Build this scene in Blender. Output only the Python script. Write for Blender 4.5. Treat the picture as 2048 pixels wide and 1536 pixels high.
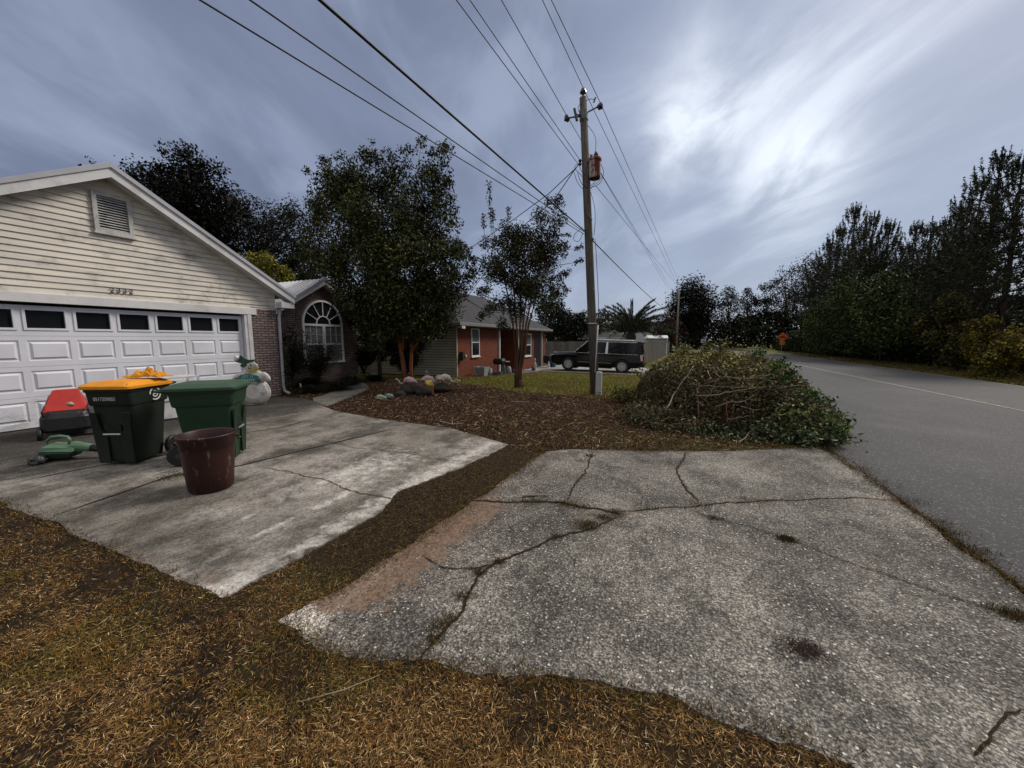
import bpy, bmesh, math, random
import numpy as np
from mathutils import Vector, Matrix, noise as mnoise
random.seed(7); RG = np.random.default_rng(11)
for o in list(bpy.data.objects): bpy.data.objects.remove(o)
SC = bpy.context.scene; COL = SC.collection
R = math.radians
# ------------------------------------------------------------------ camera
F, VX, HY, CH = 755.0, 1355.0, 678.0, 1.6
PIT = math.atan((768 - HY) / F); YAW = math.atan((VX - 1024) / math.hypot(F, 768 - HY))
f_ = Vector((-math.sin(YAW) * math.cos(PIT), math.cos(YAW) * math.cos(PIT), -math.sin(PIT)))
r_ = Vector((math.cos(YAW), math.sin(YAW), 0)); u_ = r_.cross(f_); CP = Vector((0, 0, CH))
cam = bpy.data.cameras.new('camera'); cam.sensor_width = 36; cam.lens = F / 2048 * 36
cam.clip_start = 0.05; cam.clip_end = 3000
co = bpy.data.objects.new('camera', cam); COL.objects.link(co)
m3 = Matrix((r_, u_, -f_)).transposed(); co.matrix_world = Matrix.Translation(CP) @ m3.to_4x4(); SC.camera = co
# ------------------------------------------------------------------ survey helpers (photo point -> place in the world)
def ray(x, y): return f_ * F + r_ * (x - 1024) + u_ * (768 - y)
def atX(x, y, X): d = ray(x, y); return CP + d * (X / d.x)
def atY(x, y, Y): d = ray(x, y); return CP + d * (Y / d.y)
def atD(x, y, D): return CP + ray(x, y) * (D / F)
def ss(a, b, x):
    t = min(1., max(0., (x - a) / (b - a))); return t * t * (3 - 2 * t)
def T(x, y): return -.38 * ss(10, 24, y) * ss(2.5, -1.5, x) - .003 * max(y, 0)
def G(x, y):
    z = 0.
    for i in range(30):
        d = ray(x, y); P = CP + d * ((z - CH) / d.z); z = .5 * z + .5 * T(P.x, P.y)
    return P
# ------------------------------------------------------------------ world
wd = bpy.data.worlds.new('World'); SC.world = wd; wd.use_nodes = True
nt = wd.node_tree; nt.nodes.clear(); N = nt.nodes.new; L = nt.links.new
SUN_EL, SUN_AZ = R(42), R(38)      # azimuth from +Y towards +X
out = N('ShaderNodeOutputWorld'); bg = N('ShaderNodeBackground'); L(bg.outputs[0], out.inputs[0])
tc = N('ShaderNodeTexCoord')
sky = N('ShaderNodeTexSky'); sky.sky_type = 'NISHITA'; sky.sun_disc = False; sky.sun_elevation = SUN_EL; sky.sun_rotation = SUN_AZ
def vm(op, a, b=None):
    n = N('ShaderNodeVectorMath'); n.operation = op
    for i, v in enumerate((a, b)):
        if v is None: continue
        if isinstance(v, (tuple, Vector)): n.inputs[i].default_value = tuple(v)
        else: L(v, n.inputs[i])
    return n
def ma(op, a, b=None, c=None, clamp=False):
    n = N('ShaderNodeMath'); n.operation = op; n.use_clamp = clamp
    for i, v in enumerate((a, b, c)):
        if v is None: continue
        if isinstance(v, (int, float)): n.inputs[i].default_value = v
        else: L(v, n.inputs[i])
    return n.outputs[0]
def mixc(fac, a, b, mode='MIX'):
    n = N('ShaderNodeMix'); n.data_type = 'RGBA'; n.blend_type = mode; n.clamp_factor = True
    if isinstance(fac, (int, float)): n.inputs[0].default_value = fac
    else: L(fac, n.inputs[0])
    for i, v in ((6, a), (7, b)):
        if isinstance(v, tuple): n.inputs[i].default_value = (*v[:3], 1)
        else: L(v, n.inputs[i])
    return n.outputs[2]
D0 = tc.outputs['Generated']
sep = N('ShaderNodeSeparateXYZ'); L(D0, sep.inputs[0])
zz = ma('ADD', ma('MAXIMUM', sep.outputs[2], 0.0), 0.22)
rot = R(118)   # cloud streets run away along this heading
du = vm('DOT_PRODUCT', D0, (math.cos(rot), math.sin(rot), 0)).outputs['Value']
dv = vm('DOT_PRODUCT', D0, (-math.sin(rot), math.cos(rot), 0)).outputs['Value']
cx = N('ShaderNodeCombineXYZ'); L(ma('MULTIPLY', ma('DIVIDE', du, zz), .50), cx.inputs[0]); L(ma('DIVIDE', dv, zz), cx.inputs[1])
def nz(vec, sc, det=4, ro=.5, dist=0.):
    n = N('ShaderNodeTexNoise'); L(vec, n.inputs['Vector']); n.inputs['Scale'].default_value = sc
    n.inputs['Detail'].default_value = det; n.inputs['Roughness'].default_value = ro; n.inputs['Distortion'].default_value = dist
    return n.outputs['Fac']
def smooth(v, a, b, lo=0., hi=1.):
    n = N('ShaderNodeMapRange'); n.interpolation_type = 'SMOOTHSTEP'; L(v, n.inputs[0])
    for i, q in enumerate((a, b, lo, hi)): n.inputs[i + 1].default_value = q
    return n.outputs[0]
n1 = nz(cx.outputs[0], 1.15, 5, .5, .6); n2 = nz(cx.outputs[0], 2.6, 6, .55, .5)
base = mixc(smooth(n1, .30, .72), (.122, .140, .208), (.235, .268, .385))
base = mixc(smooth(n2, .42, .72, 0, .55), base, (.33, .375, .49))
# brighter and paler towards the break in the cloud, on the sun's side
def lobe(px, py, k):
    d = ray(px, py).normalized()
    return ma('POWER', ma('MAXIMUM', vm('DOT_PRODUCT', D0, d).outputs['Value'], 0.), k)
wide = ma('MULTIPLY', lobe(1700, 330, 5.), .62)
base = mixc(wide, base, (.31, .36, .465))
br = ma('ADD', ma('ADD', lobe(1385, 265, 330.), ma('MULTIPLY', lobe(1470, 140, 160.), .26)), ma('ADD', ma('MULTIPLY', lobe(1590, 345, 260.), .75), ma('MULTIPLY', lobe(1660, 30, 40.), .4)))
br = ma('ADD', ma('MULTIPLY', br, smooth(n2, .36, .62, .25, 1.3)), ma('MULTIPLY', ma('MULTIPLY', lobe(1650, 260, 10.), .20), smooth(n2, .52, .70)))
base = mixc(ma('MINIMUM', br, 1.), base, (.74, .79, .86))
lowh = smooth(sep.outputs[2], 0.0, .22, .35, 0.)
base = mixc(lowh, base, (.26, .30, .42))
# overcast is brightest overhead; this unseen part is also warmed to light the scene
base = mixc(smooth(sep.outputs[2], .60, .92), base, (1.0, .92, .84))
base = mixc(smooth(sep.outputs[1], .1, -.5, 0., .6), base, (.66, .64, .62))  # unseen sky behind the camera, brightened as added fill light
skys = vm('SCALE', sky.outputs[0]); skys.inputs['Scale'].default_value = .02
fin = vm('ADD', base, None); L(skys.outputs[0], fin.inputs[1])
sc_ = vm('SCALE', fin.outputs[0]); sc_.inputs['Scale'].default_value = 1.0
L(sc_.outputs[0], bg.inputs[0]); bg.inputs[1].default_value = 0.95
sl = bpy.data.lights.new('sun', 'SUN'); sl.energy = 2.5; sl.angle = R(16); sl.color = (1, .93, .84)
so = bpy.data.objects.new('sun', sl); COL.objects.link(so)
sd = Vector((math.sin(SUN_AZ) * math.cos(SUN_EL), math.cos(SUN_AZ) * math.cos(SUN_EL), math.sin(SUN_EL)))
so.rotation_euler = (-sd).to_track_quat('-Z', 'Y').to_euler()
SC.view_settings.view_transform = 'Standard'; SC.view_settings.look = 'None'; SC.view_settings.exposure = 0.18
SC.view_settings.gamma = 1.0; SC.cycles.max_bounces = 5; SC.cycles.diffuse_bounces = 3; SC.cycles.use_denoising = True
# ------------------------------------------------------------------ materials
def lin(c):
    return tuple(((v / 255) / 12.92 if v / 255 < .04045 else ((v / 255 + .055) / 1.055) ** 2.4) for v in c)
class NT:
    def __init__(s, name):
        s.m = bpy.data.materials.new(name); s.m.use_nodes = True; s.t = s.m.node_tree
        s.b = s.t.nodes['Principled BSDF']; s.tc = s.n('ShaderNodeTexCoord'); s.o = s.tc.outputs['Object']
    def n(s, ty): return s.t.nodes.new(ty)
    def l(s, a, b): s.t.links.new(a, b)
    def put(s, sock, v):
        if isinstance(v, (int, float)): sock.default_value = v
        elif isinstance(v, tuple): sock.default_value = (*v, 1) if len(sock.default_value) == 4 and len(v) == 3 else v
        else: s.l(v, sock)
    def noise(s, sc, det=4, ro=.55, vec=None, dist=0., stretch=None):
        n = s.n('ShaderNodeTexNoise'); v = vec or s.o
        if stretch:
            mp = s.n('ShaderNodeMapping'); s.l(v, mp.inputs[0]); mp.inputs['Scale'].default_value = stretch; v = mp.outputs[0]
        s.l(v, n.inputs['Vector']); n.inputs['Scale'].default_value = sc; n.inputs['Detail'].default_value = det
        n.inputs['Roughness'].default_value = ro; n.inputs['Distortion'].default_value = dist; return n.outputs['Fac']
    def vor(s, sc, feat='F1', out='Distance', vec=None):
        n = s.n('ShaderNodeTexVoronoi'); n.feature = feat; s.l(vec or s.o, n.inputs['Vector']); n.inputs['Scale'].default_value = sc; return n.outputs[out]
    def mr(s, v, a, b, lo=0., hi=1.):
        n = s.n('ShaderNodeMapRange'); n.interpolation_type = 'SMOOTHSTEP'; s.l(v, n.inputs[0])
        for i, q in enumerate((a, b, lo, hi)): n.inputs[i + 1].default_value = q
        return n.outputs[0]
    def mix(s, f, a, b, mode='MIX'):
        n = s.n('ShaderNodeMix'); n.data_type = 'RGBA'; n.blend_type = mode; n.clamp_factor = True
        s.put(n.inputs[0], f); s.put(n.inputs[6], a); s.put(n.inputs[7], b); return n.outputs[2]
    def math(s, op, a, b=0., clamp=False):
        n = s.n('ShaderNodeMath'); n.operation = op; n.use_clamp = clamp; s.put(n.inputs[0], a); s.put(n.inputs[1], b); return n.outputs[0]
    def attr(s, name, out='Fac'):
        n = s.n('ShaderNodeAttribute'); n.attribute_name = name; return n.outputs[out]
    def bump(s, h, st=.5, d=.01):
        n = s.n('ShaderNodeBump'); s.l(h, n.inputs['Height']); n.inputs['Strength'].default_value = st; n.inputs['Distance'].default_value = d
        s.l(n.outputs[0], s.b.inputs['Normal'])
    def fin(s, col, rough=.6, spec=.3, metal=0.):
        s.put(s.b.inputs['Base Color'], col); s.put(s.b.inputs['Roughness'], rough); s.b.inputs['Specular IOR Level'].default_value = spec
        s.b.inputs['Metallic'].default_value = metal; return s.m
MATS = {}
def pm(name, c, c2=None, sc=6., rough=.6, spec=.3, metal=0., bump=.15, bsc=60., dirt=0., stretch=None):
    """painted / plastic / wood surface with mottling, fine bump"""
    if name in MATS: return MATS[name]
    k = NT(name); c2 = c2 or tuple(v * .72 for v in c)
    col = k.mix(k.mr(k.noise(sc, 5, .6, stretch=stretch), .3, .7), c, c2)
    if dirt: col = k.mix(k.mr(k.noise(sc * .7, 6, .65), .48, .75, 0, dirt), col, (.045, .035, .025))
    if bump: k.bump(k.noise(bsc, 3, .5, stretch=stretch), bump, .004)
    r = k.mr(k.noise(sc * 2, 3), .3, .7, max(0, rough - .08), min(1, rough + .1))
    MATS[name] = k.fin(col, r, spec, metal); return MATS[name]
def leafmat(name, rough=.6, spec=.25):
    if name in MATS: return MATS[name]
    k = NT(name); MATS[name] = k.fin(k.attr('Col', 'Color'), rough, spec); return MATS[name]
def brickmat(name, c1, c2, mortar, axes, sx=.205, sz=.067, ms=.010, dirt=.3):
    if name in MATS: return MATS[name]
    k = NT(name); sp = k.n('ShaderNodeSeparateXYZ'); k.l(k.o, sp.inputs[0]); cb = k.n('ShaderNodeCombineXYZ')
    k.l(sp.outputs[axes[0]], cb.inputs[0]); k.l(sp.outputs[axes[1]], cb.inputs[1])
    b = k.n('ShaderNodeTexBrick'); k.l(cb.outputs[0], b.inputs['Vector']); b.inputs['Color1'].default_value = (*c1, 1); b.inputs['Color2'].default_value = (*c2, 1)
    b.inputs['Mortar'].default_value = (*mortar, 1); b.inputs['Scale'].default_value = 1; b.inputs['Brick Width'].default_value = sx
    b.inputs['Row Height'].default_value = sz; b.inputs['Mortar Size'].default_value = ms; b.inputs['Mortar Smooth'].default_value = .15; b.inputs['Bias'].default_value = -.1
    col = k.mix(k.mr(k.noise(25, 4), .3, .75, 0, .35), b.outputs['Color'], tuple(v * .45 for v in c2))
    col = k.mix(k.mr(k.noise(1.3, 6, .65), .45, .8, 0, dirt), col, (.02, .018, .016))
    inv = k.math('SUBTRACT', 1., b.outputs['Fac']); k.bump(k.math('ADD', inv, k.math('MULTIPLY', k.noise(90, 3), .25)), .8, .006)
    MATS[name] = k.fin(col, .85, .2); return MATS[name]
def glassmat(name='window_glass', c=(.008, .009, .011), rough=.06):
    if name in MATS: return MATS[name]
    k = NT(name); MATS[name] = k.fin(k.mix(k.noise(3), c, tuple(v * 1.6 for v in c)), rough, .5); return MATS[name]
# ------------------------------------------------------------------ mesh builder
class MB:
    def __init__(s): s.v = []; s.f = []
    def add(s, vs, fs):
        b = len(s.v); s.v += [tuple(p) for p in vs]; s.f += [tuple(i + b for i in f) for f in fs]; return s
    def poly(s, pts): return s.add(pts, [range(len(pts))])
    def box(s, x0, x1, y0, y1, z0, z1):
        return s.add([(x, y, z) for z in (z0, z1) for (x, y) in ((x0, y0), (x1, y0), (x1, y1), (x0, y1))],
                     [(3, 2, 1, 0), (4, 5, 6, 7), (0, 1, 5, 4), (1, 2, 6, 5), (2, 3, 7, 6), (3, 0, 4, 7)])
    def obox(s, c, ax, ay, az, hx, hy, hz):
        c = Vector(c); P = []
        for k in (-1, 1):
            for i, j in ((-1, -1), (1, -1), (1, 1), (-1, 1)): P.append(c + ax * hx * i + ay * hy * j + az * hz * k)
        return s.add(P, [(3, 2, 1, 0), (4, 5, 6, 7), (0, 1, 5, 4), (1, 2, 6, 5), (2, 3, 7, 6), (3, 0, 4, 7)])
    def beam(s, a, b, w, h, up=(0, 0, 1)):
        a = Vector(a); b = Vector(b); d = (b - a); L_ = d.length; d.normalize(); sx = d.cross(Vector(up)).normalized(); uz = sx.cross(d)
        return s.obox((a + b) / 2, d, sx, uz, L_ / 2, w / 2, h / 2)
    def prism(s, pts, off):
        """closed outline pts (3D, planar) pushed by off"""
        n = len(pts); off = Vector(off); P = [Vector(p) for p in pts]; Q = [p + off for p in P]
        return s.add(P + Q, [tuple(range(n))[::-1], tuple(range(n, 2 * n))] + [(i, (i + 1) % n, n + (i + 1) % n, n + i) for i in range(n)])
    def tube(s, pts, rad, n=6, cap=True):
        pts = [Vector(p) for p in pts]
        if isinstance(rad, (int, float)): rad = [rad] * len(pts)
        b = len(s.v); up = Vector((0, 0, 1))
        for i, p in enumerate(pts):
            d = (pts[min(i + 1, len(pts) - 1)] - pts[max(i - 1, 0)])
            if d.length < 1e-9: d = Vector((0, 0, 1))
            d.normalize(); a = d.cross(up if abs(d.z) < .95 else Vector((1, 0, 0))).normalized(); c = a.cross(d)
            for k in range(n):
                t = 2 * math.pi * k / n; s.v.append(tuple(p + (a * math.cos(t) + c * math.sin(t)) * rad[i]))
        for i in range(len(pts) - 1):
            for k in range(n): s.f.append((b + i * n + k, b + i * n + (k + 1) % n, b + (i + 1) * n + (k + 1) % n, b + (i + 1) * n + k))
        if cap: s.f.append(tuple(b + k for k in range(n))[::-1]); s.f.append(tuple(b + (len(pts) - 1) * n + k for k in range(n)))
        return s
    def lathe(s, prof, c=(0, 0, 0), n=16, axis='z', sc=(1, 1), cap=True):
        b = len(s.v); c = Vector(c)
        for r, h in prof:
            for k in range(n):
                t = 2 * math.pi * k / n; x, y = r * math.cos(t) * sc[0], r * math.sin(t) * sc[1]
                s.v.append(tuple(c + Vector({'z': (x, y, h), 'y': (x, h, y), 'x': (h, x, y)}[axis])))
        for i in range(len(prof) - 1):
            for k in range(n): s.f.append((b + i * n + k, b + i * n + (k + 1) % n, b + (i + 1) * n + (k + 1) % n, b + (i + 1) * n + k))
        if cap and prof[0][0] > 1e-6: s.f.append(tuple(b + k for k in range(n))[::-1])
        if cap and prof[-1][0] > 1e-6: s.f.append(tuple(b + (len(prof) - 1) * n + k for k in range(n)))
        return s
    def rings(s, rings, cap=(True, True)):
        n = len(rings[0]); b = len(s.v)
        for r in rings: s.v += [tuple(p) for p in r]
        for i in range(len(rings) - 1):
            for k in range(n): s.f.append((b + i * n + k, b + i * n + (k + 1) % n, b + (i + 1) * n + (k + 1) % n, b + (i + 1) * n + k))
        if cap[0]: s.f.append(tuple(b + k for k in range(n))[::-1])
        if cap[1]: s.f.append(tuple(b + (len(rings) - 1) * n + k for k in range(n)))
        return s
    def blob(s, c, r, seed=0, amp=.25, lv=2, fr=1.5):
        bm = bmesh.new(); bmesh.ops.create_icosphere(bm, subdivisions=lv, radius=1); c = Vector(c); r = Vector(r if isinstance(r, tuple) else (r, r, r))
        vs = []
        for v in bm.verts:
            k = 1 + amp * mnoise.noise(v.co * fr + Vector((seed * 3.1, seed, 0))); vs.append(c + Vector((v.co.x * r.x, v.co.y * r.y, v.co.z * r.z)) * k)
        fs = [tuple(q.index for q in f.verts) for f in bm.faces]; bm.free(); return s.add(vs, fs)
    def build(s, name, mat, parent=None, smooth=False, bevel=0., world=True, fixn=True, seg=2):
        me = bpy.data.meshes.new(name); me.from_pydata(s.v, [], s.f); me.validate()
        if fixn:
            bm = bmesh.new(); bm.from_mesh(me); bmesh.ops.recalc_face_normals(bm, faces=bm.faces); bm.to_mesh(me); bm.free()
        if smooth: me.polygons.foreach_set('use_smooth', [True] * len(me.polygons))
        me.materials.append(mat); return link(name, me, parent, world, bevel, seg)
def link(name, me, parent=None, world=True, bevel=0., seg=2):
    o = bpy.data.objects.new(name, me); COL.objects.link(o)
    if parent is not None:
        o.parent = parent
        if world: o.matrix_parent_inverse = wm_of(parent).inverted()
    if bevel:
        b = o.modifiers.new('bevel', 'BEVEL'); b.width = bevel; b.segments = seg; b.limit_method = 'ANGLE'; b.angle_limit = R(40)
    return o
def wm_of(o):
    return o.matrix_basis.copy() if o.parent is None else wm_of(o.parent) @ o.matrix_parent_inverse @ o.matrix_basis
def tag(o, label=None, cat=None, group=None, kind=None):
    if label: o['label'] = label
    if cat: o['category'] = cat
    if group: o['group'] = group
    if kind: o['kind'] = kind
    return o
def thing(name, label, cat, loc=(0, 0, 0), rz=0., group=None, ry=0.):
    o = bpy.data.objects.new(name, None); COL.objects.link(o); o.location = loc; o.rotation_euler = (0, ry, rz); o.empty_display_size = .2
    return tag(o, label, cat, group)
# mass meshes (leaves, blades) straight from arrays
def quads(name, P, cols, mat, parent=None, world=True, kind=None):
    """P (n,4,3) corner points, cols (n,3)"""
    n = len(P); me = bpy.data.meshes.new(name); me.vertices.add(n * 4); me.vertices.foreach_set('co', P.astype(np.float32).ravel())
    me.loops.add(n * 4); me.loops.foreach_set('vertex_index', np.arange(n * 4, dtype=np.int32))
    me.polygons.add(n); me.polygons.foreach_set('loop_start', np.arange(0, n * 4, 4, dtype=np.int32)); me.polygons.foreach_set('loop_total', np.full(n, 4, dtype=np.int32))
    me.update(); a = me.color_attributes.new('Col', 'FLOAT_COLOR', 'POINT')
    c4 = np.ones((n, 4, 4), np.float32); c4[:, :, :3] = cols[:, None, :]; a.data.foreach_set('color', c4.ravel()); me.materials.append(mat)
    o = link(name, me, parent, world)
    if kind: o['kind'] = kind
    return o
def rnd_unit(n):
    v = RG.normal(size=(n, 3)); return v / np.linalg.norm(v, axis=1, keepdims=True)
def leafquads(C, size, aspect=.5, up=.0, svar=.35, droop=0.):
    """diamond leaves at C with random orientation; up>0 biases normals upward"""
    n = len(C); nrm = rnd_unit(n); nrm[:, 2] = nrm[:, 2] * (1 - up) + up * np.sign(nrm[:, 2] + 1e-9) * 1.2; nrm /= np.linalg.norm(nrm, axis=1, keepdims=True)
    t = rnd_unit(n); t[:, 2] -= droop; a = t - (t * nrm).sum(1, keepdims=True) * nrm; a /= np.linalg.norm(a, axis=1, keepdims=True) + 1e-9; b = np.cross(nrm, a)
    s = (size * (1 + svar * RG.uniform(-1, 1, (n, 1)))); w = s * aspect * .5
    P = np.stack([C - a * s * .5, C + b * w - a * s * .05 + nrm * s * .08, C + a * s * .5, C - b * w - a * s * .05 + nrm * s * .08], 1)
    return P
def pal(n, cs, w=None, var=.25):
    cs = np.array(cs, float); w = None if w is None else np.array(w, float) / sum(w); i = RG.choice(len(cs), n, p=w)
    return np.clip(cs[i] * (1 + var * RG.uniform(-1, 1, (n, 1))), 0, 1)
def text(name, body, size, mat, loc, xdir, up, parent=None, ext=.004, world=True, sx=1.):
    cu = bpy.data.curves.new(name, 'FONT'); cu.body = body; cu.size = size; cu.extrude = ext; cu.align_x = 'CENTER'; cu.align_y = 'CENTER'
    to = bpy.data.objects.new('tmp', cu); COL.objects.link(to); dg = bpy.context.evaluated_depsgraph_get(); me = bpy.data.meshes.new_from_object(to.evaluated_get(dg))
    bpy.data.objects.remove(to); X = Vector(xdir).normalized(); U = Vector(up).normalized(); Z = X.cross(U)
    M = Matrix((X * sx, U, Z)).transposed().to_4x4(); M.translation = Vector(loc); me.transform(M); me.materials.clear(); me.materials.append(mat); me.name = name
    return link(name, me, parent, world)
# ================================================================== GROUND, SLABS, ROAD
def inpoly(pts, x, y):
    """vectorised point-in-polygon; x,y arrays"""
    x = np.asarray(x); y = np.asarray(y); r = np.zeros(x.shape, bool); n = len(pts)
    for i in range(n):
        x0, y0 = pts[i]; x1, y1 = pts[(i + 1) % n]
        if y0 == y1: continue
        c = ((y0 > y) != (y1 > y)) & (x < (x1 - x0) * (y - y0) / (y1 - y0) + x0); r ^= c
    return r
def polydist(pts, x, y, closed=True):
    d = np.full(np.shape(x), 1e9); n = len(pts)
    for i in range(n if closed else n - 1):
        ax, ay = pts[i]; bx, by = pts[(i + 1) % n]; dx, dy = bx - ax, by - ay; L2 = dx * dx + dy * dy + 1e-12
        t = np.clip(((x - ax) * dx + (y - ay) * dy) / L2, 0, 1); d = np.minimum(d, np.hypot(x - ax - t * dx, y - ay - t * dy))
    return d
def jag(pts, step=.12, amp=.02, closed=True, seed=0):
    out = []; n = len(pts)
    for i in range(n if closed else n - 1):
        a = Vector(pts[i]).to_2d() if len(pts[i]) > 2 else Vector(pts[i]); b = Vector(pts[(i + 1) % n][:2]); k = max(1, int((b - a).length / step)); d = (b - a); nn = Vector((-d.y, d.x)).normalized()
        for j in range(k):
            p = a + d * j / k; q = amp * (mnoise.noise(Vector((p.x * 2.2, p.y * 2.2, seed))) * 1.6 + mnoise.noise(Vector((p.x * 9, p.y * 9, seed + 5))) * .7 + mnoise.noise(Vector((p.x * 31, p.y * 31, seed + 9))) * .5)
            out.append((p.x + nn.x * q, p.y + nn.y * q))
    if not closed: out.append(tuple(pts[-1][:2]))
    return out
def P2(l): return [tuple(G(x, y)[:2]) for x, y in l]
Tn = lambda x, y: T(x, y)
def ssn(a, b, x): t = np.clip((x - a) / (b - a), 0, 1); return t * t * (3 - 2 * t)
def TN(x, y): return -.38 * ssn(10, 24, y) * ssn(2.5, -1.5, x) - .003 * np.maximum(y, 0)
# outlines surveyed on the ground plane
DRIVE = [(-2.49, 1.26), (-2.44, 2.6), (-2.62, 3.0), (-2.40, 3.9), (-2.27, 5.1), (-3.7, 5.66), (-5.37, 5.78), (-6.7, 5.98), (-7.5, 6.25), (-8.1, 6.62), (-8.9, 6.95), (-10.42, 7.0), (-10.42, 1.2), (-6.22, 1.24)]
nearedge = P2([(560, 1245), (640, 1300), (700, 1318), (770, 1330), (850, 1335), (960, 1350), (1060, 1360), (1150, 1372), (1240, 1395), (1340, 1400), (1400, 1432), (1500, 1462), (1600, 1490), (1700, 1536)])
leftedge = P2([(1090, 905), (1020, 955), (940, 1010), (850, 1075), (735, 1150), (640, 1205)])
faredge = P2([(1640, 897), (1560, 899), (1450, 904), (1380, 906), (1250, 903), (1170, 900)])
APRON = nearedge + [(1.2, .9), (2.06, .5)] + [(2.06, 2.2), (2.08, 3.3), (2.05, 4.2), (2.1, 5.3), (2.16, 6.1), (2.02, 6.7)] + faredge + leftedge
drive_j = jag(DRIVE, .035, .026, seed=1); apron_j = jag(APRON, .035, .034, seed=2)
def slab(name, outline, z, th, mat, step=.1, fn=None, x_off=0):
    xs = [p[0] for p in outline]; ys = [p[1] for p in outline]; n0 = len(outline)
    gx, gy = np.meshgrid(np.arange(min(xs), max(xs), step), np.arange(min(ys), max(ys), step)); gx = gx.ravel() + RG.uniform(-.2, .2, gx.size) * step; gy = gy.ravel() + RG.uniform(-.2, .2, gy.size) * step
    kk = inpoly(outline, gx, gy) & (polydist(outline, gx, gy) > step * .4)
    from mathutils.geometry import delaunay_2d_cdt
    V2, _, F2, *_r = delaunay_2d_cdt([Vector(p) for p in outline] + [Vector(p) for p in zip(gx[kk], gy[kk])], [(i, (i + 1) % n0) for i in range(n0)], [], 1, 1e-6)
    bm = bmesh.new(); vs = [bm.verts.new((p.x, p.y, 0)) for p in V2]
    for f in F2: bm.faces.new([vs[i] for i in f])
    for v in bm.verts: v.co.z = z + T(v.co.x, v.co.y) + .006 * mnoise.noise(v.co * .9)
    bmesh.ops.recalc_face_normals(bm, faces=bm.faces)
    if bm.faces[:][0].normal.z < 0: bmesh.ops.reverse_faces(bm, faces=bm.faces[:])
    be = [e for e in bm.edges if e.is_boundary]; r = bmesh.ops.extrude_edge_only(bm, edges=be)
    for v in [g for g in r['geom'] if isinstance(g, bmesh.types.BMVert)]: v.co.z -= th
    me = bpy.data.meshes.new(name); bm.to_mesh(me); bm.free(); n = len(me.vertices)
    c = np.zeros(n * 3); me.vertices.foreach_get('co', c); c = c.reshape(-1, 3); x, y = c[:, 0], c[:, 1]
    a = me.attributes.new('edge', 'FLOAT', 'POINT'); a.data.foreach_set('value', np.minimum(polydist(outline, x, y), 9.).astype(np.float32))
    if fn:
        for k, v in fn(x, y).items(): me.attributes.new(k, 'FLOAT', 'POINT').data.foreach_set('value', v.astype(np.float32))
    me.materials.append(mat); return tag(link(name, me), kind='structure')
# --- materials
def ground_mat():
    k = NT('soil_and_grass'); g = k.attr('green'); m = k.attr('mulch')
    n1 = k.noise(1.1, 6, .6); n2 = k.noise(14, 5, .6); n3 = k.noise(75, 3, .6)
    soil = k.mix(k.mr(n2, .3, .72), (.012, .0085, .005), (.040, .026, .014)); soil = k.mix(k.mr(n1, .5, .75, 0, .8), soil, (.040, .036, .012))
    grs = k.mix(k.mr(n2, .3, .7), (.060, .068, .014), (.135, .120, .028)); grs = k.mix(k.mr(n1, .45, .75, 0, .6), grs, (.115, .078, .026))
    mul = k.mix(k.mr(n3, .3, .7), (.016, .010, .006), (.058, .034, .020)); mul = k.mix(k.mr(n2, .5, .8, 0, .7), mul, (.085, .055, .03))
    col = k.mix(k.mr(k.math('ADD', m, k.math('MULTIPLY', k.math('SUBTRACT', n2, .5), .9)), .35, .65), soil, mul)
    col = k.mix(k.mr(k.math('ADD', g, k.math('MULTIPLY', k.math('SUBTRACT', n2, .5), .9)), .35, .65), col, grs)
    k.bump(k.math('ADD', n3, n2), .9, .03); return k.fin(col, .95, .1)
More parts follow.
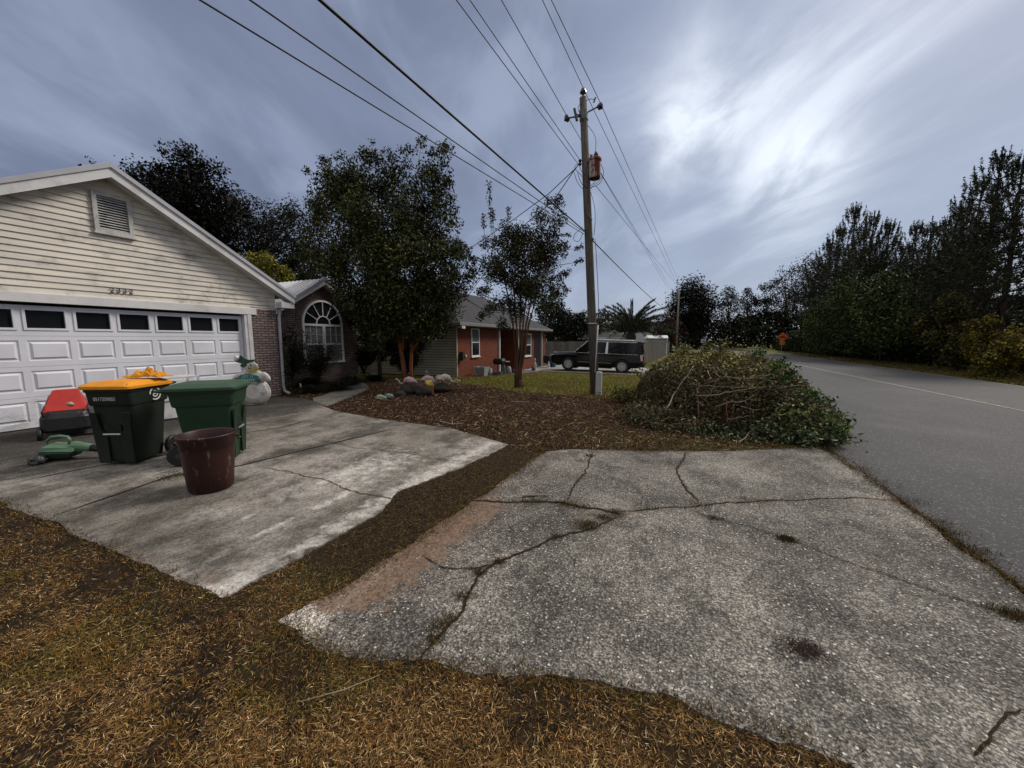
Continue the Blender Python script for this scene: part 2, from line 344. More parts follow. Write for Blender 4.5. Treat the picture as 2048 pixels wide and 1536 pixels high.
def concrete(name, base, lite, dark, kind):
    k = NT(name); st = k.attr('stain'); wh = k.attr('white'); di = k.attr('dirt')
    n1 = k.noise(.55, 6, .62); n2 = k.noise(1.5, 8, .72, stretch=(1.15, .8, 1)); n3 = k.noise(45, 4, .65); n4 = k.noise(8, 5, .7)
    col = k.mix(k.mr(n1, .38, .60), base, lite); col = k.mix(k.mr(n2, .44, .62, 0, .85), col, dark); col = k.mix(k.mr(k.noise(.9, 7, .7), .50, .62, 0, .55), col, tuple(v * .8 for v in dark)); col = k.mix(k.mr(k.noise(22, 5, .8, stretch=(1.6, .7, 1)), .48, .62, 0, .45), col, dark)
    col = k.mix(k.mr(k.math('ADD', st, k.math('MULTIPLY', k.math('SUBTRACT', n4, .5), .9)), .3, .9, 0, .88), col, tuple(v * .34 for v in dark))
    col = k.mix(k.mr(k.math('ADD', wh, k.math('MULTIPLY', k.math('SUBTRACT', n4, .5), 1.4)), .45, 1.05, 0, .9), col, (.62, .59, .54))
    col = k.mix(k.mr(n3, .3, .7, 0, .55), col, tuple(v * .4 for v in dark), )
    s2 = k.noise(120, 2, .5); col = k.mix(k.mr(s2, .62, .72, 0, .5), col, (.62, .6, .55))
    if kind == 'agg':
        f0 = k.n('ShaderNodeTexVoronoi'); k.l(k.o, f0.inputs['Vector']); f0.inputs['Scale'].default_value = 125; s0 = k.n('ShaderNodeSeparateColor'); k.l(f0.outputs['Color'], s0.inputs[0]); col = k.mix(1., col, k.mix(k.mr(s0.outputs[0], .35, .8), (.62, .61, .60), (1.9, 1.8, 1.65)), 'MULTIPLY'); col = k.mix(k.mr(s0.outputs[2], .66, .85, 0, 1.), col, (.5, .48, .46), 'MULTIPLY')
        n = k.n('ShaderNodeTexVoronoi'); k.l(k.o, n.inputs['Vector']); n.inputs['Scale'].default_value = 62; n.inputs['Randomness'].default_value = 1
        sp = k.n('ShaderNodeSeparateColor'); k.l(n.outputs['Color'], sp.inputs[0])
        fac = k.math('MULTIPLY', k.mr(n.outputs['Distance'], .28, .50, 1, 0), k.mr(sp.outputs[0], .62, .85, 0, .8))
        stone = k.mix(sp.outputs[1], (.50, .47, .42), (.19, .17, .15)); col = k.mix(k.math('MULTIPLY', fac, k.mr(n1, .3, .7, .95, .5)), col, stone)
        n = k.n('ShaderNodeTexVoronoi'); k.l(k.o, n.inputs['Vector']); n.inputs['Scale'].default_value = 36
        sp = k.n('ShaderNodeSeparateColor'); k.l(n.outputs['Color'], sp.inputs[0])
        fac = k.math('MULTIPLY', k.mr(n.outputs['Distance'], .16, .26, 1, 0), k.mr(sp.outputs[0], .80, .88, 0, 1)); col = k.mix(fac, col, (.60, .56, .48))
        k.bump(k.math('ADD', k.math('MULTIPLY', n.outputs['Distance'], -.7), n3), .7, .008)
    else: k.bump(k.math('ADD', n3, k.math('MULTIPLY', n4, .6)), .55, .006)
    col = k.mix(k.mr(k.math('ADD', di, k.math('MULTIPLY', k.math('SUBTRACT', k.noise(7, 8, .8), .5), 3.0)), .50, 1.0, 0, .85), col, k.mix(k.mr(n3, .3, .7), (.10, .062, .040), (.23, .155, .105)))
    return k.fin(col, .85, .25)
def asphalt():
    k = NT('asphalt'); n1 = k.noise(.8, 6, .6, stretch=(1.5, .15, 1)); n3 = k.noise(26, 6, .85)
    col = k.mix(k.mr(n1, .35, .7), (.037, .036, .038), (.058, .056, .059)); col = k.mix(k.mr(n3, .35, .7), col, (.022, .022, .025))
    n = k.n('ShaderNodeTexVoronoi'); k.l(k.o, n.inputs['Vector']); n.inputs['Scale'].default_value = 48
    sp = k.n('ShaderNodeSeparateColor'); k.l(n.outputs['Color'], sp.inputs[0])
    col = k.mix(k.math('MULTIPLY', k.mr(n.outputs['Distance'], .25, .42, 1, 0), k.mr(sp.outputs[0], .60, .8, 0, .8)), col, (.20, .195, .19))
    col = k.mix(k.mr(k.noise(.35, 5, .6), .5, .75, 0, .3), col, (.12, .115, .112)); k.bump(n3, .7, .008); return k.fin(col, .8, .3)
# --- terrain sheet
def axis(lo, hi, s, far, fn_=24):
    a = list(np.arange(lo, hi, s)); q = hi; st = s
    while q < far: a.append(q); st *= 1.28; q += st
    a.append(far); q = lo; st = s; b = []
    while q > -far: st *= 1.28; q -= st; b.append(q)
    return np.array(sorted(b) + a)
def ground():
    gx = axis(-14, 13, .22, 900); gy = axis(-1, 30, .22, 1400); X, Y = np.meshgrid(gx, gy); Z = TN(X, np.minimum(Y, 140)) 
    near = ((X > -14) & (X < 2) & (Y < 30))
    nzv = np.array([mnoise.noise(Vector((x * .8, y * .8, 0))) for x, y in zip(X.ravel(), Y.ravel())]).reshape(X.shape)
    dd = np.minimum(polydist(drive_j, X, Y), polydist(apron_j, X, Y)); ins = inpoly(drive_j, X, Y) | inpoly(apron_j, X, Y)
    Z = Z + near * .02 * nzv * ssn(.15, .6, dd) - np.where(ins & (dd > .3), .05, 0.) - .012 + .021 * ssn(.5, .2, dd) * ~(ins & (dd > .3)) * (Y < 9)
    Z = np.where((X > 2.0) & (X < 12.4) & (Y < 90), Z - .05, Z)
    me = bpy.data.meshes.new('ground'); nx, ny = len(gx), len(gy); V = np.stack([X.ravel(), Y.ravel(), Z.ravel()], 1)
    me.vertices.add(len(V)); me.vertices.foreach_set('co', V.astype(np.float32).ravel())
    i = np.arange(nx - 1)[None, :] + nx * np.arange(ny - 1)[:, None]; q = np.stack([i, i + 1, i + 1 + nx, i + nx], -1).reshape(-1, 4); n = len(q)
    me.loops.add(n * 4); me.loops.foreach_set('vertex_index', q.astype(np.int32).ravel()); me.polygons.add(n)
    me.polygons.foreach_set('loop_start', np.arange(0, n * 4, 4, dtype=np.int32)); me.polygons.foreach_set('loop_total', np.full(n, 4, dtype=np.int32)); me.update()
    g, m = zone(X.ravel(), Y.ravel())
    for kk, v in (('green', g), ('mulch', m)): me.attributes.new(kk, 'FLOAT', 'POINT').data.foreach_set('value', v.astype(np.float32))
    me.materials.append(ground_mat()); tag(link('ground', me), kind='structure')
LAWNEDGE = P2([(700, 760), (880, 762), (930, 768), (1040, 784), (1110, 790), (1180, 797), (1290, 802)])
def zone(x, y):
    """green lawn weight, mulch/leaf-litter weight"""
    lx = [p[0] for p in LAWNEDGE]; ly = [p[1] for p in LAWNEDGE]; o = np.argsort(lx); e = np.interp(x, np.array(lx)[o], np.array(ly)[o])
    g = ssn(-.5, .6, y - e) * (x < 3)
    g = np.maximum(g, (x > 10.5) * .8); g = np.maximum(g, .65 * ssn(1.2, .2, np.abs(y - 6.3 - .18 * (x + 1)) ) * (x > -1.6) * (x < 2.2))
    m = (1 - ssn(-.5, .6, y - e)) * (y > 4.9) * (x < 1.5) * (x > -13); m = np.where((x > -2.2) & (y < 6), m * .5, m)
    return g, m
ground()
def drive_fn(x, y):
    st = .95 * ssn(-6.2, -8.6, x) + .5 * np.exp(-((x + 6.2) ** 2 / 1.2 + (y - 3) ** 2 / 3)) + .45 * np.exp(-((x + 4.9) ** 2 / .3 + (y - 4.9) ** 2 / .8)) + .55 * np.exp(-((x + 4.0) ** 2 / .4 + (y - 1.75) ** 2 / .12))
    wh = .72 * ssn(.34, .0, np.abs(x + 2.55)) * (y < 5.2) + .8 * np.exp(-((x + 3.4) ** 2 / .5 + (y - 3.5) ** 2 / 1.8)) + .4 * ssn(.22, 0, y - 1.25) * (x > -6.5)
    wh = np.maximum(wh, .95 * np.exp(-((x + 3.4 + .05 * y) ** 2 / .004)) * (y > 1.9) * (y < 3.4)); wh = np.maximum(wh, .9 * np.exp(-((x + 3.0 + .02 * y) ** 2 / .002)) * (y > 1.7) * (y < 2.9))
    di = .62 * ssn(.3, .0, y - 1.25) * (x > -4) + .5 * ssn(.2, 0, np.abs(y - 6)) * (x < -4.5); return dict(stain=np.clip(st, 0, 1), white=np.clip(wh, 0, 1), dirt=di)
cr = [G(1400, 1040), G(1500, 1180), G(1560, 1250)]
def apron_fn(x, y):
    e = polydist(leftedge, x, y, False); f = polydist(nearedge, x, y, False)
    di = 1.0 * ssn(.75, .05, e) * (y > 1.45) * (y < 3.3) + .45 * ssn(.4, 0, e) + .45 * ssn(.12, 0, f)
    mcr = P2([(1100, 1045), (1230, 1032), (1400, 1012), (1560, 1002), (1700, 1000), (1810, 1008)]); c = polydist(mcr, x, y, False); di = np.maximum(di, .66 * ssn(.13, 0, c) + .25 * ssn(1.7, 1.9, x))
    P = G(1610, 1306); di = np.maximum(di, 0)
    wh = .85 * ssn(.35, .1, e) * (y > 1.2) * (y < 2.0) + .5 * ssn(.25, .05, f) * (x < .2) + .5 * np.exp(-((x - .2) ** 2 / .12 + (y - 2.5) ** 2 / .1)) + .45 * np.exp(-((x + 1.3) ** 2 / .1 + (y - 4.9) ** 2 / .05)) + .55 * np.exp(-((x - 1.5) ** 2 / .25 + (y - 1.5) ** 2 / .12))
    st = .35 * np.exp(-((x + .95) ** 2 / .12 + (y - 1.75) ** 2 / .1)) + 1.3 * np.exp(-((x - P.x) ** 2 + (y - P.y) ** 2) / .0060) + .8 * np.exp(-((x - P.x + .11) ** 2 + (y - P.y + .09) ** 2) / .005)
    st = np.maximum(st, .55 * np.exp(-((x - .32) ** 2 / .012 + (y - 1.78) ** 2 / .02))); st = np.maximum(st, .5 * ssn(.25, 0, np.abs(x + 1.9 - .18 * (y - 4))) * (y > 3.2) * (y < 4.9))
    return dict(stain=np.clip(st, 0, 1.2), white=np.clip(wh, 0, 1), dirt=np.clip(di, 0, 1.1))
slab('driveway', drive_j, .022, .12, concrete('driveway_concrete', (.165, .148, .122), (.37, .34, .30), (.048, .041, .033), 'plain'), .1, drive_fn)
slab('driveway_apron', apron_j, .018, .12, concrete('exposed_aggregate', (.118, .113, .105), (.255, .246, .228), (.044, .042, .039), 'agg'), .08, apron_fn)
# front walk, branching off the drive
WALK = P2([(560, 832), (655, 818), (690, 808), (728, 795), (700, 790), (650, 789), (600, 792), (655, 797), (640, 806), (590, 812)])
WALK = [(-8.35, 6.62), (-7.6, 6.42), (-8.0, 7.1), (-8.5, 8.2), (-9.4, 9.6), (-10.6, 10.6), (-11.2, 10.2), (-10.0, 9.0), (-9.4, 8.0), (-9.1, 7.2)]
slab('front_walk', jag(WALK, .15, .02, seed=4), .02, .1, concrete('walk_concrete', (.13, .12, .105), (.2, .185, .165), (.07, .064, .056), 'plain'), .25, lambda x, y: dict(stain=x * 0 + .35, white=x * 0, dirt=x * 0 + .2))
# street: straight run then a bend to the left
def road():
    mb = MB(); rows = []
    ys = list(np.arange(-30, 50, 1.)); 
    for y in ys: rows.append((2.12, 11.25 + (.02 * max(0, y - 18)), y, y))
    k = 0
    for t in np.linspace(0.05, 1.1, 22): 
        rx = 2.12 - 30 + 30 * math.cos(t); ry = 50 + 30 * math.sin(t); ox = 2.12 - 30 + 39.8 * math.cos(t); oy = 50 + 39.8 * math.sin(t); rows.append((rx, ox, ry, oy))
    nx = 10
    for a in rows:
        for j in range(nx + 1):
            u = j / nx; x = a[0] + (a[1] - a[0]) * u; y = a[2] + (a[3] - a[2]) * u
            if j == 0 and a[2] < 50: x += .045 * mnoise.noise(Vector((0, y * 1.7, 3))) + .02
            mb.v.append((x, y, T(3, y) + .008 + .05 * math.sin(math.pi * u)))
    for i in range(len(rows) - 1):
        for j in range(nx): b = i * (nx + 1) + j; mb.f.append((b, b + 1, b + nx + 2, b + nx + 1))
    tag(mb.build('road', asphalt()), kind='structure')
    k = NT('worn_road_paint'); col = k.mix(k.mr(k.noise(18, 5, .7), .42, .6), (.30, .29, .22), (.10, .10, .105)); m = k.fin(col, .8, .2)
    for nm, x0, w, ys_ in (('road_centre_line', 6.72, .10, (2, 50)), ('road_edge_line', 11.0, .07, (12, 34))):
        c = MB(); y = ys_[0]
        while y < ys_[1]:
            x = 7.07 + w * 0 if nm == 'road_centre_line' else 11.03 + .02 * max(0, y - 18)
            u = (x - 2.12) / 9.15; z = T(3, y) + .008 + .05 * math.sin(math.pi * u) + .006; y2 = y + 1; z2 = T(3, y2) + .014 + .05 * math.sin(math.pi * u)
            c.poly([(x - w / 2, y, z), (x + w / 2, y, z), (x + w / 2, y2, z2), (x - w / 2, y2, z2)]); y += 1
        tag(c.build(nm, m), kind='structure')
road()
# neighbour's drive and its walk
d2 = [(-9.3, 23.0), (-7.9, 22.5), (-1.4, 22.4), (2.1, 22.2), (2.1, 27.6), (-1.6, 28.3), (-4.6, 28.9), (-9.3, 29.5)]
slab('neighbour_driveway', jag(d2, .3, .03, seed=6), .02, .1, concrete('pale_concrete', (.33, .32, .30), (.42, .41, .385), (.22, .21, .2), 'plain'), .6, lambda x, y: dict(stain=x * 0 + .5 * ssn(-4.5, -8, x), white=x * 0, dirt=x * 0))
w2 = [(-9.25, 19.2), (-8.2, 19.0), (-7.95, 20.4), (-7.8, 22.5), (-9.2, 22.9)]
slab('neighbour_walk', w2, .024, .1, concrete('grey_walk', (.10, .10, .10), (.14, .14, .135), (.07, .07, .07), 'plain'), .4, lambda x, y: dict(stain=x * 0, white=x * 0, dirt=x * 0))
# --- joints and cracks: real seams packed with soil, standing a few mm proud of the slab
crackm = pm('crack_soil', (.012, .009, .006), (.035, .024, .014), 30, .95, .1, bump=.6)
jm = pm('joint_soil', (.02, .017, .013), (.03, .024, .018), 30, .95, .1)
CRK = []
def seam(name, pts, w, z, m, amp=.03, kind='structure', seed=0):
    pts = jag(pts, .022, amp, False, seed); w *= .8; mb = MB(); n = len(pts)
    for i, (x, y) in enumerate(pts):
        a = Vector(pts[max(0, i - 1)]); b = Vector(pts[min(n - 1, i + 1)]); d = (b - a).normalized(); t = min(i, n - 1 - i) / max(1, n / 8)
        ww = w * min(1, .25 + t) * (.75 + .9 * abs(mnoise.noise(Vector((x * 13, y * 13, 9)))) * (amp > 0.01)) / 2
        zz_ = z + T(x, y) + .006 * mnoise.noise(Vector((x, y, z)) * .9)
        mb.v += [(x - d.y * -ww * -1, y - d.x * ww * 1, zz_), (x + d.y * -ww * -1 * 1, y - -d.x * ww * -1 * -1, zz_)]
        mb.v[-2] = (x - d.y * ww, y + d.x * ww, zz_); mb.v[-1] = (x + d.y * ww, y - d.x * ww, zz_)
    for i in range(n - 1): mb.f.append((2 * i, 2 * i + 1, 2 * i + 3, 2 * i + 2))
    tag(mb.build(name, m, fixn=False), kind=kind); CRK.append(pts)
DZ, AZ = .0285, .0245
seam('driveway_joint', P2([(108, 1037), (260, 985), (345, 955), (480, 935), (600, 905), (680, 886), (790, 860)]), .045, DZ, jm, .004)
seam('driveway_joint', P2([(0, 975), (133, 948), (300, 915), (468, 872), (560, 858), (620, 842)]), .035, DZ, jm, .004, seed=3)
seam('driveway_crack', P2([(640, 884), (720, 900), (800, 908), (880, 922), (960, 929)]), .012, DZ, jm, .03)
seam('driveway_crack', P2([(520, 936), (600, 952), (660, 968), (720, 990), (790, 1005), (850, 1000)]), .014, DZ, jm, .03, seed=2)
seam('apron_crack', P2([(1370, 908), (1352, 945), (1375, 985), (1405, 1012)]), .022, AZ, crackm, .03)
seam('apron_crack', P2([(930, 1005), (1020, 1010), (1120, 1008), (1200, 1024), (1240, 1035)]), .035, AZ, crackm, .03, seed=1)
seam('apron_crack', P2([(1225, 1028), (1330, 1018), (1420, 1012), (1560, 1003), (1700, 1000), (1800, 1004)]), .018, AZ, crackm, .03, seed=2)
seam('apron_crack', P2([(1240, 1036), (1190, 1060), (1130, 1072), (1050, 1105), (985, 1132), (955, 1160), (925, 1220), (900, 1250), (868, 1285), (835, 1325)]), .024, AZ, crackm, .035, seed=3)
seam('apron_crack', P2([(1185, 905), (1175, 940), (1150, 975), (1130, 1005)]), .016, AZ, crackm, .04, seed=4)
seam('apron_crack', P2([(1370, 1020), (1410, 1038), (1500, 1055), (1575, 1085), (1660, 1120), (1760, 1150), (1880, 1195), (1990, 1225), (2048, 1250)]), .010, AZ, crackm, .03, seed=5)
seam('apron_crack', P2([(850, 1118), (890, 1140), (950, 1142), (1010, 1130)]), .014, AZ, crackm, .02, seed=6)
seam('apron_crack', P2([(1930, 1510), (1960, 1490), (2010, 1450), (2048, 1430)]), .014, AZ, crackm, .02, seed=7)
# --- blades, clippings, litter (countless)
def blades(name, xy, z0, Lm, Ls, W, elev, cols, mat, jz=.0):
    n = len(xy); az = RG.uniform(0, 2 * math.pi, n); el = RG.uniform(elev[0], elev[1], n); Ln = Lm * (1 + Ls * RG.uniform(-1, 1, n))
    d = np.stack([np.cos(az) * np.cos(el), np.sin(az) * np.cos(el), np.sin(el)], 1); rl = RG.uniform(-.9, .9, n)
    s = np.stack([-np.sin(az), np.cos(az), np.zeros(n)], 1); up = np.cross(s, -d); s = s * np.cos(rl)[:, None] + np.abs(up) * np.sin(rl)[:, None]
    w = (W * RG.uniform(.6, 1.3, n))[:, None] / 2; b = np.stack([xy[:, 0], xy[:, 1], z0 + RG.uniform(0, 1, n) * jz], 1); t = b + d * Ln[:, None]; mid = (b + t) / 2 + np.stack([s[:, 1], -s[:, 0], .3 + s[:, 2]], 1) * (Ln * RG.uniform(-.1, .14, n))[:, None]
    P = np.stack([b - s * w * .6, mid - s * w, t, mid + s * w], 1); return quads(name, P, cols, mat, kind='stuff')
def sample(n, x0, x1, y0, y1, keep, dens=None):
    out = []; c = 0
    while c < n:
        x = RG.uniform(x0, x1, n); y = RG.uniform(y0, y1, n); k = keep(x, y)
        if dens is not None: k &= RG.uniform(0, 1, n) < dens(x, y)
        out.append(np.stack([x[k], y[k]], 1)); c += k.sum()
        if k.sum() == 0: break
    return np.concatenate(out)[:n]
dry = leafmat('dry_blades', .75, .15); grn = leafmat('lawn_blades', .6, .2)
S = lambda *c: [lin(v) for v in c]
drycol = S((148, 112, 64), (114, 84, 48), (80, 59, 36), (50, 38, 26), (190, 156, 100), (98, 84, 44), (216, 194, 148), (132, 88, 50))
notslab = lambda x, y: ~(inpoly(drive_j, x, y) | inpoly(apron_j, x, y) | inpoly(WALK, x, y))
near = lambda x, y: np.clip(1.6 / np.hypot(x, y) ** 1.3, .05, 1)
cl = lambda x, y: np.array([mnoise.noise(Vector((a * 1.3, b * 1.3, 4))) for a, b in zip(x, y)])
def keepA(x, y):
    v = ray_vis(x, y); return notslab(x, y) & v & (x < 1.1)
def ray_vis(x, y):
    # inside the sector of ground around the standpoint that a person here would be looking over
    a = np.degrees(np.arctan2(-x, y)) ; return (a > -45) & (a < 112) & (np.hypot(x, y) > .75)
xy = sample(230000, -11, 1.2, .1, 1.75, keepA, lambda x, y: near(x, y) * np.clip(.75 + 1.5 * np.array([mnoise.noise(Vector((a * 3.1, b * 3.1, 17))) for a, b in zip(x, y)]), .2, 1) * (1 - .85 * np.exp(-((x + 1.75) ** 2 / .06 + (y - 1.02) ** 2 / .008)))); c_ = cl(xy[:, 0], xy[:, 1]); co1 = pal(len(xy), drycol, [6, 5, 4, 4, 3.2, 2.5, 1.1, 3], .4)
gmask = (c_ > .12) & (RG.uniform(0, 1, len(xy)) < .6); co1[gmask] = pal(gmask.sum(), S((104, 94, 38), (72, 70, 30), (140, 114, 48)), None, .3)
blades('dry_grass_clippings', xy, TN(xy[:, 0], xy[:, 1]) - .01, .024, .6, .0022, (-.12, .6), co1, dry, .028)
xy = sample(900, -6, 1.2, .3, 1.75, keepA, near); blades('straw_clippings', xy, TN(xy[:, 0], xy[:, 1]) + .012, .05, .6, .0026, (-.03, .25), pal(len(xy), S((160, 130, 84), (126, 94, 54), (180, 160, 124)), None, .2), dry, .02)
# upright tufts
tc_ = sample(260, -5, 1.0, .6, 1.55, keepA, near); pts = np.repeat(tc_, 70, 0) + RG.normal(0, .022, (len(tc_) * 70, 2)); pts = pts[notslab(pts[:, 0], pts[:, 1])]
blades('grass_tufts', pts, TN(pts[:, 0], pts[:, 1]) - .01, .038, .4, .0028, (.5, 1.5), pal(len(pts), S((126, 100, 40), (88, 76, 30), (150, 112, 54), (66, 58, 26), (136, 84, 42)), None, .3), dry)
# strip between the slabs
xy = sample(42000, -3.0, -1.0, 1.1, 5.6, lambda x, y: notslab(x, y) & (polydist(leftedge, x, y, False) < .9), None)
blades('strip_clippings', xy, TN(xy[:, 0], xy[:, 1]) + .004, .024, .6, .003, (-.1, .6), pal(len(xy), S((70, 52, 34), (92, 68, 42), (70, 64, 34), (48, 37, 26), (130, 104, 66), (84, 82, 40)), [5, 5, 3, 5, 1.2, 2], .3), dry, .018)
# soil spilling over slab edges and into the cracks
ep = np.array(jag(nearedge, .03, .0, False) + jag(leftedge, .03, 0, False) + jag([(-2.49, 1.26), (-6.22, 1.24), (-8.2, 1.2)], .05, 0, False) + jag([(2.12, 1.0), (2.1, 5.3), (2.05, 6.7)], .03, 0, False) + jag(faredge, .03, 0, False))
ew = .5 + .9 * np.abs(cl(ep[:, 0] * 2.5, ep[:, 1] * 2.5)) * 2; pts = np.repeat(ep, 40, 0) + RG.normal(0, .04, (len(ep) * 40, 2)) * np.repeat(ew, 40)[:, None]; zz_ = TN(pts[:, 0], pts[:, 1]) + .022
blades('edge_grass', pts, zz_ - .012, .03, .6, .004, (-.1, 1.0), pal(len(pts), S((60, 44, 24), (84, 60, 32), (62, 60, 24), (40, 30, 18), (120, 96, 52)), None, .35), dry, .01)
tp = []
for (x, y, n, s) in [(1170, 1060, 160, .05), (1180, 1052, 120, .04), (1112, 1078, 60, .025), (1208, 1040, 140, .04), (1160, 1018, 160, .07), (1130, 1013, 160, .07), (1060, 1009, 140, .08), (1230, 1030, 120, .05), (1572, 1084, 260, .035), (1300, 1021, 80, .06), (1400, 1016, 80, .08), (1430, 1042, 80, .04), (1500, 1006, 60, .1), (880, 1260, 60, .03), (868, 1285, 70, .03), (900, 1245, 50, .03), (930, 1200, 60, .03), (958, 1152, 80, .03), (1000, 1130, 60, .03), (1180, 915, 120, .05), (1165, 925, 60, .06), (2030, 1240, 220, .05), (2000, 1230, 60, .05), (1905, 1070, 90, .06), (1950, 1105, 90, .06), (1820, 1005, 90, .1), (1760, 968, 90, .1), (1720, 940, 90, .1), (1880, 1050, 70, .06), (355, 955, 160, .09), (330, 962, 100, .06)]:
    P = G(x, y); tp.append(np.array([[P.x, P.y]]) + RG.normal(0, s, (n * 2, 2)) * [1, .7])
pts = np.concatenate(tp); blades('crack_grass', pts, TN(pts[:, 0], pts[:, 1]) + .02, .03, .5, .004, (.1, 1.5), pal(len(pts), S((66, 60, 24), (44, 44, 18), (92, 74, 34), (50, 34, 18)), None, .3), dry)
cp_ = [c for c in CRK[4:]]; P_ = np.concatenate([np.array(c) for c in cp_]); wn = np.clip(cl(P_[:, 0] * 3, P_[:, 1] * 3) * 2 + .6, 0, 1.5); kk = np.repeat(np.arange(len(P_)), (wn * 9).astype(int)); pts = P_[kk] + RG.normal(0, .011, (len(kk), 2))
blades('crack_debris', pts, TN(pts[:, 0], pts[:, 1]) + .022, .016, .6, .003, (-.1, .9), pal(len(pts), S((84, 62, 38), (58, 42, 26), (110, 88, 54), (64, 60, 30), (40, 30, 20)), None, .35), dry, .008)
xy = sample(2600, -10, 2, .9, 6.9, lambda x, y: inpoly(drive_j, x, y) | inpoly(apron_j, x, y), lambda x, y: np.clip(.25 + cl(x, y) * 1.2, .04, 1)); blades('scattered_bits', xy, TN(xy[:, 0], xy[:, 1]) + .026, .02, .7, .0035, (-.05, .3), pal(len(xy), S((74, 54, 34), (110, 90, 58), (48, 36, 26), (160, 140, 104)), None, .3), dry, .004)
xy = sample(9000, 1.9, 2.6, .8, 14, lambda x, y: x > 2.0, lambda x, y: np.exp(-((x - 2.12) / .13) ** 2)); blades('road_edge_litter', xy, TN(xy[:, 0], xy[:, 1]) + .012, .022, .7, .005, (-.05, .9), pal(len(xy), S((84, 70, 46), (58, 52, 30), (110, 94, 66), (44, 36, 26)), None, .3), dry, .01)
xy = sample(5200, -2.6, -.6, 1.3, 5.0, lambda x, y: inpoly(apron_j, x, y) & (polydist(leftedge, x, y, False) < .6), lambda x, y: np.exp(-polydist(leftedge, x, y, False) / .2)); blades('apron_debris', xy, TN(xy[:, 0], xy[:, 1]) + .02, .018, .7, .004, (-.05, .5), pal(len(xy), S((96, 70, 48), (70, 52, 36), (130, 102, 76), (52, 40, 30)), None, .3), dry, .006)
MP = G(1610, 1306); pts = np.concatenate([RG.normal(0, 1, (420, 2)) * [.040, .034] + [MP.x, MP.y], RG.normal(0, 1, (90, 2)) * [.03, .05] + [MP.x - .11, MP.y - .05]]); blades('mud_crumbs', pts, TN(pts[:, 0], pts[:, 1]) + .02, .014, .6, .006, (-.1, .7), pal(len(pts), S((44, 26, 18), (28, 18, 14), (60, 38, 26)), None, .3), dry, .012)
# leaf litter on the bed
wj = lambda x, y: notslab(x, y) & (zone(x, y)[1] > .3)
xy = sample(105000, -12.5, 2.0, 4.9, 14.5, wj, lambda x, y: np.clip(8 / np.hypot(x, y), 0, 1) ** 2)
C_ = np.stack([xy[:, 0], xy[:, 1], TN(xy[:, 0], xy[:, 1]) + RG.uniform(.0, .035, len(xy))], 1)
quads('leaf_litter', leafquads(C_, .036, .34, up=.5), pal(len(xy), S((78, 52, 32), (56, 38, 25), (36, 26, 19), (100, 70, 45), (132, 102, 76), (156, 132, 106), (70, 44, 28), (72, 64, 34)), [6, 6, 6, 3, 1.6, .5, 4, 1.5], .35), dry, kind='stuff')
xy = sample(3500, -12, 2, 5, 14, wj, lambda x, y: np.clip(8 / np.hypot(x, y), 0, 1)); blades('straw_litter', xy, TN(xy[:, 0], xy[:, 1]) + .02, .13, .6, .008, (-.05, .3), pal(len(xy), S((140, 110, 80), (104, 74, 50), (168, 146, 120)), None, .2), dry, .02)
# verge grass before the apron
xy = sample(26000, -3.2, 2.2, 5.0, 8.2, lambda x, y: notslab(x, y) & (np.abs(y - 6.2 - .2 * (x + 1)) < 1.3), None)
blades('verge_grass', xy, TN(xy[:, 0], xy[:, 1]) - .005, .045, .5, .006, (.1, 1.2), pal(len(xy), S((84, 74, 34), (62, 60, 26), (104, 84, 44), (50, 38, 22), (74, 78, 32)), None, .3), grn)
# green lawn
xy = sample(120000, -10, 2.1, 10, 33, lambda x, y: (zone(x, y)[0] > .35) & ~inpoly(d2, x, y) & ~inpoly(w2, x, y), lambda x, y: np.clip(13 / np.hypot(x, y), 0, 1) ** 2.2)
c_ = cl(xy[:, 0] * .5, xy[:, 1] * .5); co1 = pal(len(xy), S((124, 122, 44), (100, 104, 36), (148, 134, 58), (80, 86, 32)), None, .25); k = c_ > .15; co1[k] = pal(k.sum(), S((126, 104, 52), (104, 84, 42)), None, .25)
blades('lawn', xy, TN(xy[:, 0], xy[:, 1]) - .005, .06, .45, .011, (.4, 1.45), co1, grn)
xy = sample(52000, 11.3, 24, 8, 62, lambda x, y: (x > 11.35 + .02 * np.maximum(y - 18, 0)) & (x < 14.0 + .04 * y), lambda x, y: np.clip(20 / np.hypot(x, y), 0, 1) ** 1.5)
blades('far_verge_grass', xy, TN(xy[:, 0], xy[:, 1]) - .02, .10, .5, .022, (.3, 1.45), pal(len(xy), S((96, 88, 36), (70, 68, 28), (112, 92, 44), (54, 50, 24)), None, .3), grn)
# ================================================================== HOUSE WITH THE GARAGE
Z = 0.
cream = pm('cream_siding', (.68, .62, .52), (.50, .47, .42), 4.2, .6, .25, dirt=.5, stretch=(1, .22, 2.2), bump=.1)
trimw = pm('white_trim', (.64, .63, .62), (.54, .53, .52), 2.5, .5, .3, dirt=.3, stretch=(1, .5, 1))
doorw = pm('garage_door_paint', (.66, .66, .70), (.58, .58, .61), 1.5, .45, .35, dirt=.16, bump=.05)
roofm = pm('white_metal_roof', (.66, .66, .67), (.55, .55, .56), 1.2, .35, .5, dirt=.15, bump=.04)
brick_x = brickmat('mauve_brick', (.27, .205, .185), (.165, .120, .11), (.028, .023, .021), (1, 2))
black = pm('black_plastic', (.008, .008, .009), (.014, .014, .015), 8, .45, .35, bump=.1)
XW = -10.4; AY, AZt = 3.98, 4.72     # gable wall apex (y, z)
SL = .575
house = thing('house', 'cream sided house with a white double garage door and white metal roof', 'house', (-10.4, 4, 0))
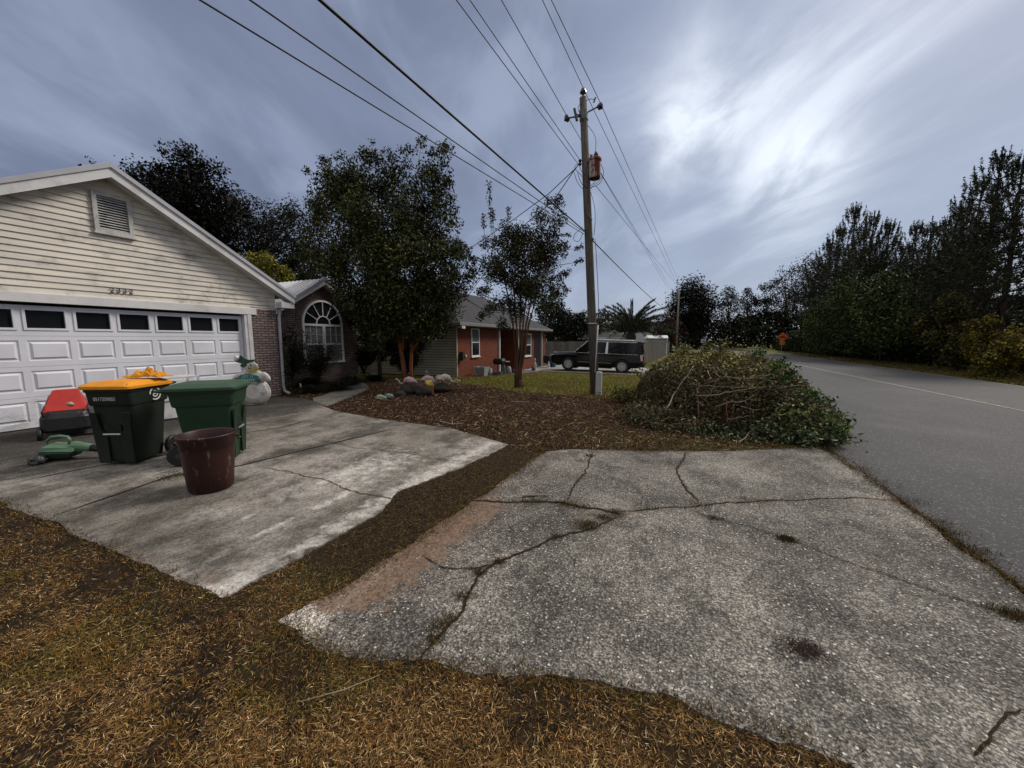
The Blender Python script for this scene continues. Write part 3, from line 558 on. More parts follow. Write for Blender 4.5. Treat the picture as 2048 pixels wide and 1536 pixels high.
mb = MB(); mb.box(-18, XW - .72, .72, 7.2, -.1, 2.44); mb.box(XW - .72, XW - .05, 6.52, 7.19, -.1, 2.44); mb.box(XW - .72, XW - .05, .72, 1.24, -.1, 2.44); mb.box(XW - .72, XW - .02, .72, 7.2, 2.26, 2.44)                     # body behind: garage block
mb.prism([(XW - .02, .72, 2.44), (XW - .02, 7.2, 2.44), (XW - .02, AY, 4.66)], (-8, 0, 0)); mb.build('wall', pm('plain_side_wall', (.3, .27, .22)), house)
# brick piers beside the door
mb = MB(); mb.box(XW - .05, XW + .03, 6.52, 7.22, -.05, 2.44); mb.box(-13, XW - .02, 7.19, 7.23, -.05, 2.44)
mb.build('brick_pier', brick_x, house)
MB().box(XW - .05, XW + .03, .70, 1.24, -.05, 2.44).build('brick_pier', brick_x, house)
# lap siding on the gable: every board a leaning strip, clipped by the roof slope
mb = MB(); h = .112; z = 2.40
while z < 4.70:
    z1 = min(z + h, 4.72)
    def span(zz): w = (AZt + .02 - zz) / SL; return max(.7, AY - w), min(7.22, AY + w)
    a0, a1 = span(z); b0, b1 = span(z1)
    if b1 - b0 > .02: mb.poly([(XW + .034, a0, z), (XW + .034, a1, z), (XW + .012, b1, z1 + .004), (XW + .012, b0, z1 + .004)]); mb.poly([(XW + .034, a0, z), (XW + .034, a1, z), (XW + .008, a1, z), (XW + .008, a0, z)])
    z += h
mb.build('gable_siding', cream, house, fixn=False)
# header board, jambs
MB().box(XW + .0, XW + .07, .9, 6.66, 2.235, 2.40).build('header_trim', trimw, house, bevel=.006)
MB().box(XW - .16, XW + .05, 6.34, 6.515, -.02, 2.235).build('door_jamb', trimw, house, bevel=.004); MB().box(XW - .16, XW + .05, 1.26, 1.43, -.02, 2.235).build('door_jamb', trimw, house, bevel=.004); MB().box(XW + .05, XW + .065, 6.42, 6.515, -.02, 2.235).build('jamb_moulding', trimw, house)
# garage door: four sections of eight raised panels, top row glazed
door = None
def panel(mb, x, y0, y1, z0, z1, out_=.018, m1=.028, m2=.06):
    """raised panel as nested rings on the plane x"""
    R0 = [(x, y0, z0), (x, y1, z0), (x, y1, z1), (x, y0, z1)]
    def ins(d, xo): return [(xo, y0 + d, z0 + d), (xo, y1 - d, z0 + d), (xo, y1 - d, z1 - d), (xo, y0 + d, z1 - d)]
    mb.rings([R0, ins(.008, x - .012), ins(m1, x - .014), ins(m2, x + .008)], cap=(False, True))
kd = NT('garage_door_enamel'); spz = kd.n('ShaderNodeSeparateXYZ'); kd.l(kd.o, spz.inputs[0]); cd = kd.mix(kd.mr(kd.noise(1.5, 5), .3, .7), (.66, .66, .70), (.58, .58, .61))
cd = kd.mix(kd.mr(kd.math('ADD', kd.noise(5, 7, .75, stretch=(1, .6, 1.4)), kd.math('MULTIPLY', kd.math('SUBTRACT', .55, spz.outputs[2]), .22)), .52, .74, 0, .62), cd, (.20, .20, .18)); kd.bump(kd.noise(220, 2, .5), .25, .002); doorw = kd.fin(cd, .5, .3)
DY0, DY1, DZ0, DZ1 = 1.44, 6.33, .03, 2.19; XD = XW - .06
mb = MB(); rows = [DZ0, .575, 1.115, 1.655, DZ1]; pw = (DY1 - DY0) / 8
for i in range(4):
    z0, z1 = rows[i], rows[i + 1] - .006
    for j in range(8):
        y0 = DY0 + j * pw; y1 = y0 + pw; py0, py1, pz0, pz1 = y0 + .045, y1 - .045, z0 + .10, z1 - .075
        if i == 3: py0, py1, pz0, pz1 = y0 + .065, y1 - .065, z0 + .13, z1 - .07
        # stile/rail faces round the opening
        for q in ([(y0, z0), (y1, z0), (py1, pz0), (py0, pz0)], [(y1, z0), (y1, z1), (py1, pz1), (py1, pz0)], [(y1, z1), (y0, z1), (py0, pz1), (py1, pz1)], [(y0, z1), (y0, z0), (py0, pz0), (py0, pz1)]):
            mb.poly([(XD, a, b) for a, b in q])
        if i < 3: panel(mb, XD, py0, py1, pz0, pz1)
    mb.poly([(XD, DY0, z1), (XD, DY1, z1), (XD - .012, DY1, z1 + .003), (XD - .012, DY0, z1 + .003)]); mb.poly([(XD - .012, DY0, z1 + .003), (XD - .012, DY1, z1 + .003), (XD, DY1, z1 + .006), (XD, DY0, z1 + .006)])
door = mb.build('garage_door', doorw, house, fixn=False)
for j in range(8):
    y0 = DY0 + j * pw + .065; y1 = DY0 + (j + 1) * pw - .065; z0, z1 = rows[3] + .13, rows[4] - .076
    fr = MB(); a = [(XD + .014, y0 - .03, z0 - .03), (XD + .014, y1 + .03, z0 - .03), (XD + .014, y1 + .03, z1 + .03), (XD + .014, y0 - .03, z1 + .03)]
    b = [(XD + .014, y0 + .008, z0 + .008), (XD + .014, y1 - .008, z0 + .008), (XD + .014, y1 - .008, z1 - .008), (XD + .014, y0 + .008, z1 - .008)]
    bb = [(XD - .03, p[1], p[2]) for p in b]; a2 = [(XD - .002, p[1], p[2]) for p in a]; fr.rings([a2, a, b, bb], cap=(False, False)); w = fr.build('window', doorw, door)
    MB().box(XD - .034, XD - .024, y0, y1, z0, z1).build('pane', glassmat(), w)
MB().box(XD - .03, XD - .002, DY0, DY1, -.02, DZ0).build('bottom_seal', black, door)
MB().box(XW - .7, XW - .35, DY0, DY1, 0.02, 2.2).build('garage_interior', pm('dark_interior', (.01, .01, .01)), house)
# gable vent
vy0, vy1, vz0, vz1 = 3.72, 4.30, 3.66, 4.42
mb = MB(); 
for (a, b, c, d) in ((vy0 - .0, vy1, vz0, vz0 + .07), (vy0, vy1, vz1 - .07, vz1), (vy0, vy0 + .07, vz0 + .07, vz1 - .07), (vy1 - .07, vy1, vz0 + .07, vz1 - .07)): mb.box(XW + .03, XW + .075, a, b, c, d)
mb.box(XW + .03, XW + .09, vy0 - .02, vy1 + .02, vz0 - .035, vz0 - .001)
vent = mb.build('gable_vent', pm('weathered_white', (.50, .49, .47), (.36, .35, .33), 8, .7, .2, dirt=.5), house, bevel=.004)
mb = MB(); n = 13
for i in range(n):
    z = vz0 + .09 + i * (vz1 - vz0 - .18) / (n - 1); mb.obox((XW + .045, (vy0 + vy1) / 2, z), Vector((.8, 0, -.6)), Vector((0, 1, 0)), Vector((.6, 0, .8)), .022, (vy1 - vy0) / 2 - .07, .004)
mb.build('louvre', MATS['weathered_white'], vent); MB().box(XW + .02, XW + .033, vy0 + .05, vy1 - .05, vz0 + .05, vz1 - .05).build('backing', black, vent)
# house number, each digit stepping with the boards
nm = pm('dark_number', (.02, .018, .016), None, 5, .5)
for ch, y in zip('2332', (3.865, 3.96, 4.055, 4.15)): text('number_digit', ch, .125, nm, (XW + .045, y, 2.56), (0, 1, 0), (0, 0, 1), house, .006, sx=1.15)
# roof: ribbed metal sheets with rake caps and fascia
def gable_roof(prefix, parent, xf, xb, ya, za, half_l, half_r, sl, fasc=.17, mat=roofm, rib=.23, over=.0):
    for sgn, half in ((-1, half_l), (1, half_r)):
        mb = MB(); ye = ya + sgn * half; ze = za - sl * half; nn = Vector((0, sgn * sl, 1)).normalized()
        A = Vector((xf, ya, za)); B = Vector((xf, ye, ze)); C = Vector((xb, ye, ze)); D = Vector((xb, ya, za)); mb.prism([A, B, C, D], nn * .03)
        x = xf - .1
        while x > xb: mb.beam(Vector((x, ya, za)) + nn * .04, Vector((x, ye, ze)) + nn * .04, .035, .035, up=nn); x -= rib
        mb.build('roof', mat, parent)
        mb = MB(); P = lambda y, z: Vector((xf, y, z)); d = Vector((0, 0, -1))
        mb.prism([P(ya, za - .002), P(ye, ze - .002), P(ye, ze - fasc), P(ya, za - fasc - .02)], (-.03, 0, 0)); mb.build('fascia', trimw, parent)
        mb = MB(); mb.prism([P(ya, za + .075) + Vector((.03, 0, 0)), P(ye + sgn * .03, ze + .055) + Vector((.03, 0, 0)), P(ye + sgn * .03, ze - .02) + Vector((.03, 0, 0)), P(ya, za - .015) + Vector((.03, 0, 0))], (-.03, 0, 0))
        mb.prism([P(ya, za + .075), P(ye, ze + .055), P(ye, ze + .067), P(ya, za + .087)], (-.14, 0, 0)); mb.build('rake_cap', pm('rake_cap_metal', (.42, .42, .44), (.34, .34, .36), 3, .35, .5), parent)
        mb = MB(); mb.prism([P(ya, za - fasc - .0) + Vector((-.03, 0, 0)), P(ye, ze - fasc + .02) + Vector((-.03, 0, 0)), P(ye, ze - fasc + .035) + Vector((-.03, 0, 0)), P(ya, za - fasc + .015) + Vector((-.03, 0, 0))], (-.28, 0, 0)); mb.build('soffit', trimw, parent)
gable_roof('garage', house, XW + .31, -18.3, 3.95, 4.87, 3.66, 3.66, SL)
mb = MB(); mb.box(XW + .03, XW + .27, 7.23, 7.62, 2.46, 2.62);  mb.build('eave_return', trimw, house, bevel=.01)
MB().tube([(XW + .05, 7.28, 2.44), (XW + .10, 7.30, 2.36), (XW + .07, 7.27, 2.22), (XW + .06, 7.265, .25), (XW + .10, 7.275, .10), (XW + .26, 7.28, .05)], .042, 8).build('downspout', pm('grey_gutter', (.36, .35, .35), (.27, .26, .26), 5, .5, .3, dirt=.3), house, smooth=True)
# ---- wing with the arched window
XG = -12.4; WY, WZ = 10.45, 3.66; wsl = .62
mb = MB(); mb.box(-20, XG, 7.3, 12.1, -.15, 2.34); mb.prism([(XG, 8.34, 2.34), (XG, 12.1, 2.34), (XG, 12.1, 2.6), (XG, WY, WZ - .02)], (-7, 0, 0)); mb.build('wing_wall', brick_x, house)
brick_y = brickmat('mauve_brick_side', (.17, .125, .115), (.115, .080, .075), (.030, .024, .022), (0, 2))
MB().box(-20, XG - .01, 12.1, 12.11, -.15, 2.34).build('wing_side_wall', brick_y, house)
gable_roof('wing', house, XG + .28, -19.5, WY, WZ + .14, 2.4, 2.05, wsl, .15)
mb = MB(); mb.box(XG + .0, XG + .26, 12.12, 12.55, 2.30, 2.46); mb.box(XG - 4, XG + .0, 12.12, 12.5, 2.30, 2.33); mb.build('wing_eave_return', trimw, house, bevel=.01)
wy, wr, wz0, wzm = 10.45, .89, .74, 2.16
# soldier course
mb = MB()
for i in range(27):
    t = math.pi * (i + .5) / 27; a = Vector((0, math.cos(t), math.sin(t))); b = Vector((0, -math.sin(t), math.cos(t)))
    mb.obox(Vector((XG + .01, wy, wzm)) + a * (wr + .16), Vector((1, 0, 0)), a, b, .012, .095, .045)
mb.build('brick_arch', brickmat('arch_brick', (.15, .11, .10), (.10, .075, .07), (.1, .075, .07), (1, 2), .5, .3), house, bevel=.004)
win = MB()
def arc(r0, r1, x0, x1, cy, cz, n=28, a0=0, a1=math.pi):
    rg = []
    for i in range(n + 1):
        t = a0 + (a1 - a0) * i / n; c, s = math.cos(t), math.sin(t); rg.append([(x0, cy + r0 * c, cz + r0 * s), (x1, cy + r0 * c, cz + r0 * s), (x1, cy + r1 * c, cz + r1 * s), (x0, cy + r1 * c, cz + r1 * s)])
    return rg
X0, X1 = XG + .004, XG + .06
win.rings(arc(wr, wr - .065, X0, X1, wy, wzm)); win.rings(arc(.31, .28, X0, X1 - .015, wy, wzm))
win.box(X0, X1, wy - wr, wy + wr, wzm - .085, wzm); win.box(X0, X1, wy - wr, wy - wr + .065, wz0, wzm - .085); win.box(X0, X1, wy + wr - .065, wy + wr, wz0, wzm - .085); win.box(X0, X1 + .01, wy - wr - .02, wy + wr + .02, wz0 - .06, wz0)
win.box(X0, X1, wy - .055, wy + .055, wz0, wzm - .085)
for i in range(1, 6): t = math.pi * i / 6; win.beam((X1 - .025, wy + .30 * math.cos(t), wzm + .30 * math.sin(t)), (X1 - .025, wy + (wr - .05) * math.cos(t), wzm + (wr - .05) * math.sin(t)), .022, .02, up=(1, 0, 0))
aw = win.build('arched_window', pm('window_white', (.72, .72, .72), (.62, .62, .62), 3, .4, .35, bump=.02), house)
mr_ = (wz0 + wzm - .085) / 2
for s in (-1, 1):
    y0, y1 = sorted((wy + s * .055, wy + s * (wr - .065))); f = MB(); f.box(X0, X1 - .01, y0, y1, mr_ - .03, mr_ + .03)
    for k in (1, 2): f.box(X0, X1 - .028, y0 + (y1 - y0) * k / 3 - .008, y0 + (y1 - y0) * k / 3 + .008, mr_ + .03, wzm - .085)
    f.box(X0, X1 - .028, y0, y1, (mr_ + wzm) / 2 - .035, (mr_ + wzm) / 2 - .019); f.build('sash', MATS['window_white'], aw)
    b = MB(); z = wz0 + .02
    while z < wzm - .12: b.box(X0 + .001, X0 + .012, y0, y1, z, z + .017); z += .026
    b.build('blind', pm('blind_slats', (.30, .30, .30), (.22, .22, .22), 4), aw)
mb = MB(); mb.prism([(XG + .002, wy + (wr - .03) * math.cos(math.pi * i / 24), wzm + (wr - .03) * math.sin(math.pi * i / 24)) for i in range(25)], (.004, 0, 0)); mb.box(XG + .001, XG + .003, wy - wr + .05, wy + wr - .05, wz0, wzm - .08); mb.build('pane', glassmat(), aw)
# main block of the house set back behind
mb = MB(); mb.box(-21, -14.5, 7.3, 14.2, -.2, 2.34); mb.build('rear_wall', MATS['cream_siding'], house)
# ================================================================== RED BRICK HOUSE NEXT DOOR
redx = brickmat('red_brick', (.215, .052, .024), (.140, .034, .018), (.065, .040, .030), (1, 2), .205, .072, .008, .25)
redy = brickmat('red_brick_end', (.24, .052, .03), (.17, .036, .023), (.07, .05, .04), (0, 2), .205, .072, .009, .3)
sidg = NT('grey_beige_lap_siding'); sp = sidg.n('ShaderNodeSeparateXYZ'); sidg.l(sidg.o, sp.inputs[0])
tri = sidg.math('FRACT', sidg.math('MULTIPLY', sp.outputs[2], 7.2)); c0 = sidg.mix(sidg.mr(sidg.noise(2, 5), .35, .7), (.34, .32, .26), (.24, .225, .18)); sidg.bump(tri, .9, .02)
sid_m = sidg.fin(c0, .6, .2)
shing = brickmat('grey_shingle', (.055, .055, .060), (.038, .038, .042), (.024, .024, .027), (0, 1), .3, .13, .012, .3)
XR = -9.3
red = thing('brick_house', 'low red brick house with a grey shingle roof and dark porch', 'house', (-9.3, 18, -.2))
mb = MB(); mb.box(XR - 6, XR, 15.0, 19.5, -.6, 2.33); mb.box(XR - 6, XR, 22.3, 27.7, -.6, 2.33); mb.build('brick_wall', redx, red)
# lap siding end wall as real leaning boards
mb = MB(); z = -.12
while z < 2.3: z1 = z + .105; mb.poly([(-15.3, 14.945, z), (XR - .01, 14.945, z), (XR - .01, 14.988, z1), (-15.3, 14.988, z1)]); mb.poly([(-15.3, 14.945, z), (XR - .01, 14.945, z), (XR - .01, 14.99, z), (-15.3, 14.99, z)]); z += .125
MB().box(-15.3, XR - .0, 14.99, 14.999, -.6, 2.33).build('lap_shade_backing', pm('lap_shade_tone', (.05, .045, .035)), red); mb.build('side_siding', pm('beige_siding', (.40, .37, .29), (.31, .29, .23), 2.5, .6, .2, dirt=.3, stretch=(.4, 1, 1)), red)  # dark backing stands in for the shade line under each lap
MB().box(XR - .03, XR + .02, 14.95, 15.03, -.2, 2.33).build('corner_trim', pm('tan_trim', (.36, .33, .26)), red)
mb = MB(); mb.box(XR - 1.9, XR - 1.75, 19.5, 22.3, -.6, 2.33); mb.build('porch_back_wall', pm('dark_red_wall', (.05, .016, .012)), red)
ptrim = pm('porch_white', (.55, .55, .55), (.45, .45, .45), 3, .5)
MB().box(XR - .02, XR + .08, 19.42, 19.54, -.25, 2.3).build('porch_post', ptrim, red, bevel=.005)
MB().box(XR - .02, XR + .08, 22.22, 22.38, -.35, 2.3).build('porch_post', ptrim, red, bevel=.005)
MB().box(XR - 1.74, XR - 1.70, 20.3, 21.2, -.25, 1.8).build('front_door', pm('dark_door', (.02, .02, .022), None, 4, .35), red)
def sashwin(parent, x, y0, y1, z0, z1, m=MATS['window_white'], t=.05):
    f = MB(); zm = (z0 + z1) / 2
    for a in ((y0, y1, z0, z0 + t), (y0, y1, z1 - t, z1), (y0, y0 + t, z0 + t, z1 - t), (y1 - t, y1, z0 + t, z1 - t), (y0 + t, y1 - t, zm - t * .45, zm + t * .45)): f.box(x, x + .05, *a)
    w = f.build('window', m, parent, bevel=.004); MB().box(x + .001, x + .014, y0 + .02, y1 - .02, z0 + .02, zm).build('lower_pane', glassmat(), w)
    MB().box(x + .001, x + .014, y0 + .02, y1 - .02, zm, z1 - .02).build('upper_pane', glassmat('pale_curtain_glass', (.075, .085, .085), .12), w)
    MB().box(x, x + .08, y0 - .04, y1 + .04, z0 - .05, z0 - .002).build('sill', m, w); return w
sashwin(red, XR + .002, 16.3, 17.12, .74, 2.12); sashwin(red, XR + .002, 23.3, 24.6, .45, 1.95)
MB().box(XR - .3, XR + .02, 25.3, 26.45, -.5, 2.1).build('side_door', MATS['dark_door'], red)
MB().box(XR, XR + .12, 26.6, 26.78, -.5, 2.3).build('downspout', pm('grey_post', (.30, .29, .27)), red)
def hiproof(parent, x0, x1, y0, y1, ze, zr, mat, ov=0., ridge='y', hip0=True, hip1=True):
    mb = MB(); cx = (x0 + x1) / 2; hw = (x1 - x0) / 2; a = (cx, y0 + (hw if hip0 else 0), zr); b = (cx, y1 - (hw if hip1 else 0), zr)
    mb.poly([(x1, y0, ze), (x1, y1, ze), b, a]); mb.poly([(x0, y1, ze), (x0, y0, ze), a, b]); mb.poly([(x0, y0, ze), (x1, y0, ze), a]); mb.poly([(x1, y1, ze), (x0, y1, ze), b]); mb.poly([(x0, y0, ze - .02), (x1, y0, ze - .02), (x1, y1, ze - .02), (x0, y1, ze - .02)][::-1]); return mb
hiproof(red, -15.6, XR + .42, 14.55, 20.4, 2.34, 4.75, shing, hip0=True, hip1=True).build('roof', shing, red)
hiproof(red, -16.5, XR + .40, 19.0, 28.2, 2.32, 4.5, shing, hip0=False, hip1=True).build('roof', shing, red)
mb = MB(); mb.box(XR + .40, XR + .50, 14.5, 20.42, 2.20, 2.35); mb.box(XR + .38, XR + .47, 20.43, 28.2, 2.18, 2.32); mb.box(-15.6, XR + .40, 14.48, 14.56, 2.2, 2.35); g_ = mb.build('gutter', pm('taupe_gutter', (.22, .21, .195), (.17, .16, .15), 4, .45), red, bevel=.01)
MB().box(-15.5, XR + .40, 14.57, 28, 2.17, 2.19).build('soffit', pm('soffit_grey', (.2, .19, .18)), red)
mb = MB(); mb.box(XR + .30, XR + .42, 14.62, 14.82, 2.10, 2.16); mb.lathe([(.03, 0), (.06, .05), (.07, .12)], (XR + .40, 14.7, 2.12), 10, 'x'); mb.lathe([(.03, 0), (.06, .05), (.07, .12)], (XR + .40, 14.85, 2.12), 10, 'x'); mb.build('floodlight', pm('lamp_white', (.7, .7, .7)), red)
hr = MB(); hr.lathe([(.0, 0), (.16, 0), (.16, .10), (.0, .10)], (XR + .06, 15.32, .82), 14, 'x'); hr.box(XR, XR + .2, 15.2, 15.3, .6, 1.0); tag(hr.build('hose_reel', pm('reel_dark', (.03, .03, .03))), 'dark hose reel on the corner of the red brick wall', 'hose reel')
tag(MB().blob((XR + .22, 15.42, .78), (.06, .07, .09), 3, .2).build('hanging_cup', pm('pale_plastic', (.5, .5, .48)), smooth=True), 'small pale cup hanging beside the hose reel', 'cup')
# ================================================================== FENCE, FAR HOUSES
fw = NT('weathered_board'); sp = fw.n('ShaderNodeSeparateXYZ'); fw.l(fw.o, sp.inputs[0]); 
fwv = fw.noise(3, 5, .6, stretch=(7, 7, .5)); bd = fw.n('ShaderNodeTexWhiteNoise'); bd.noise_dimensions = '1D'; fw.l(fw.math('FLOOR', fw.math('MULTIPLY', fw.math('ADD', sp.outputs[0], sp.outputs[1]), 6.8)), bd.inputs['W'])
fc = fw.mix(bd.outputs['Value'], (.20, .185, .165), (.115, .105, .095)); fwm = fw.fin(fw.mix(fw.mr(fwv, .35, .7), fc, (.075, .068, .06)), .85, .15)
fence = thing('board_fence', 'tall weathered grey board fence behind the black car', 'fence', (-2.5, 32, -.4))
def boards(p, q, h, hang=0.):
    mb = MB(); a = Vector(p); b = Vector(q); Ln = (b - a).length; d = (b - a).normalized(); n = int(Ln / .147); s = Vector((-d.y, d.x))
    for i in range(n):
        c = a + d * (i + .5) * .147; z = T(c.x, c.y) + .02; hh = h + .015 * math.sin(i * 12.9) * 1.0; o = s * .008 * (i % 2)
        P = [c + o - d * .068 - s * .009, c + o + d * .068 - s * .009, c + o + d * .068 + s * .009, c + o - d * .068 + s * .009]
        mb.rings([[(p_.x, p_.y, z) for p_ in P], [(p_.x, p_.y, z + hh - .03) for p_ in P], [((p_ - c).x * .7 + c.x, (p_ - c).y * .7 + c.y, z + hh) for p_ in P]])
    return mb
boards((-11.6, 32.0), (-2.5, 32.0), 1.84).build('board_panel', fwm, fence); boards((-2.5, 32.0), (-1.0, 58.0), 1.84).build('board_panel', fwm, fence)
for x, y in [(-11.6, 32.08), (-9.2, 32.08), (-6.8, 32.08), (-4.6, 32.08), (-2.5, 32.08)]: MB().box(x - .05, x + .05, y, y + .1, T(x, y), T(x, y) + 1.8).build('post', fwm, fence)
def simple_house(name, label, x0, x1, y0, y1, ze, zr, wallm, roofm_, ridge, fasc, zb=-.6, wins=(), hip=False):
    h = thing(name, label, 'house', ((x0 + x1) / 2, (y0 + y1) / 2, zb)); MB().box(x0, x1, y0, y1, zb, ze).build('wall', wallm, h); mb = MB(); cx, cy = (x0 + x1) / 2, (y0 + y1) / 2
    if ridge == 'x':
        q = (cy - y0) if hip else 0; A = (x0 - .4 + q, cy, zr); B = (x1 + .4 - q, cy, zr); mb.poly([(x0 - .4, y0 - .4, ze), (x1 + .4, y0 - .4, ze), B, A]); mb.poly([(x1 + .4, y1 + .4, ze), (x0 - .4, y1 + .4, ze), A, B]); mb.poly([(x1 + .4, y0 - .4, ze), (x1 + .4, y1 + .4, ze), B]); mb.poly([(x0 - .4, y1 + .4, ze), (x0 - .4, y0 - .4, ze), A])
    else:
        A = (cx, y0 - .3, zr); B = (cx, y1 + .3, zr); mb.prism([(x0 - .4, y0 - .3, ze), A, (cx, y0 - .3, zr - .15), (x0 - .4, y0 - .3, ze - .15)], (0, y1 - y0 + .6, 0)); mb.prism([(x1 + .4, y0 - .3, ze), A, (cx, y0 - .3, zr - .15), (x1 + .4, y0 - .3, ze - .15)], (0, y1 - y0 + .6, 0)); MB().prism([(x0, y0, ze), (x1, y0, ze), (cx, y0, zr - .16)], (0, y1 - y0, 0)).build('gable', wallm, h)
    mb.build('roof', roofm_, h)
    if fasc: MB().box(x0 - .42, x1 + .42, y0 - .46, y0 - .40, ze - .22, ze + .02).build('fascia', pm('bright_fascia', (.7, .7, .68)), h)
    for (a, b, c, d, nm_) in wins: MB().box(a, b, y0 - .04, y0 - .005, c, d).build(nm_, pm('bright_fascia', (.7, .7, .68)) if nm_ == 'window_frame' or nm_ == 'post' else glassmat(), h)
    return h
def at42(px, py, Y): p = atY(px, py, Y); return p.x, p.z
xa, _ = at42(1110, 676, 44); xb, _ = at42(1248, 676, 44); zf = atY(1200, 676, 44).z
simple_house('bungalow', 'low bungalow with a dark roof and bright white fascia beyond the fence', xa, xb, 44, 52, zf + .1, atY(1215, 652, 48).z, pm('grey_wall', (.14, .14, .13)), shing, 'x', True, wins=[(atY(1198, 680, 44).x, atY(1222, 680, 44).x, zf - 1.6, zf - .15, 'window'), (atY(1232, 680, 44).x, atY(1236, 680, 44).x, zf - 2, zf - .15, 'post')], hip=True)
xa, _ = at42(1262, 680, 70); xb, _ = at42(1335, 680, 70)
simple_house('white_house', 'white gabled house behind the palm', xa, xb, 70, 78, atY(1300, 672, 70).z, atY(1298, 642, 70).z, pm('house_white', (.52, .52, .54)), shing, 'y', False)
shed = thing('shed', 'small white shed showing over the board fence', 'shed', (atY(1312, 690, 52).x, 52, -.5)); xa = atY(1291, 680, 52).x; xb = atY(1334, 680, 52).x; zt = atY(1312, 677, 52).z
MB().box(xa, xb, 52, 54.5, -.6, zt).build('wall', pm('shed_white', (.55, .57, .60)), shed); mb = MB(); mb.prism([(xa - .15, 51.8, zt), (xb + .15, 51.8, zt), (xb, 53.2, zt + .35), (xa, 53.2, zt + .35)], (0, 0, .06)); mb.box(xa - .15, xb + .15, 51.75, 51.8, zt - .06, zt + .08); mb.build('roof', pm('bright_fascia', (.7, .7, .68)), shed)
MB().box(atY(1297, 684, 52).x, atY(1305, 684, 52).x, 51.96, 51.99, zt - 1.0, zt - .35).build('window', glassmat(), shed)
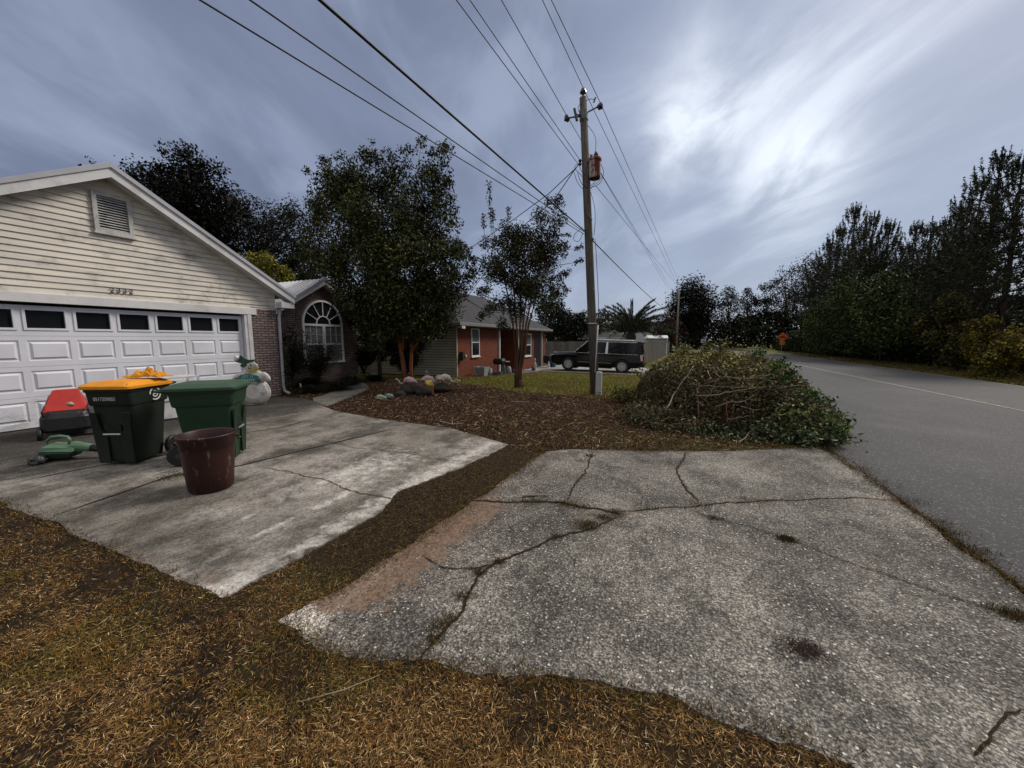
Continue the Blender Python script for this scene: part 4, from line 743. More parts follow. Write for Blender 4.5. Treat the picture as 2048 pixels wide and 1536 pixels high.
# ================================================================== WHEELED CARTS, BIN
def rrect(w, d, r, z, n=4, cx=0, cy=0):
    P = []
    for (sx, sy, a0) in ((1, 1, 0), (-1, 1, 90), (-1, -1, 180), (1, -1, 270)):
        for i in range(n + 1):
            a = R(a0 + 90 * i / n); P.append((cx + sx * (w / 2 - r) + r * math.cos(a), cy + sy * (d / 2 - r) + r * math.sin(a), z))
    return P
def cart(name, label, loc, rz, bodym, lidm, H=.98, W=.60, D=.70, recess=True, accents=None):
    """front faces +x, hinge and wheels at -x"""
    t = thing(name, label, 'trash cart', loc, rz)
    mb = MB(); rg = []
    for z, w, d, ox in ((.03, .44, .46, .02), (.08, .46, .48, .02), (.40, .50, .53, .012), (.70, .53, .58, 0), (.735, .535, .585, 0), (.75, .565, .64, 0), (.78, .575, .655, 0), (H - .075, .59, .685, 0), (H - .07, .615, .71, 0), (H - .02, .62, .715, 0)):
        rg.append(rrect(d * D / .70, w * W / .6, .045, z * H / .98 if z < H - .1 else z, 4, ox))
    mb.rings(rg, cap=(True, False)); b = mb.build('body', bodym, t, world=False, bevel=.004)
    MB().rings([rrect(.60, .50, .04, H - .03), rrect(.50, .45, .04, H - .25)], cap=(False, True)).build('inner_wall', MATS['black_plastic'], t, world=False)
    # front: raised side ribs framing a bay, with the lifting bar
    mb = MB(); fx = .245 * D / .7 + .02
    for s in (-1, 1): mb.prism([(fx + .005, s * .08, .03), (fx + .005, s * .21, .03), (fx + .045, s * .235, .68), (fx + .045, s * .15, .68), (fx + .02, s * .13, .45), (fx + .01, s * .08, .40)], (.02, 0, 0))
    mb.build('front_rib', bodym, t, world=False, bevel=.006)
    MB().prism([(fx + .012, -.09, .36), (fx + .012, .09, .36), (fx + .03, .10, .52), (fx + .03, -.10, .52)], (.008, 0, 0)).build('catch_pocket', MATS['black_plastic'], t, world=False)
    MB().tube([(fx + .05, -.10, .405), (fx + .05, .10, .405)], .011, 8).build('lifting_bar', pm('bare_steel', (.60, .60, .60), (.5, .5, .5), 20, .3, .5, .6), t, world=False)
    # lid, slightly arched with a centre swell and an overhanging lip
    mb = MB(); w, d = .665 * W / .6, .77 * D / .7
    mb.rings([rrect(d, w, .06, H - .035), rrect(d + .012, w + .012, .06, H - .028), rrect(d + .012, w + .012, .06, H + .005), rrect(d - .03, w - .03, .05, H + .02), rrect(d - .16, w - .14, .05, H + .052), rrect(d - .38, w - .34, .05, H + .060)], cap=(True, True))
    lid = mb.build('lid', lidm, t, world=False, bevel=.004, smooth=False)
    if accents:
        mb = MB()
        mb.prism([(d / 2 - .02, -.27, H + .010), (d / 2 - .02, -.07, H + .010), (d / 2 - .055, -.09, H + .028), (d / 2 - .06, -.25, H + .028)], (0, 0, .007)); mb.prism([(d / 2 - .02, .27, H + .010), (d / 2 - .02, .12, H + .010), (d / 2 - .055, .14, H + .028), (d / 2 - .06, .25, H + .028)], (0, 0, .007)); mb.v, vv, ff = mb.v[:8], mb.v[8:], None; f1 = [f for f in mb.f if max(f) < 8]; f2 = [tuple(i - 8 for i in f) for f in mb.f if min(f) >= 8]; mb.f = f1; mb.build('lid_grip', accents, lid, world=False); q_ = MB(); q_.v = vv; q_.f = f2; q_.build('lid_grip', accents, lid, world=False)
    mb = MB(); hx = -d / 2 - .07; zc = H - .04
    mb.tube([(-d / 2 + .03, -w / 2 + .05, zc), (hx, -w / 2 + .04, zc + .015), (hx - .01, -w / 2 + .08, zc + .015), (hx - .01, w / 2 - .08, zc + .015), (hx, w / 2 - .04, zc + .015), (-d / 2 + .03, w / 2 - .05, zc)], .015, 8); mb.build('handle', bodym, t, world=False, smooth=True)
    for s in (-1, 1):
        wx, wyy = -.255 * D / .7 - .03, s * .265
        mb = MB(); mb.lathe([(.03, -.028), (.115, -.028), (.125, -.018), (.125, .018), (.115, .028), (.03, .028)], (wx, wyy, .126), 24, 'y'); wl = mb.build('wheel', MATS['black_plastic'], t, world=False, smooth=False)
        MB().lathe([(.0, -.032), (.03, -.03), (.03, .03), (.0, .032)], (wx, wyy, .126), 12, 'y').build('hub', pm('grey_hub', (.05, .05, .05)), wl, world=False)
    MB().tube([(-.285 * D / .7, -.26, .126), (-.285 * D / .7, .26, .126)], .012, 8).build('axle', MATS['black_plastic'], t, world=False)
    return t, H
dk = pm('dark_green_plastic', (.008, .014, .009), (.014, .018, .014), 2.5, .5, .25, bump=.15, dirt=.35)
gr = pm('green_plastic', (.010, .034, .014), (.018, .040, .022), 2.5, .5, .25, bump=.15, dirt=.5)
grl = pm('green_lid_plastic', (.026, .072, .036), (.036, .074, .046), 3, .5, .3, bump=.15, dirt=.55)
ylw = pm('amber_lid_plastic', (.74, .30, .012), (.62, .23, .010), 5, .45, .3, bump=.1)
org = pm('red_grip', (.42, .055, .012), None, 5, .5)
c1, H1 = cart('trash_cart', 'dark green wheeled cart with an orange yellow lid and white serial number', (-6.50, 2.47, T(-6.5, 2.47) + .03), R(-63), dk, ylw, H=1.0, W=.53, D=.62, accents=org)
wh = pm('white_print', (.62, .62, .60), (.5, .5, .48), 20, .6)
d_ = Vector((math.cos(R(-63)), math.sin(R(-63)), 0)); s_ = Vector((-d_.y, d_.x, 0)); c0 = Vector((-6.50, 2.47, .03))
text('serial_number', '0517359855', .062, wh, (.3085, -.02, .845), (0, 1, 0), (0, 0, 1), c1, .0008, world=False, sx=.82)
lg = MB(); lg.rings(arc(.085, .068, 0, .002, 0, 0, 40, 0, 5.3)); lg.rings(arc(.045, .03, 0, .002, 0, 0, 24, 1, 6)); lg.box(0, .002, -.03, .03, -.008, .006)
lg.v = [(-y - .20 * 0, -x_, z) if False else (-.06 + y, .2665 + x_, .865 + z) for (x_, y, z) in lg.v]; lg.build('round_emblem', wh, c1, world=False)
c2, H2 = cart('trash_cart', 'green wheeled cart with a closed green lid, handle towards the garage', (-5.62, 2.93, .02), R(43), gr, grl, H=.97, W=.58, D=.70)
# yellow cloth rumpled on the first lid
def cloth(name, label, cat, cx, cy, z, w, d, rz, m, seed, amp=.05, th=.004):
    n = 26; mb = MB()
    for i in range(n):
        for j in range(n):
            u, v = i / (n - 1) - .5, j / (n - 1) - .5; p = Vector((u * 5, v * 5, seed)); hgt = abs(mnoise.noise(p)) * amp * 1.6 + abs(mnoise.noise(p * 2.3)) * amp * .8
            k = 1 - .55 * (abs(u) + abs(v)) * abs(mnoise.noise(Vector((u * 2, v * 2, seed + 8)))); e = max(abs(u), abs(v)) * 2
            mb.v.append((cx + (u * w * k) * math.cos(rz) - (v * d * k) * math.sin(rz), cy + (u * w * k) * math.sin(rz) + (v * d * k) * math.cos(rz), z + hgt * (1.15 - e ** 3) + .004))
    for i in range(n - 1):
        for j in range(n - 1): q = i * n + j; mb.f.append((q, q + 1, q + n + 1, q + n))
    o = mb.build(name, m, smooth=True); sm = o.modifiers.new('thick', 'SOLIDIFY'); sm.thickness = th; return tag(o, label, cat)
cp = c0 + s_ * .02 - d_ * .20
cloth('yellow_cloth', 'crumpled yellow cloth lying on the orange yellow cart lid', 'cloth', cp.x + .06, cp.y + .03, 1.09, .52, .30, R(20), pm('yellow_fabric', (.66, .29, .025), (.50, .19, .015), 8, .9, .1, bump=.4), 3.3, .085)
# maroon round bin
mar = pm('maroon_plastic', (.055, .010, .009), (.035, .007, .007), 3, .42, .35, bump=.15, dirt=.2)
k = NT('maroon_plastic_scuffed'); pc = k.mix(k.mr(k.noise(3, 5, .6), .3, .7), (.036, .009, .007), (.022, .006, .005)); pc = k.mix(k.mr(k.noise(9, 6, .75, stretch=(1, 1, .35)), .58, .70, 0, .5), pc, (.26, .20, .17)); k.bump(k.noise(40, 3), .1, .003); scm = k.fin(pc, .42, .35)
rb = thing('maroon_bin', 'open round maroon bin, scuffed, standing in front of the green cart', 'trash can', (-4.50, 2.28, .02), R(10)); rb.scale = (.90, .90, .97)
mb = MB(); n = 48; prof = [(.205, .0), (.215, .012), (.235, .22), (.252, .42), (.256, .47), (.268, .475), (.272, .585), (.286, .592), (.290, .612), (.280, .618), (.268, .606), (.262, .48), (.245, .40), (.205, .02)]
rg = []
for i, (r, z) in enumerate(prof):
    rg.append([((r + (.005 if (kk % 8) < 1 and 1 <= i <= 3 else 0)) * math.cos(2 * math.pi * kk / n), (r + (.005 if (kk % 8) < 1 and 1 <= i <= 3 else 0)) * math.sin(2 * math.pi * kk / n), z) for kk in range(n)])
mb.rings(rg); mb.build('body', scm, rb, world=False, smooth=True)
for s in (0, 180):
    a = R(s + 60); c, q = math.cos(a), math.sin(a); mb = MB(); mb.tube([(.275 * c - .07 * -q * 1, .275 * q - .07 * c, .52), (.31 * c - .06 * -q, .31 * q - .06 * c, .53), (.31 * c + .06 * -q, .31 * q + .06 * c, .53), (.275 * c + .07 * -q, .275 * q + .07 * c, .52)], .010, 8); mb.build('handle', mar, rb, world=False, smooth=True)
MB().obox((-.259 * math.cos(R(250)) * 1, -.259 * math.sin(R(250)), .555), Vector((math.sin(R(250)), -math.cos(R(250)), 0)), Vector((math.cos(R(250)), math.sin(R(250)), 0)), Vector((0, 0, 1)), .045, .003, .012).build('sticker', pm('pale_red_label', (.22, .09, .08)), rb, world=False)
# ================================================================== LAWN MOWER, LEAF BLOWER
redp = pm('red_engine_cover', (.42, .018, .010), (.33, .012, .008), 4, .4, .4, bump=.05)
mw = thing('lawn_mower', 'black lawn mower with a bright red faceted cover by the garage door', 'lawn mower', (-9.42, 2.78, T(-9.3, 3) + .01), R(-20)); mw.scale = (1.0, 1.0, 1.0)
mb = MB(); mb.rings([rrect(1.0, .56, .14, .12), rrect(1.04, .60, .15, .16), rrect(1.02, .58, .15, .34), rrect(.92, .50, .14, .43), rrect(.8, .44, .12, .45)]); mb.build('deck', black, mw, world=False, bevel=.01)
mb = MB(); mb.rings([[(-.33, -.26, .42), (.38, -.26, .40), (.38, .24, .40), (-.33, .24, .42)], [(-.33, -.25, .46), (.37, -.25, .44), (.37, .24, .44), (-.33, .24, .46)], [(-.13, -.13, .75), (.10, -.14, .76), (.10, .15, .76), (-.13, .13, .75)]]); cov = mb.build('engine_cover', redp, mw, world=False, bevel=.012)
mb = MB()
for i in range(8):
    u = .12 + i * .085; a = Vector((-.32 + .19 * u, -.262 + .12 * u, .48 + .28 * u)); mb.obox(a + Vector((.08 + .02 * i, .0, .0)) + Vector((.06, -.001, 0)), Vector((1, 0, 0)), Vector((0, .9, -.4)).normalized(), Vector((0, .4, .9)).normalized(), .07, .004, .006)
mb.build('vent_slots', pm('pale_grille', (.42, .36, .35)), cov, world=False)
for x, y in ((-.42, -.30), (.42, -.30), (-.42, .30), (.42, .30)):
    wl = MB().lathe([(.02, -.022), (.095, -.025), (.105, -.012), (.105, .012), (.095, .025), (.02, .022)], (x, y, .105), 20, 'y').build('wheel', black, mw, world=False); MB().lathe([(0, -.026), (.035, -.024), (.035, .024), (0, .026)], (x, y, .105), 10, 'y').build('hub', pm('dull_grey', (.09, .09, .09)), wl, world=False)
mb = MB(); mb.tube([(.40, -.24, .36), (.55, -.24, .46), (.20, -.23, .52), (-.1, -.22, .42)], .012, 6); mb.tube([(.40, .24, .36), (.55, .24, .46), (.2, .24, .52)], .012, 6); mb.build('folded_handle', black, mw, world=False)
gv = thing('work_glove', 'tan work glove hooked on the end of the mower handle', 'glove', (-8.72, 2.60, .58), 0.)
MB().blob((0, 0, 0), (.085, .04, .035), 5, .3, 3).build('palm', pm('tan_leather', (.40, .31, .21), (.3, .22, .15), 20, .8), gv, world=False, smooth=True)
bl = thing('leaf_blower', 'green cordless leaf blower with a black tube lying on the concrete', 'leaf blower', (G(112, 925).x, G(112, 925).y + .1, .0), R(34))
bgm = pm('sage_green_plastic', (.10, .20, .11), (.07, .15, .08), 5, .4, .35, bump=.05); bdm = pm('deep_green_plastic', (.018, .05, .022), None, 5, .4)
mb = MB(); mb.rings([[(-.16, -.10, .04), (.10, -.09, .05), (.10, .09, .05), (-.16, .10, .04)], [(-.18, -.12, .12), (.14, -.11, .11), (.14, .11, .11), (-.18, .12, .12)], [(-.17, -.10, .20), (.15, -.07, .17), (.15, .07, .17), (-.17, .10, .20)], [(-.12, -.05, .235), (.10, -.04, .20), (.10, .04, .20), (-.12, .05, .235)]]); mb.build('motor_housing', bdm, bl, world=False, bevel=.01)
mb = MB(); mb.rings([[(-.19, -.125, .15), (.16, -.115, .13), (.16, .115, .13), (-.19, .125, .15)], [(-.175, -.11, .205), (.15, -.08, .175), (.15, .08, .175), (-.175, .11, .205)], [(-.12, -.05, .24), (.10, -.045, .205), (.10, .045, .205), (-.12, .05, .24)]]); mb.tube([(.10, 0, .17), (.20, 0, .165), (.30, 0, .15)], [.085, .06, .052], 12); mb.build('top_shell', bgm, bl, world=False, bevel=.008)
MB().tube([(-.18, 0, .20), (-.19, 0, .27), (-.14, 0, .315), (-.04, 0, .325), (.04, 0, .31), (.06, 0, .27), (.04, 0, .21)], [.02, .02, .021, .022, .021, .02, .02], 8).build('handle', bgm, bl, world=False, smooth=True)
MB().tube([(.26, 0, .155), (.45, .0, .125), (.72, .0, .085), (.84, 0, .07)], [.05, .046, .04, .042], 14).build('nozzle', black, bl, world=False, smooth=True)
mb = MB(); mb.rings([rrect(.10, .13, .03, .0, 3, -.22), rrect(.11, .14, .03, .10, 3, -.22), rrect(.09, .12, .03, .15, 3, -.21)]); mb.build('battery', black, bl, world=False, bevel=.006)
pb = MB().blob((G(78, 930).x, G(78, 930).y, .05), (.10, .08, .07), 4, .7, 3, 3.2).build('plastic_bag', pm('black_bag_film', (.012, .012, .013), (.05, .05, .05), 30, .25, .5, bump=.8), smooth=True); tag(pb, 'crumpled black plastic bag beside the leaf blower', 'bag')
# white framed box behind the carts
wb = thing('metal_box', 'open white metal framed box behind the carts against the garage door', 'box', (-9.35, 4.0, 0.), R(-8))
wf = pm('white_enamel', (.58, .58, .57), (.48, .48, .47), 8, .4, .4, dirt=.3)
mb = MB()
for x in (-.28, .28):
    for y in (-.55, .55): mb.box(x - .015, x + .015, y - .015, y + .015, 0, .83)
for z in (.82, .40):
    mb.box(-.295, .295, -.565, -.535, z, z + .03); mb.box(-.295, .295, .535, .565, z, z + .03); mb.box(-.295, -.265, -.535, .535, z, z + .03); mb.box(.265, .295, -.535, .535, z, z + .03)
mb.build('frame', wf, wb, world=False); MB().box(-.262, .262, -.533, .533, .845, .85).build('top_sheet', wf, wb, world=False); MB().box(.268, .274, -.53, .53, .05, .40).build('panel', wf, wb, world=False); MB().rings([rrect(.3, .4, .05, .45, 4, .05, -.2), rrect(.3, .4, .05, .75, 4, .05, -.2)]).build('dark_motor', MATS['dull_grey'], wb, world=False)
# ================================================================== SNOWMAN CUT-OUT
sn = thing('snowman_decoration', 'painted metal snowman with a green hat holding a LET IT SNOW sign', 'decoration', (-9.50, 5.90, T(-9.4, 6) + .0), R(24))
snw = NT('rusty_white_paint'); c_ = snw.mix(snw.mr(snw.noise(6, 6, .75), .46, .66, 0, .85), (.64, .61, .56), (.27, .23, .18)); c_ = snw.mix(snw.mr(snw.noise(16, 6, .75), .62, .70), c_, (.09, .06, .04)); snw.bump(snw.noise(12, 4), .4, .01); snm = snw.fin(c_, .55, .3)
def disc(name, cx, cz, rx, rz_, y, th, m, parent, bulge=.03, n=28, rot=0., seed=0, amp=.02):
    mb = MB(); rg = []
    for s, dy in ((1, 0), (1.0, -th), (.85, -th - bulge * .5), (.5, -th - bulge)):
        r = []
        for i in range(n):
            t = 2 * math.pi * i / n; k_ = 1 + amp * mnoise.noise(Vector((math.cos(t) * 2, math.sin(t) * 2, seed))); a, b = rx * s * k_ * math.cos(t), rz_ * s * k_ * math.sin(t); r.append((cx + a * math.cos(rot) - b * math.sin(rot), y + dy, cz + a * math.sin(rot) + b * math.cos(rot)))
        rg.append(r)
    mb.rings(rg); return mb.build(name, m, parent, world=False, smooth=False)
def plate(name, pts, y, th, m, parent, bevel=.004):
    return MB().prism([(x, y, z) for x, z in pts], (0, -th, 0)).build(name, m, parent, world=False, bevel=bevel)
gh = pm('pine_green_paint', (.035, .085, .060), (.02, .05, .04), 14, .6, .3, dirt=.4); yw = pm('mustard_paint', (.50, .40, .05), (.35, .27, .05), 14, .6, .3, dirt=.3); tl = pm('teal_paint', (.04, .20, .19), (.03, .15, .15), 10, .55, .3, dirt=.25)
disc('lower_ball', .06, .33, .36, .33, 0, .02, snm, sn, .10, 36, 0, 1)
disc('torso', .05, .70, .31, .19, -.03, .02, snm, sn, .06, 30, R(-8), 2)
disc('head', .03, .965, .165, .145, -.06, .02, snm, sn, .05, 26, R(-10), 3, .01)
disc('arm', -.33, .70, .15, .065, -.05, .02, snm, sn, .03, 20, R(30), 4); disc('arm', .36, .70, .14, .085, -.05, .02, snm, sn, .03, 20, R(-50), 5)
plate('hat_brim', [(-.20, .98), (-.13, .93), (-.02, 1.01), (.06, 1.06), (.16, 1.08), (.20, 1.03), (.22, 1.07), (.14, 1.13), (0, 1.12), (-.12, 1.05)], -.10, .03, gh, sn)
plate('hat_crown', [(-.17, 1.03), (-.30, 1.06), (-.36, 1.13), (-.30, 1.10), (-.24, 1.12), (-.22, 1.2), (-.18, 1.235), (-.15, 1.20), (-.10, 1.15), (.03, 1.11)], -.07, .025, gh, sn)
disc('pompom', -.27, 1.17, .06, .055, -.085, .02, pm('pompom_white', (.75, .74, .70)), sn, .04, 14, 0, 7, .1)
plate('scarf', [(-.02, .83), (.12, .825), (.22, .86), (.26, .93), (.20, .965), (.13, .90), (.02, .875)], -.12, .02, yw, sn); plate('scarf_tail', [(-.30, .42), (-.22, .38), (-.16, .50), (-.12, .66), (-.20, .67), (-.27, .58)], -.085, .015, yw, sn)
sg = plate('sign', [(-.26, .58), (.20, .56), (.27, .62), (.24, .74), (-.0, .785), (-.18, .76), (-.27, .68)], -.13, .018, tl, sn)
plate('sign_edge', [(-.29, .585), (.21, .55), (.21, .575), (-.29, .61)], -.15, .012, pm('cream_paint', (.55, .50, .30)), sg)
text('sign_lettering', 'LET IT', .085, wh, (-.01, -.151, .715), (1, 0, -.04), (.04, 0, 1), sg, .002, world=False, sx=1.25); text('sign_lettering', 'SNOW', .085, wh, (-.01, -.151, .635), (1, 0, -.03), (.03, 0, 1), sg, .002, world=False, sx=1.25)
for x in (-.29, .25): disc('mitten', x, .645, .055, .05, -.14, .02, pm('mitten_grey', (.09, .10, .08)), sn, .02, 14)
for x, z, r in ((-.03, .985, .014), (.075, 1.0, .014)): disc('eye', x, z, r * 1.3, r * 1.3, -.145, .006, black, sn, .002, 10)
plate('nose', [(.03, .975), (.075, .955), (.04, .94)], -.15, .02, pm('dull_orange', (.28, .20, .14)), sn, 0); plate('mouth', [(.0, .93), (.05, .915), (.10, .935), (.06, .90), (.02, .905)], -.145, .006, black, sn, 0)
mb = MB(); mb.tube([(-.25, .04, .0), (-.2, -.01, .25)], .008, 6); mb.tube([(.25, .04, .0), (.2, -.01, .25)], .008, 6); mb.tube([(-.30, -.03, .01), (-.1, -.08, .03), (.1, -.06, .01)], .006, 5); mb.build('stand', MATS['bare_steel'], sn, world=False)
# ================================================================== UTILITY POLE AND WIRES
PB = G(1190, 789); PT = atY(1166, 196, PB.y)
polew = NT('weathered_pole_wood'); pv = polew.noise(6, 6, .65, stretch=(8, 8, .25)); polew.bump(pv, .6, .01); pwm = polew.fin(polew.mix(polew.mr(pv, .3, .7), (.13, .115, .09), (.045, .04, .034)), .85, .15)
pd = (PT - PB); 
def onp(z): return PB + pd * ((z - PB.z) / pd.z)
up_ = thing('utility_pole', 'leaning wooden utility pole carrying a rusty transformer', 'utility pole', PB)
MB().tube([onp(PB.z - .3), onp(2.5), onp(5.5), PT], [.130, .122, .110, .098], 20).build('pole_shaft', pwm, up_, smooth=True)
met = pm('dull_galvanised', (.16, .16, .16), (.10, .10, .10), 10, .5, .4); ins = pm('brown_porcelain', (.025, .018, .016), None, 5, .25, .5)
def insul(c, ax=(0, 0, 1), s=1.):
    mb = MB(); a = Vector(ax).normalized(); c = Vector(c)
    mb.tube([c, c + a * .05 * s, c + a * .051 * s, c + a * .09 * s, c + a * .091 * s, c + a * .14 * s, c + a * .18 * s], [.035 * s, .06 * s, .09 * s, .085 * s, .07 * s, .06 * s, .03 * s], 12); return mb
insul(PT + Vector((0, 0, .08))).build('top_insulator', ins, up_); MB().tube([PT, PT + Vector((0, 0, .1))], .02, 8).build('insulator_pin', met, up_)
IL = atY(1141, 235, PB.y - .25); IR = atY(1197, 213, PB.y + .1); zc = atY(1168, 232, PB.y).z
mb = MB(); mb.tube([onp(zc), IL], .022, 8); mb.build('bracket', met, up_); MB().tube([onp(zc + .05), IR], .022, 8).build('bracket', met, up_); MB().tube([onp(zc - .12), onp(zc + .14)], .122, 16).build('bracket_band', met, up_)
insul(IL - Vector((.07, 0, .09)), (-.3, -.2, 1), 1.).build('side_insulator', ins, up_); insul(IR - Vector((-.02, 0, .08)), (.3, .1, 1), 1.).build('side_insulator', ins, up_)
cut = atY(1152, 228, PB.y - .25); mb = MB(); mb.tube([cut + Vector((-.05, 0, .15)), cut + Vector((.03, 0, -.18))], .035, 10); mb.tube([cut + Vector((-.02, 0, 0)), onp(zc)], .018, 6); mb.build('fuse_cutout', ins, up_)
arr = atY(1189, 200, PB.y); MB().tube([arr + Vector((.03, 0, .06)), arr + Vector((.0, 0, .0)), arr + Vector((-.02, 0, -.06))], .022, 8).build('arrester', ins, up_)
# transformer
ta = atY(1188, 322, PB.y); tb = atY(1188, 358, PB.y); tcx = Vector((ta.x + .03, PB.y - .02, (ta.z + tb.z) / 2)); hh = (ta.z - tb.z) * .5
rt = NT('rust_streaked_paint'); c_ = rt.mix(rt.mr(rt.noise(3.4, 5, .6, stretch=(1.6, 1.6, .4)), .47, .53), (.34, .31, .29), (.115, .022, .014)); rtm = rt.fin(rt.mix(rt.mr(rt.noise(12, 5), .45, .8, 0, .6), c_, (.06, .02, .012)), .7, .2)
tr = MB().lathe([(.0, -hh * 1.05), (.15, -hh), (.165, -hh + .04), (.165, hh - .03), (.185, hh - .02), (.185, hh + .03), (.15, hh + .07), (.0, hh + .09)], tcx, 24).build('transformer', rtm, up_, smooth=False)
MB().lathe([(.0, -.01), (.145, 0), (.0, .002)], tcx - Vector((0, 0, hh + .01)), 20).build('underside', pm('dark_rust', (.03, .012, .008)), tr)
bx = tcx + Vector((.03, -.02, hh + .07)); insul(bx, (0, 0, 1), .8).build('bushing', ins, tr); insul(bx + Vector((-.13, .03, -.02)), (0, 0, 1), .7).build('bushing', ins, tr)
mb = MB(); mb.box(onp(tcx.z).x - .02, tcx.x - .13, PB.y - .06, PB.y + .06, tcx.z + hh * .3, tcx.z + hh * .6); mb.build('mount_bracket', met, up_)
SPL = atY(1160, 325, PB.y - .1); MB().lathe([(.03, -.08), (.05, -.05), (.03, 0), (.05, .05), (.03, .08)], SPL, 10).build('spool', ins, up_); 
blkw = pm('black_cable', (.012, .012, .013), None, 5, .5, .3, bump=0); gryw = pm('bare_aluminium_cable', (.055, .055, .06), None, 5, .5, .3, bump=0)
def px(*l): return [atY(x, y, PB.y - .12 + dy) for x, y, dy in l]
for l in ([(1175, 250, 0), (1188, 268, 0), (1192, 285, 0), (1190, 308, 0)], [(1168, 242, 0), (1163, 234, 0), (1156, 216, -.1), (1160, 209, 0), (1165, 207, 0)], [(1172, 202, 0), (1180, 198, 0), (1188, 199, 0)], [(1160, 326, 0), (1150, 332, -.2), (1152, 340, -.1), (1160, 348, 0), (1168, 358, 0)], [(1158, 322, 0), (1160, 335, -.1), (1165, 345, -.1), (1170, 350, 0)],
          [(1155, 345, -.2), (1160, 360, -.1), (1168, 372, 0), (1185, 374, 0), (1200, 366, .1), (1206, 352, .1), (1207, 342, .1), (1202, 328, 0)], [(1148, 344, -.1), (1153, 360, 0), (1160, 372, 0), (1167, 379, 0)], [(1180, 372, 0), (1190, 364, 0), (1190, 358, 0)], [(1181, 378, 0), (1188, 370, 0), (1195, 365, .1), (1205, 352, .1)],
          [(1165, 455, 0), (1150, 468, -.1), (1148, 480, 0), (1158, 482, 0), (1166, 466, 0)], [(1180, 380, 0), (1190, 420, .05), (1188, 470, .05), (1182, 480, 0)]):
    P = px(*l); Q = []
    for i in range(len(P) - 1):
        a, b, c, d = P[max(0, i - 1)], P[i], P[i + 1], P[min(len(P) - 1, i + 2)]
        for t in (0, .25, .5, .75): Q.append(.5 * ((2 * b) + (c - a) * t + (2 * a - 5 * b + 4 * c - d) * t * t + (3 * b - a - 3 * c + d) * t ** 3))
    Q.append(P[-1]); MB().tube(Q, .008, 6).build('jumper_wire', gryw, up_, smooth=True)
mb = MB(); a = atY(1196, 650, PB.y - .22); b = atY(1190, 745, PB.y - .22); mb.tube([a, (a + b) / 2, b], .018, 8); mb.build('conduit', pm('pale_conduit', (.52, .50, .48), (.40, .37, .35), 6, .5), up_, smooth=True)
MB().tube([atY(1196, 652, PB.y - .22), atY(1197, 600, PB.y - .16), atY(1192, 500, PB.y - .1), atY(1190, 478, PB.y)], .009, 6).build('riser_cable', gryw, up_)
mb = MB(); mb.tube([onp(2.05) + Vector((0, 0, -.012)), onp(2.05) + Vector((0, 0, .012))], .155, 16); mb.build('strap', MATS['bare_steel'], up_)
MB().tube([atY(1181, 470, PB.y), atY(1187, 480, PB.y)], .03, 8).build('cable_clamp', met, up_); MB().tube([atY(1176, 428, PB.y - .14), atY(1184, 440, PB.y - .12)], .02, 6).build('bolt', met, up_)
MB().tube([atY(1196, 685, PB.y - .2), atY(1188, 700, PB.y - .2), atY(1180, 725, PB.y - .2), atY(1178, 745, PB.y - .18), atY(1179, 786, PB.y - .16)], .006, 5).build('ground_wire', gryw, up_)
pe = thing('utility_pedestal', 'small pale grey utility pedestal at the foot of the leaning pole', 'utility box', (atY(1197, 788, PB.y - .25).x, PB.y - .25, T(-2.1, 11.5)))
mb = MB(); mb.rings([rrect(.165, .16, .02, 0), rrect(.165, .16, .02, .66), rrect(.15, .145, .02, .70), rrect(.10, .1, .02, .715)]); mb.build('cabinet', pm('pale_grey_paint', (.37, .37, .355), (.30, .30, .29), 5, .55, .3, dirt=.2), pe, world=False, bevel=.003); mb = MB(); mb.box(-.09, .09, -.088, -.08, .12, .13); mb.box(.02, .07, -.10, -.08, .0, .06); mb.build('latch', MATS['dull_grey'], pe, world=False)
# wires: straight runs from the pole to the next one up the street and back over the camera
FP = Vector((.05, 56, T(-.5, 56)))
def wire(name, label, cat, pts, r, m, group=None, n=14, sag=0.):
    pts = [Vector(p) for p in pts]; Q = []
    for i in range(len(pts) - 1):
        for j in range(n): t = j / n; Q.append(pts[i].lerp(pts[i + 1], t) - Vector((0, 0, sag * 4 * t * (1 - t))))
    Q.append(pts[-1]); return tag(MB().tube(Q, r, 5).build(name, m, smooth=True), label, cat, group)
def backdir(A, px_, py_=0., pull=40):
    """straight run from A back over the street through the sight line (px_,py_), level"""
    d = ray(px_, py_); v = Vector(A) - CP; # plane through CP containing A and the sight line; choose level direction within it
    n = v.cross(d); h = Vector((n.y, -n.x, 0)).normalized(); h = h if h.y < 0 else -h; return Vector(A) + h * pull
PW = [('top', PT + Vector((0, 0, .26)), 1085, 'thin power line on the topmost insulator of the leaning pole', .009), ('right', IR + Vector((.04, 0, .1)), 1103, 'thin power line on the right bracket insulator', .009), ('left', IL + Vector((-.1, 0, .06)), 1003, 'thin power line on the left bracket insulator', .009),
      ('sec', SPL + Vector((0, 0, .06)), 940, 'upper of two bare wires ending at the small spool', .008), ('sec2', SPL - Vector((.03, 0, .06)), 913, 'lower of two bare wires ending at the small spool', .008)]
ftop = {'top': (1351, 562), 'right': (1356, 560), 'left': (1336, 577)}
for k_, A, x0, lb, r in PW:
    pts = [backdir(A, x0), A]
    if k_ in ftop: pts.append(atY(*ftop[k_], 55.5))
    else: pts.append(onp(A.z) + Vector((.14, 0, 0))) if False else None
    wire('power_line', lb, 'wire', [p for p in pts if p is not None], r, gryw, 'power lines along the street', sag=.0)
S2 = atY(1192, 372, PB.y + .1); wire('power_line', 'bare wire running from under the transformer up the street', 'wire', [S2, atY(1352, 568, 55.5)], .008, gryw, 'power lines along the street')
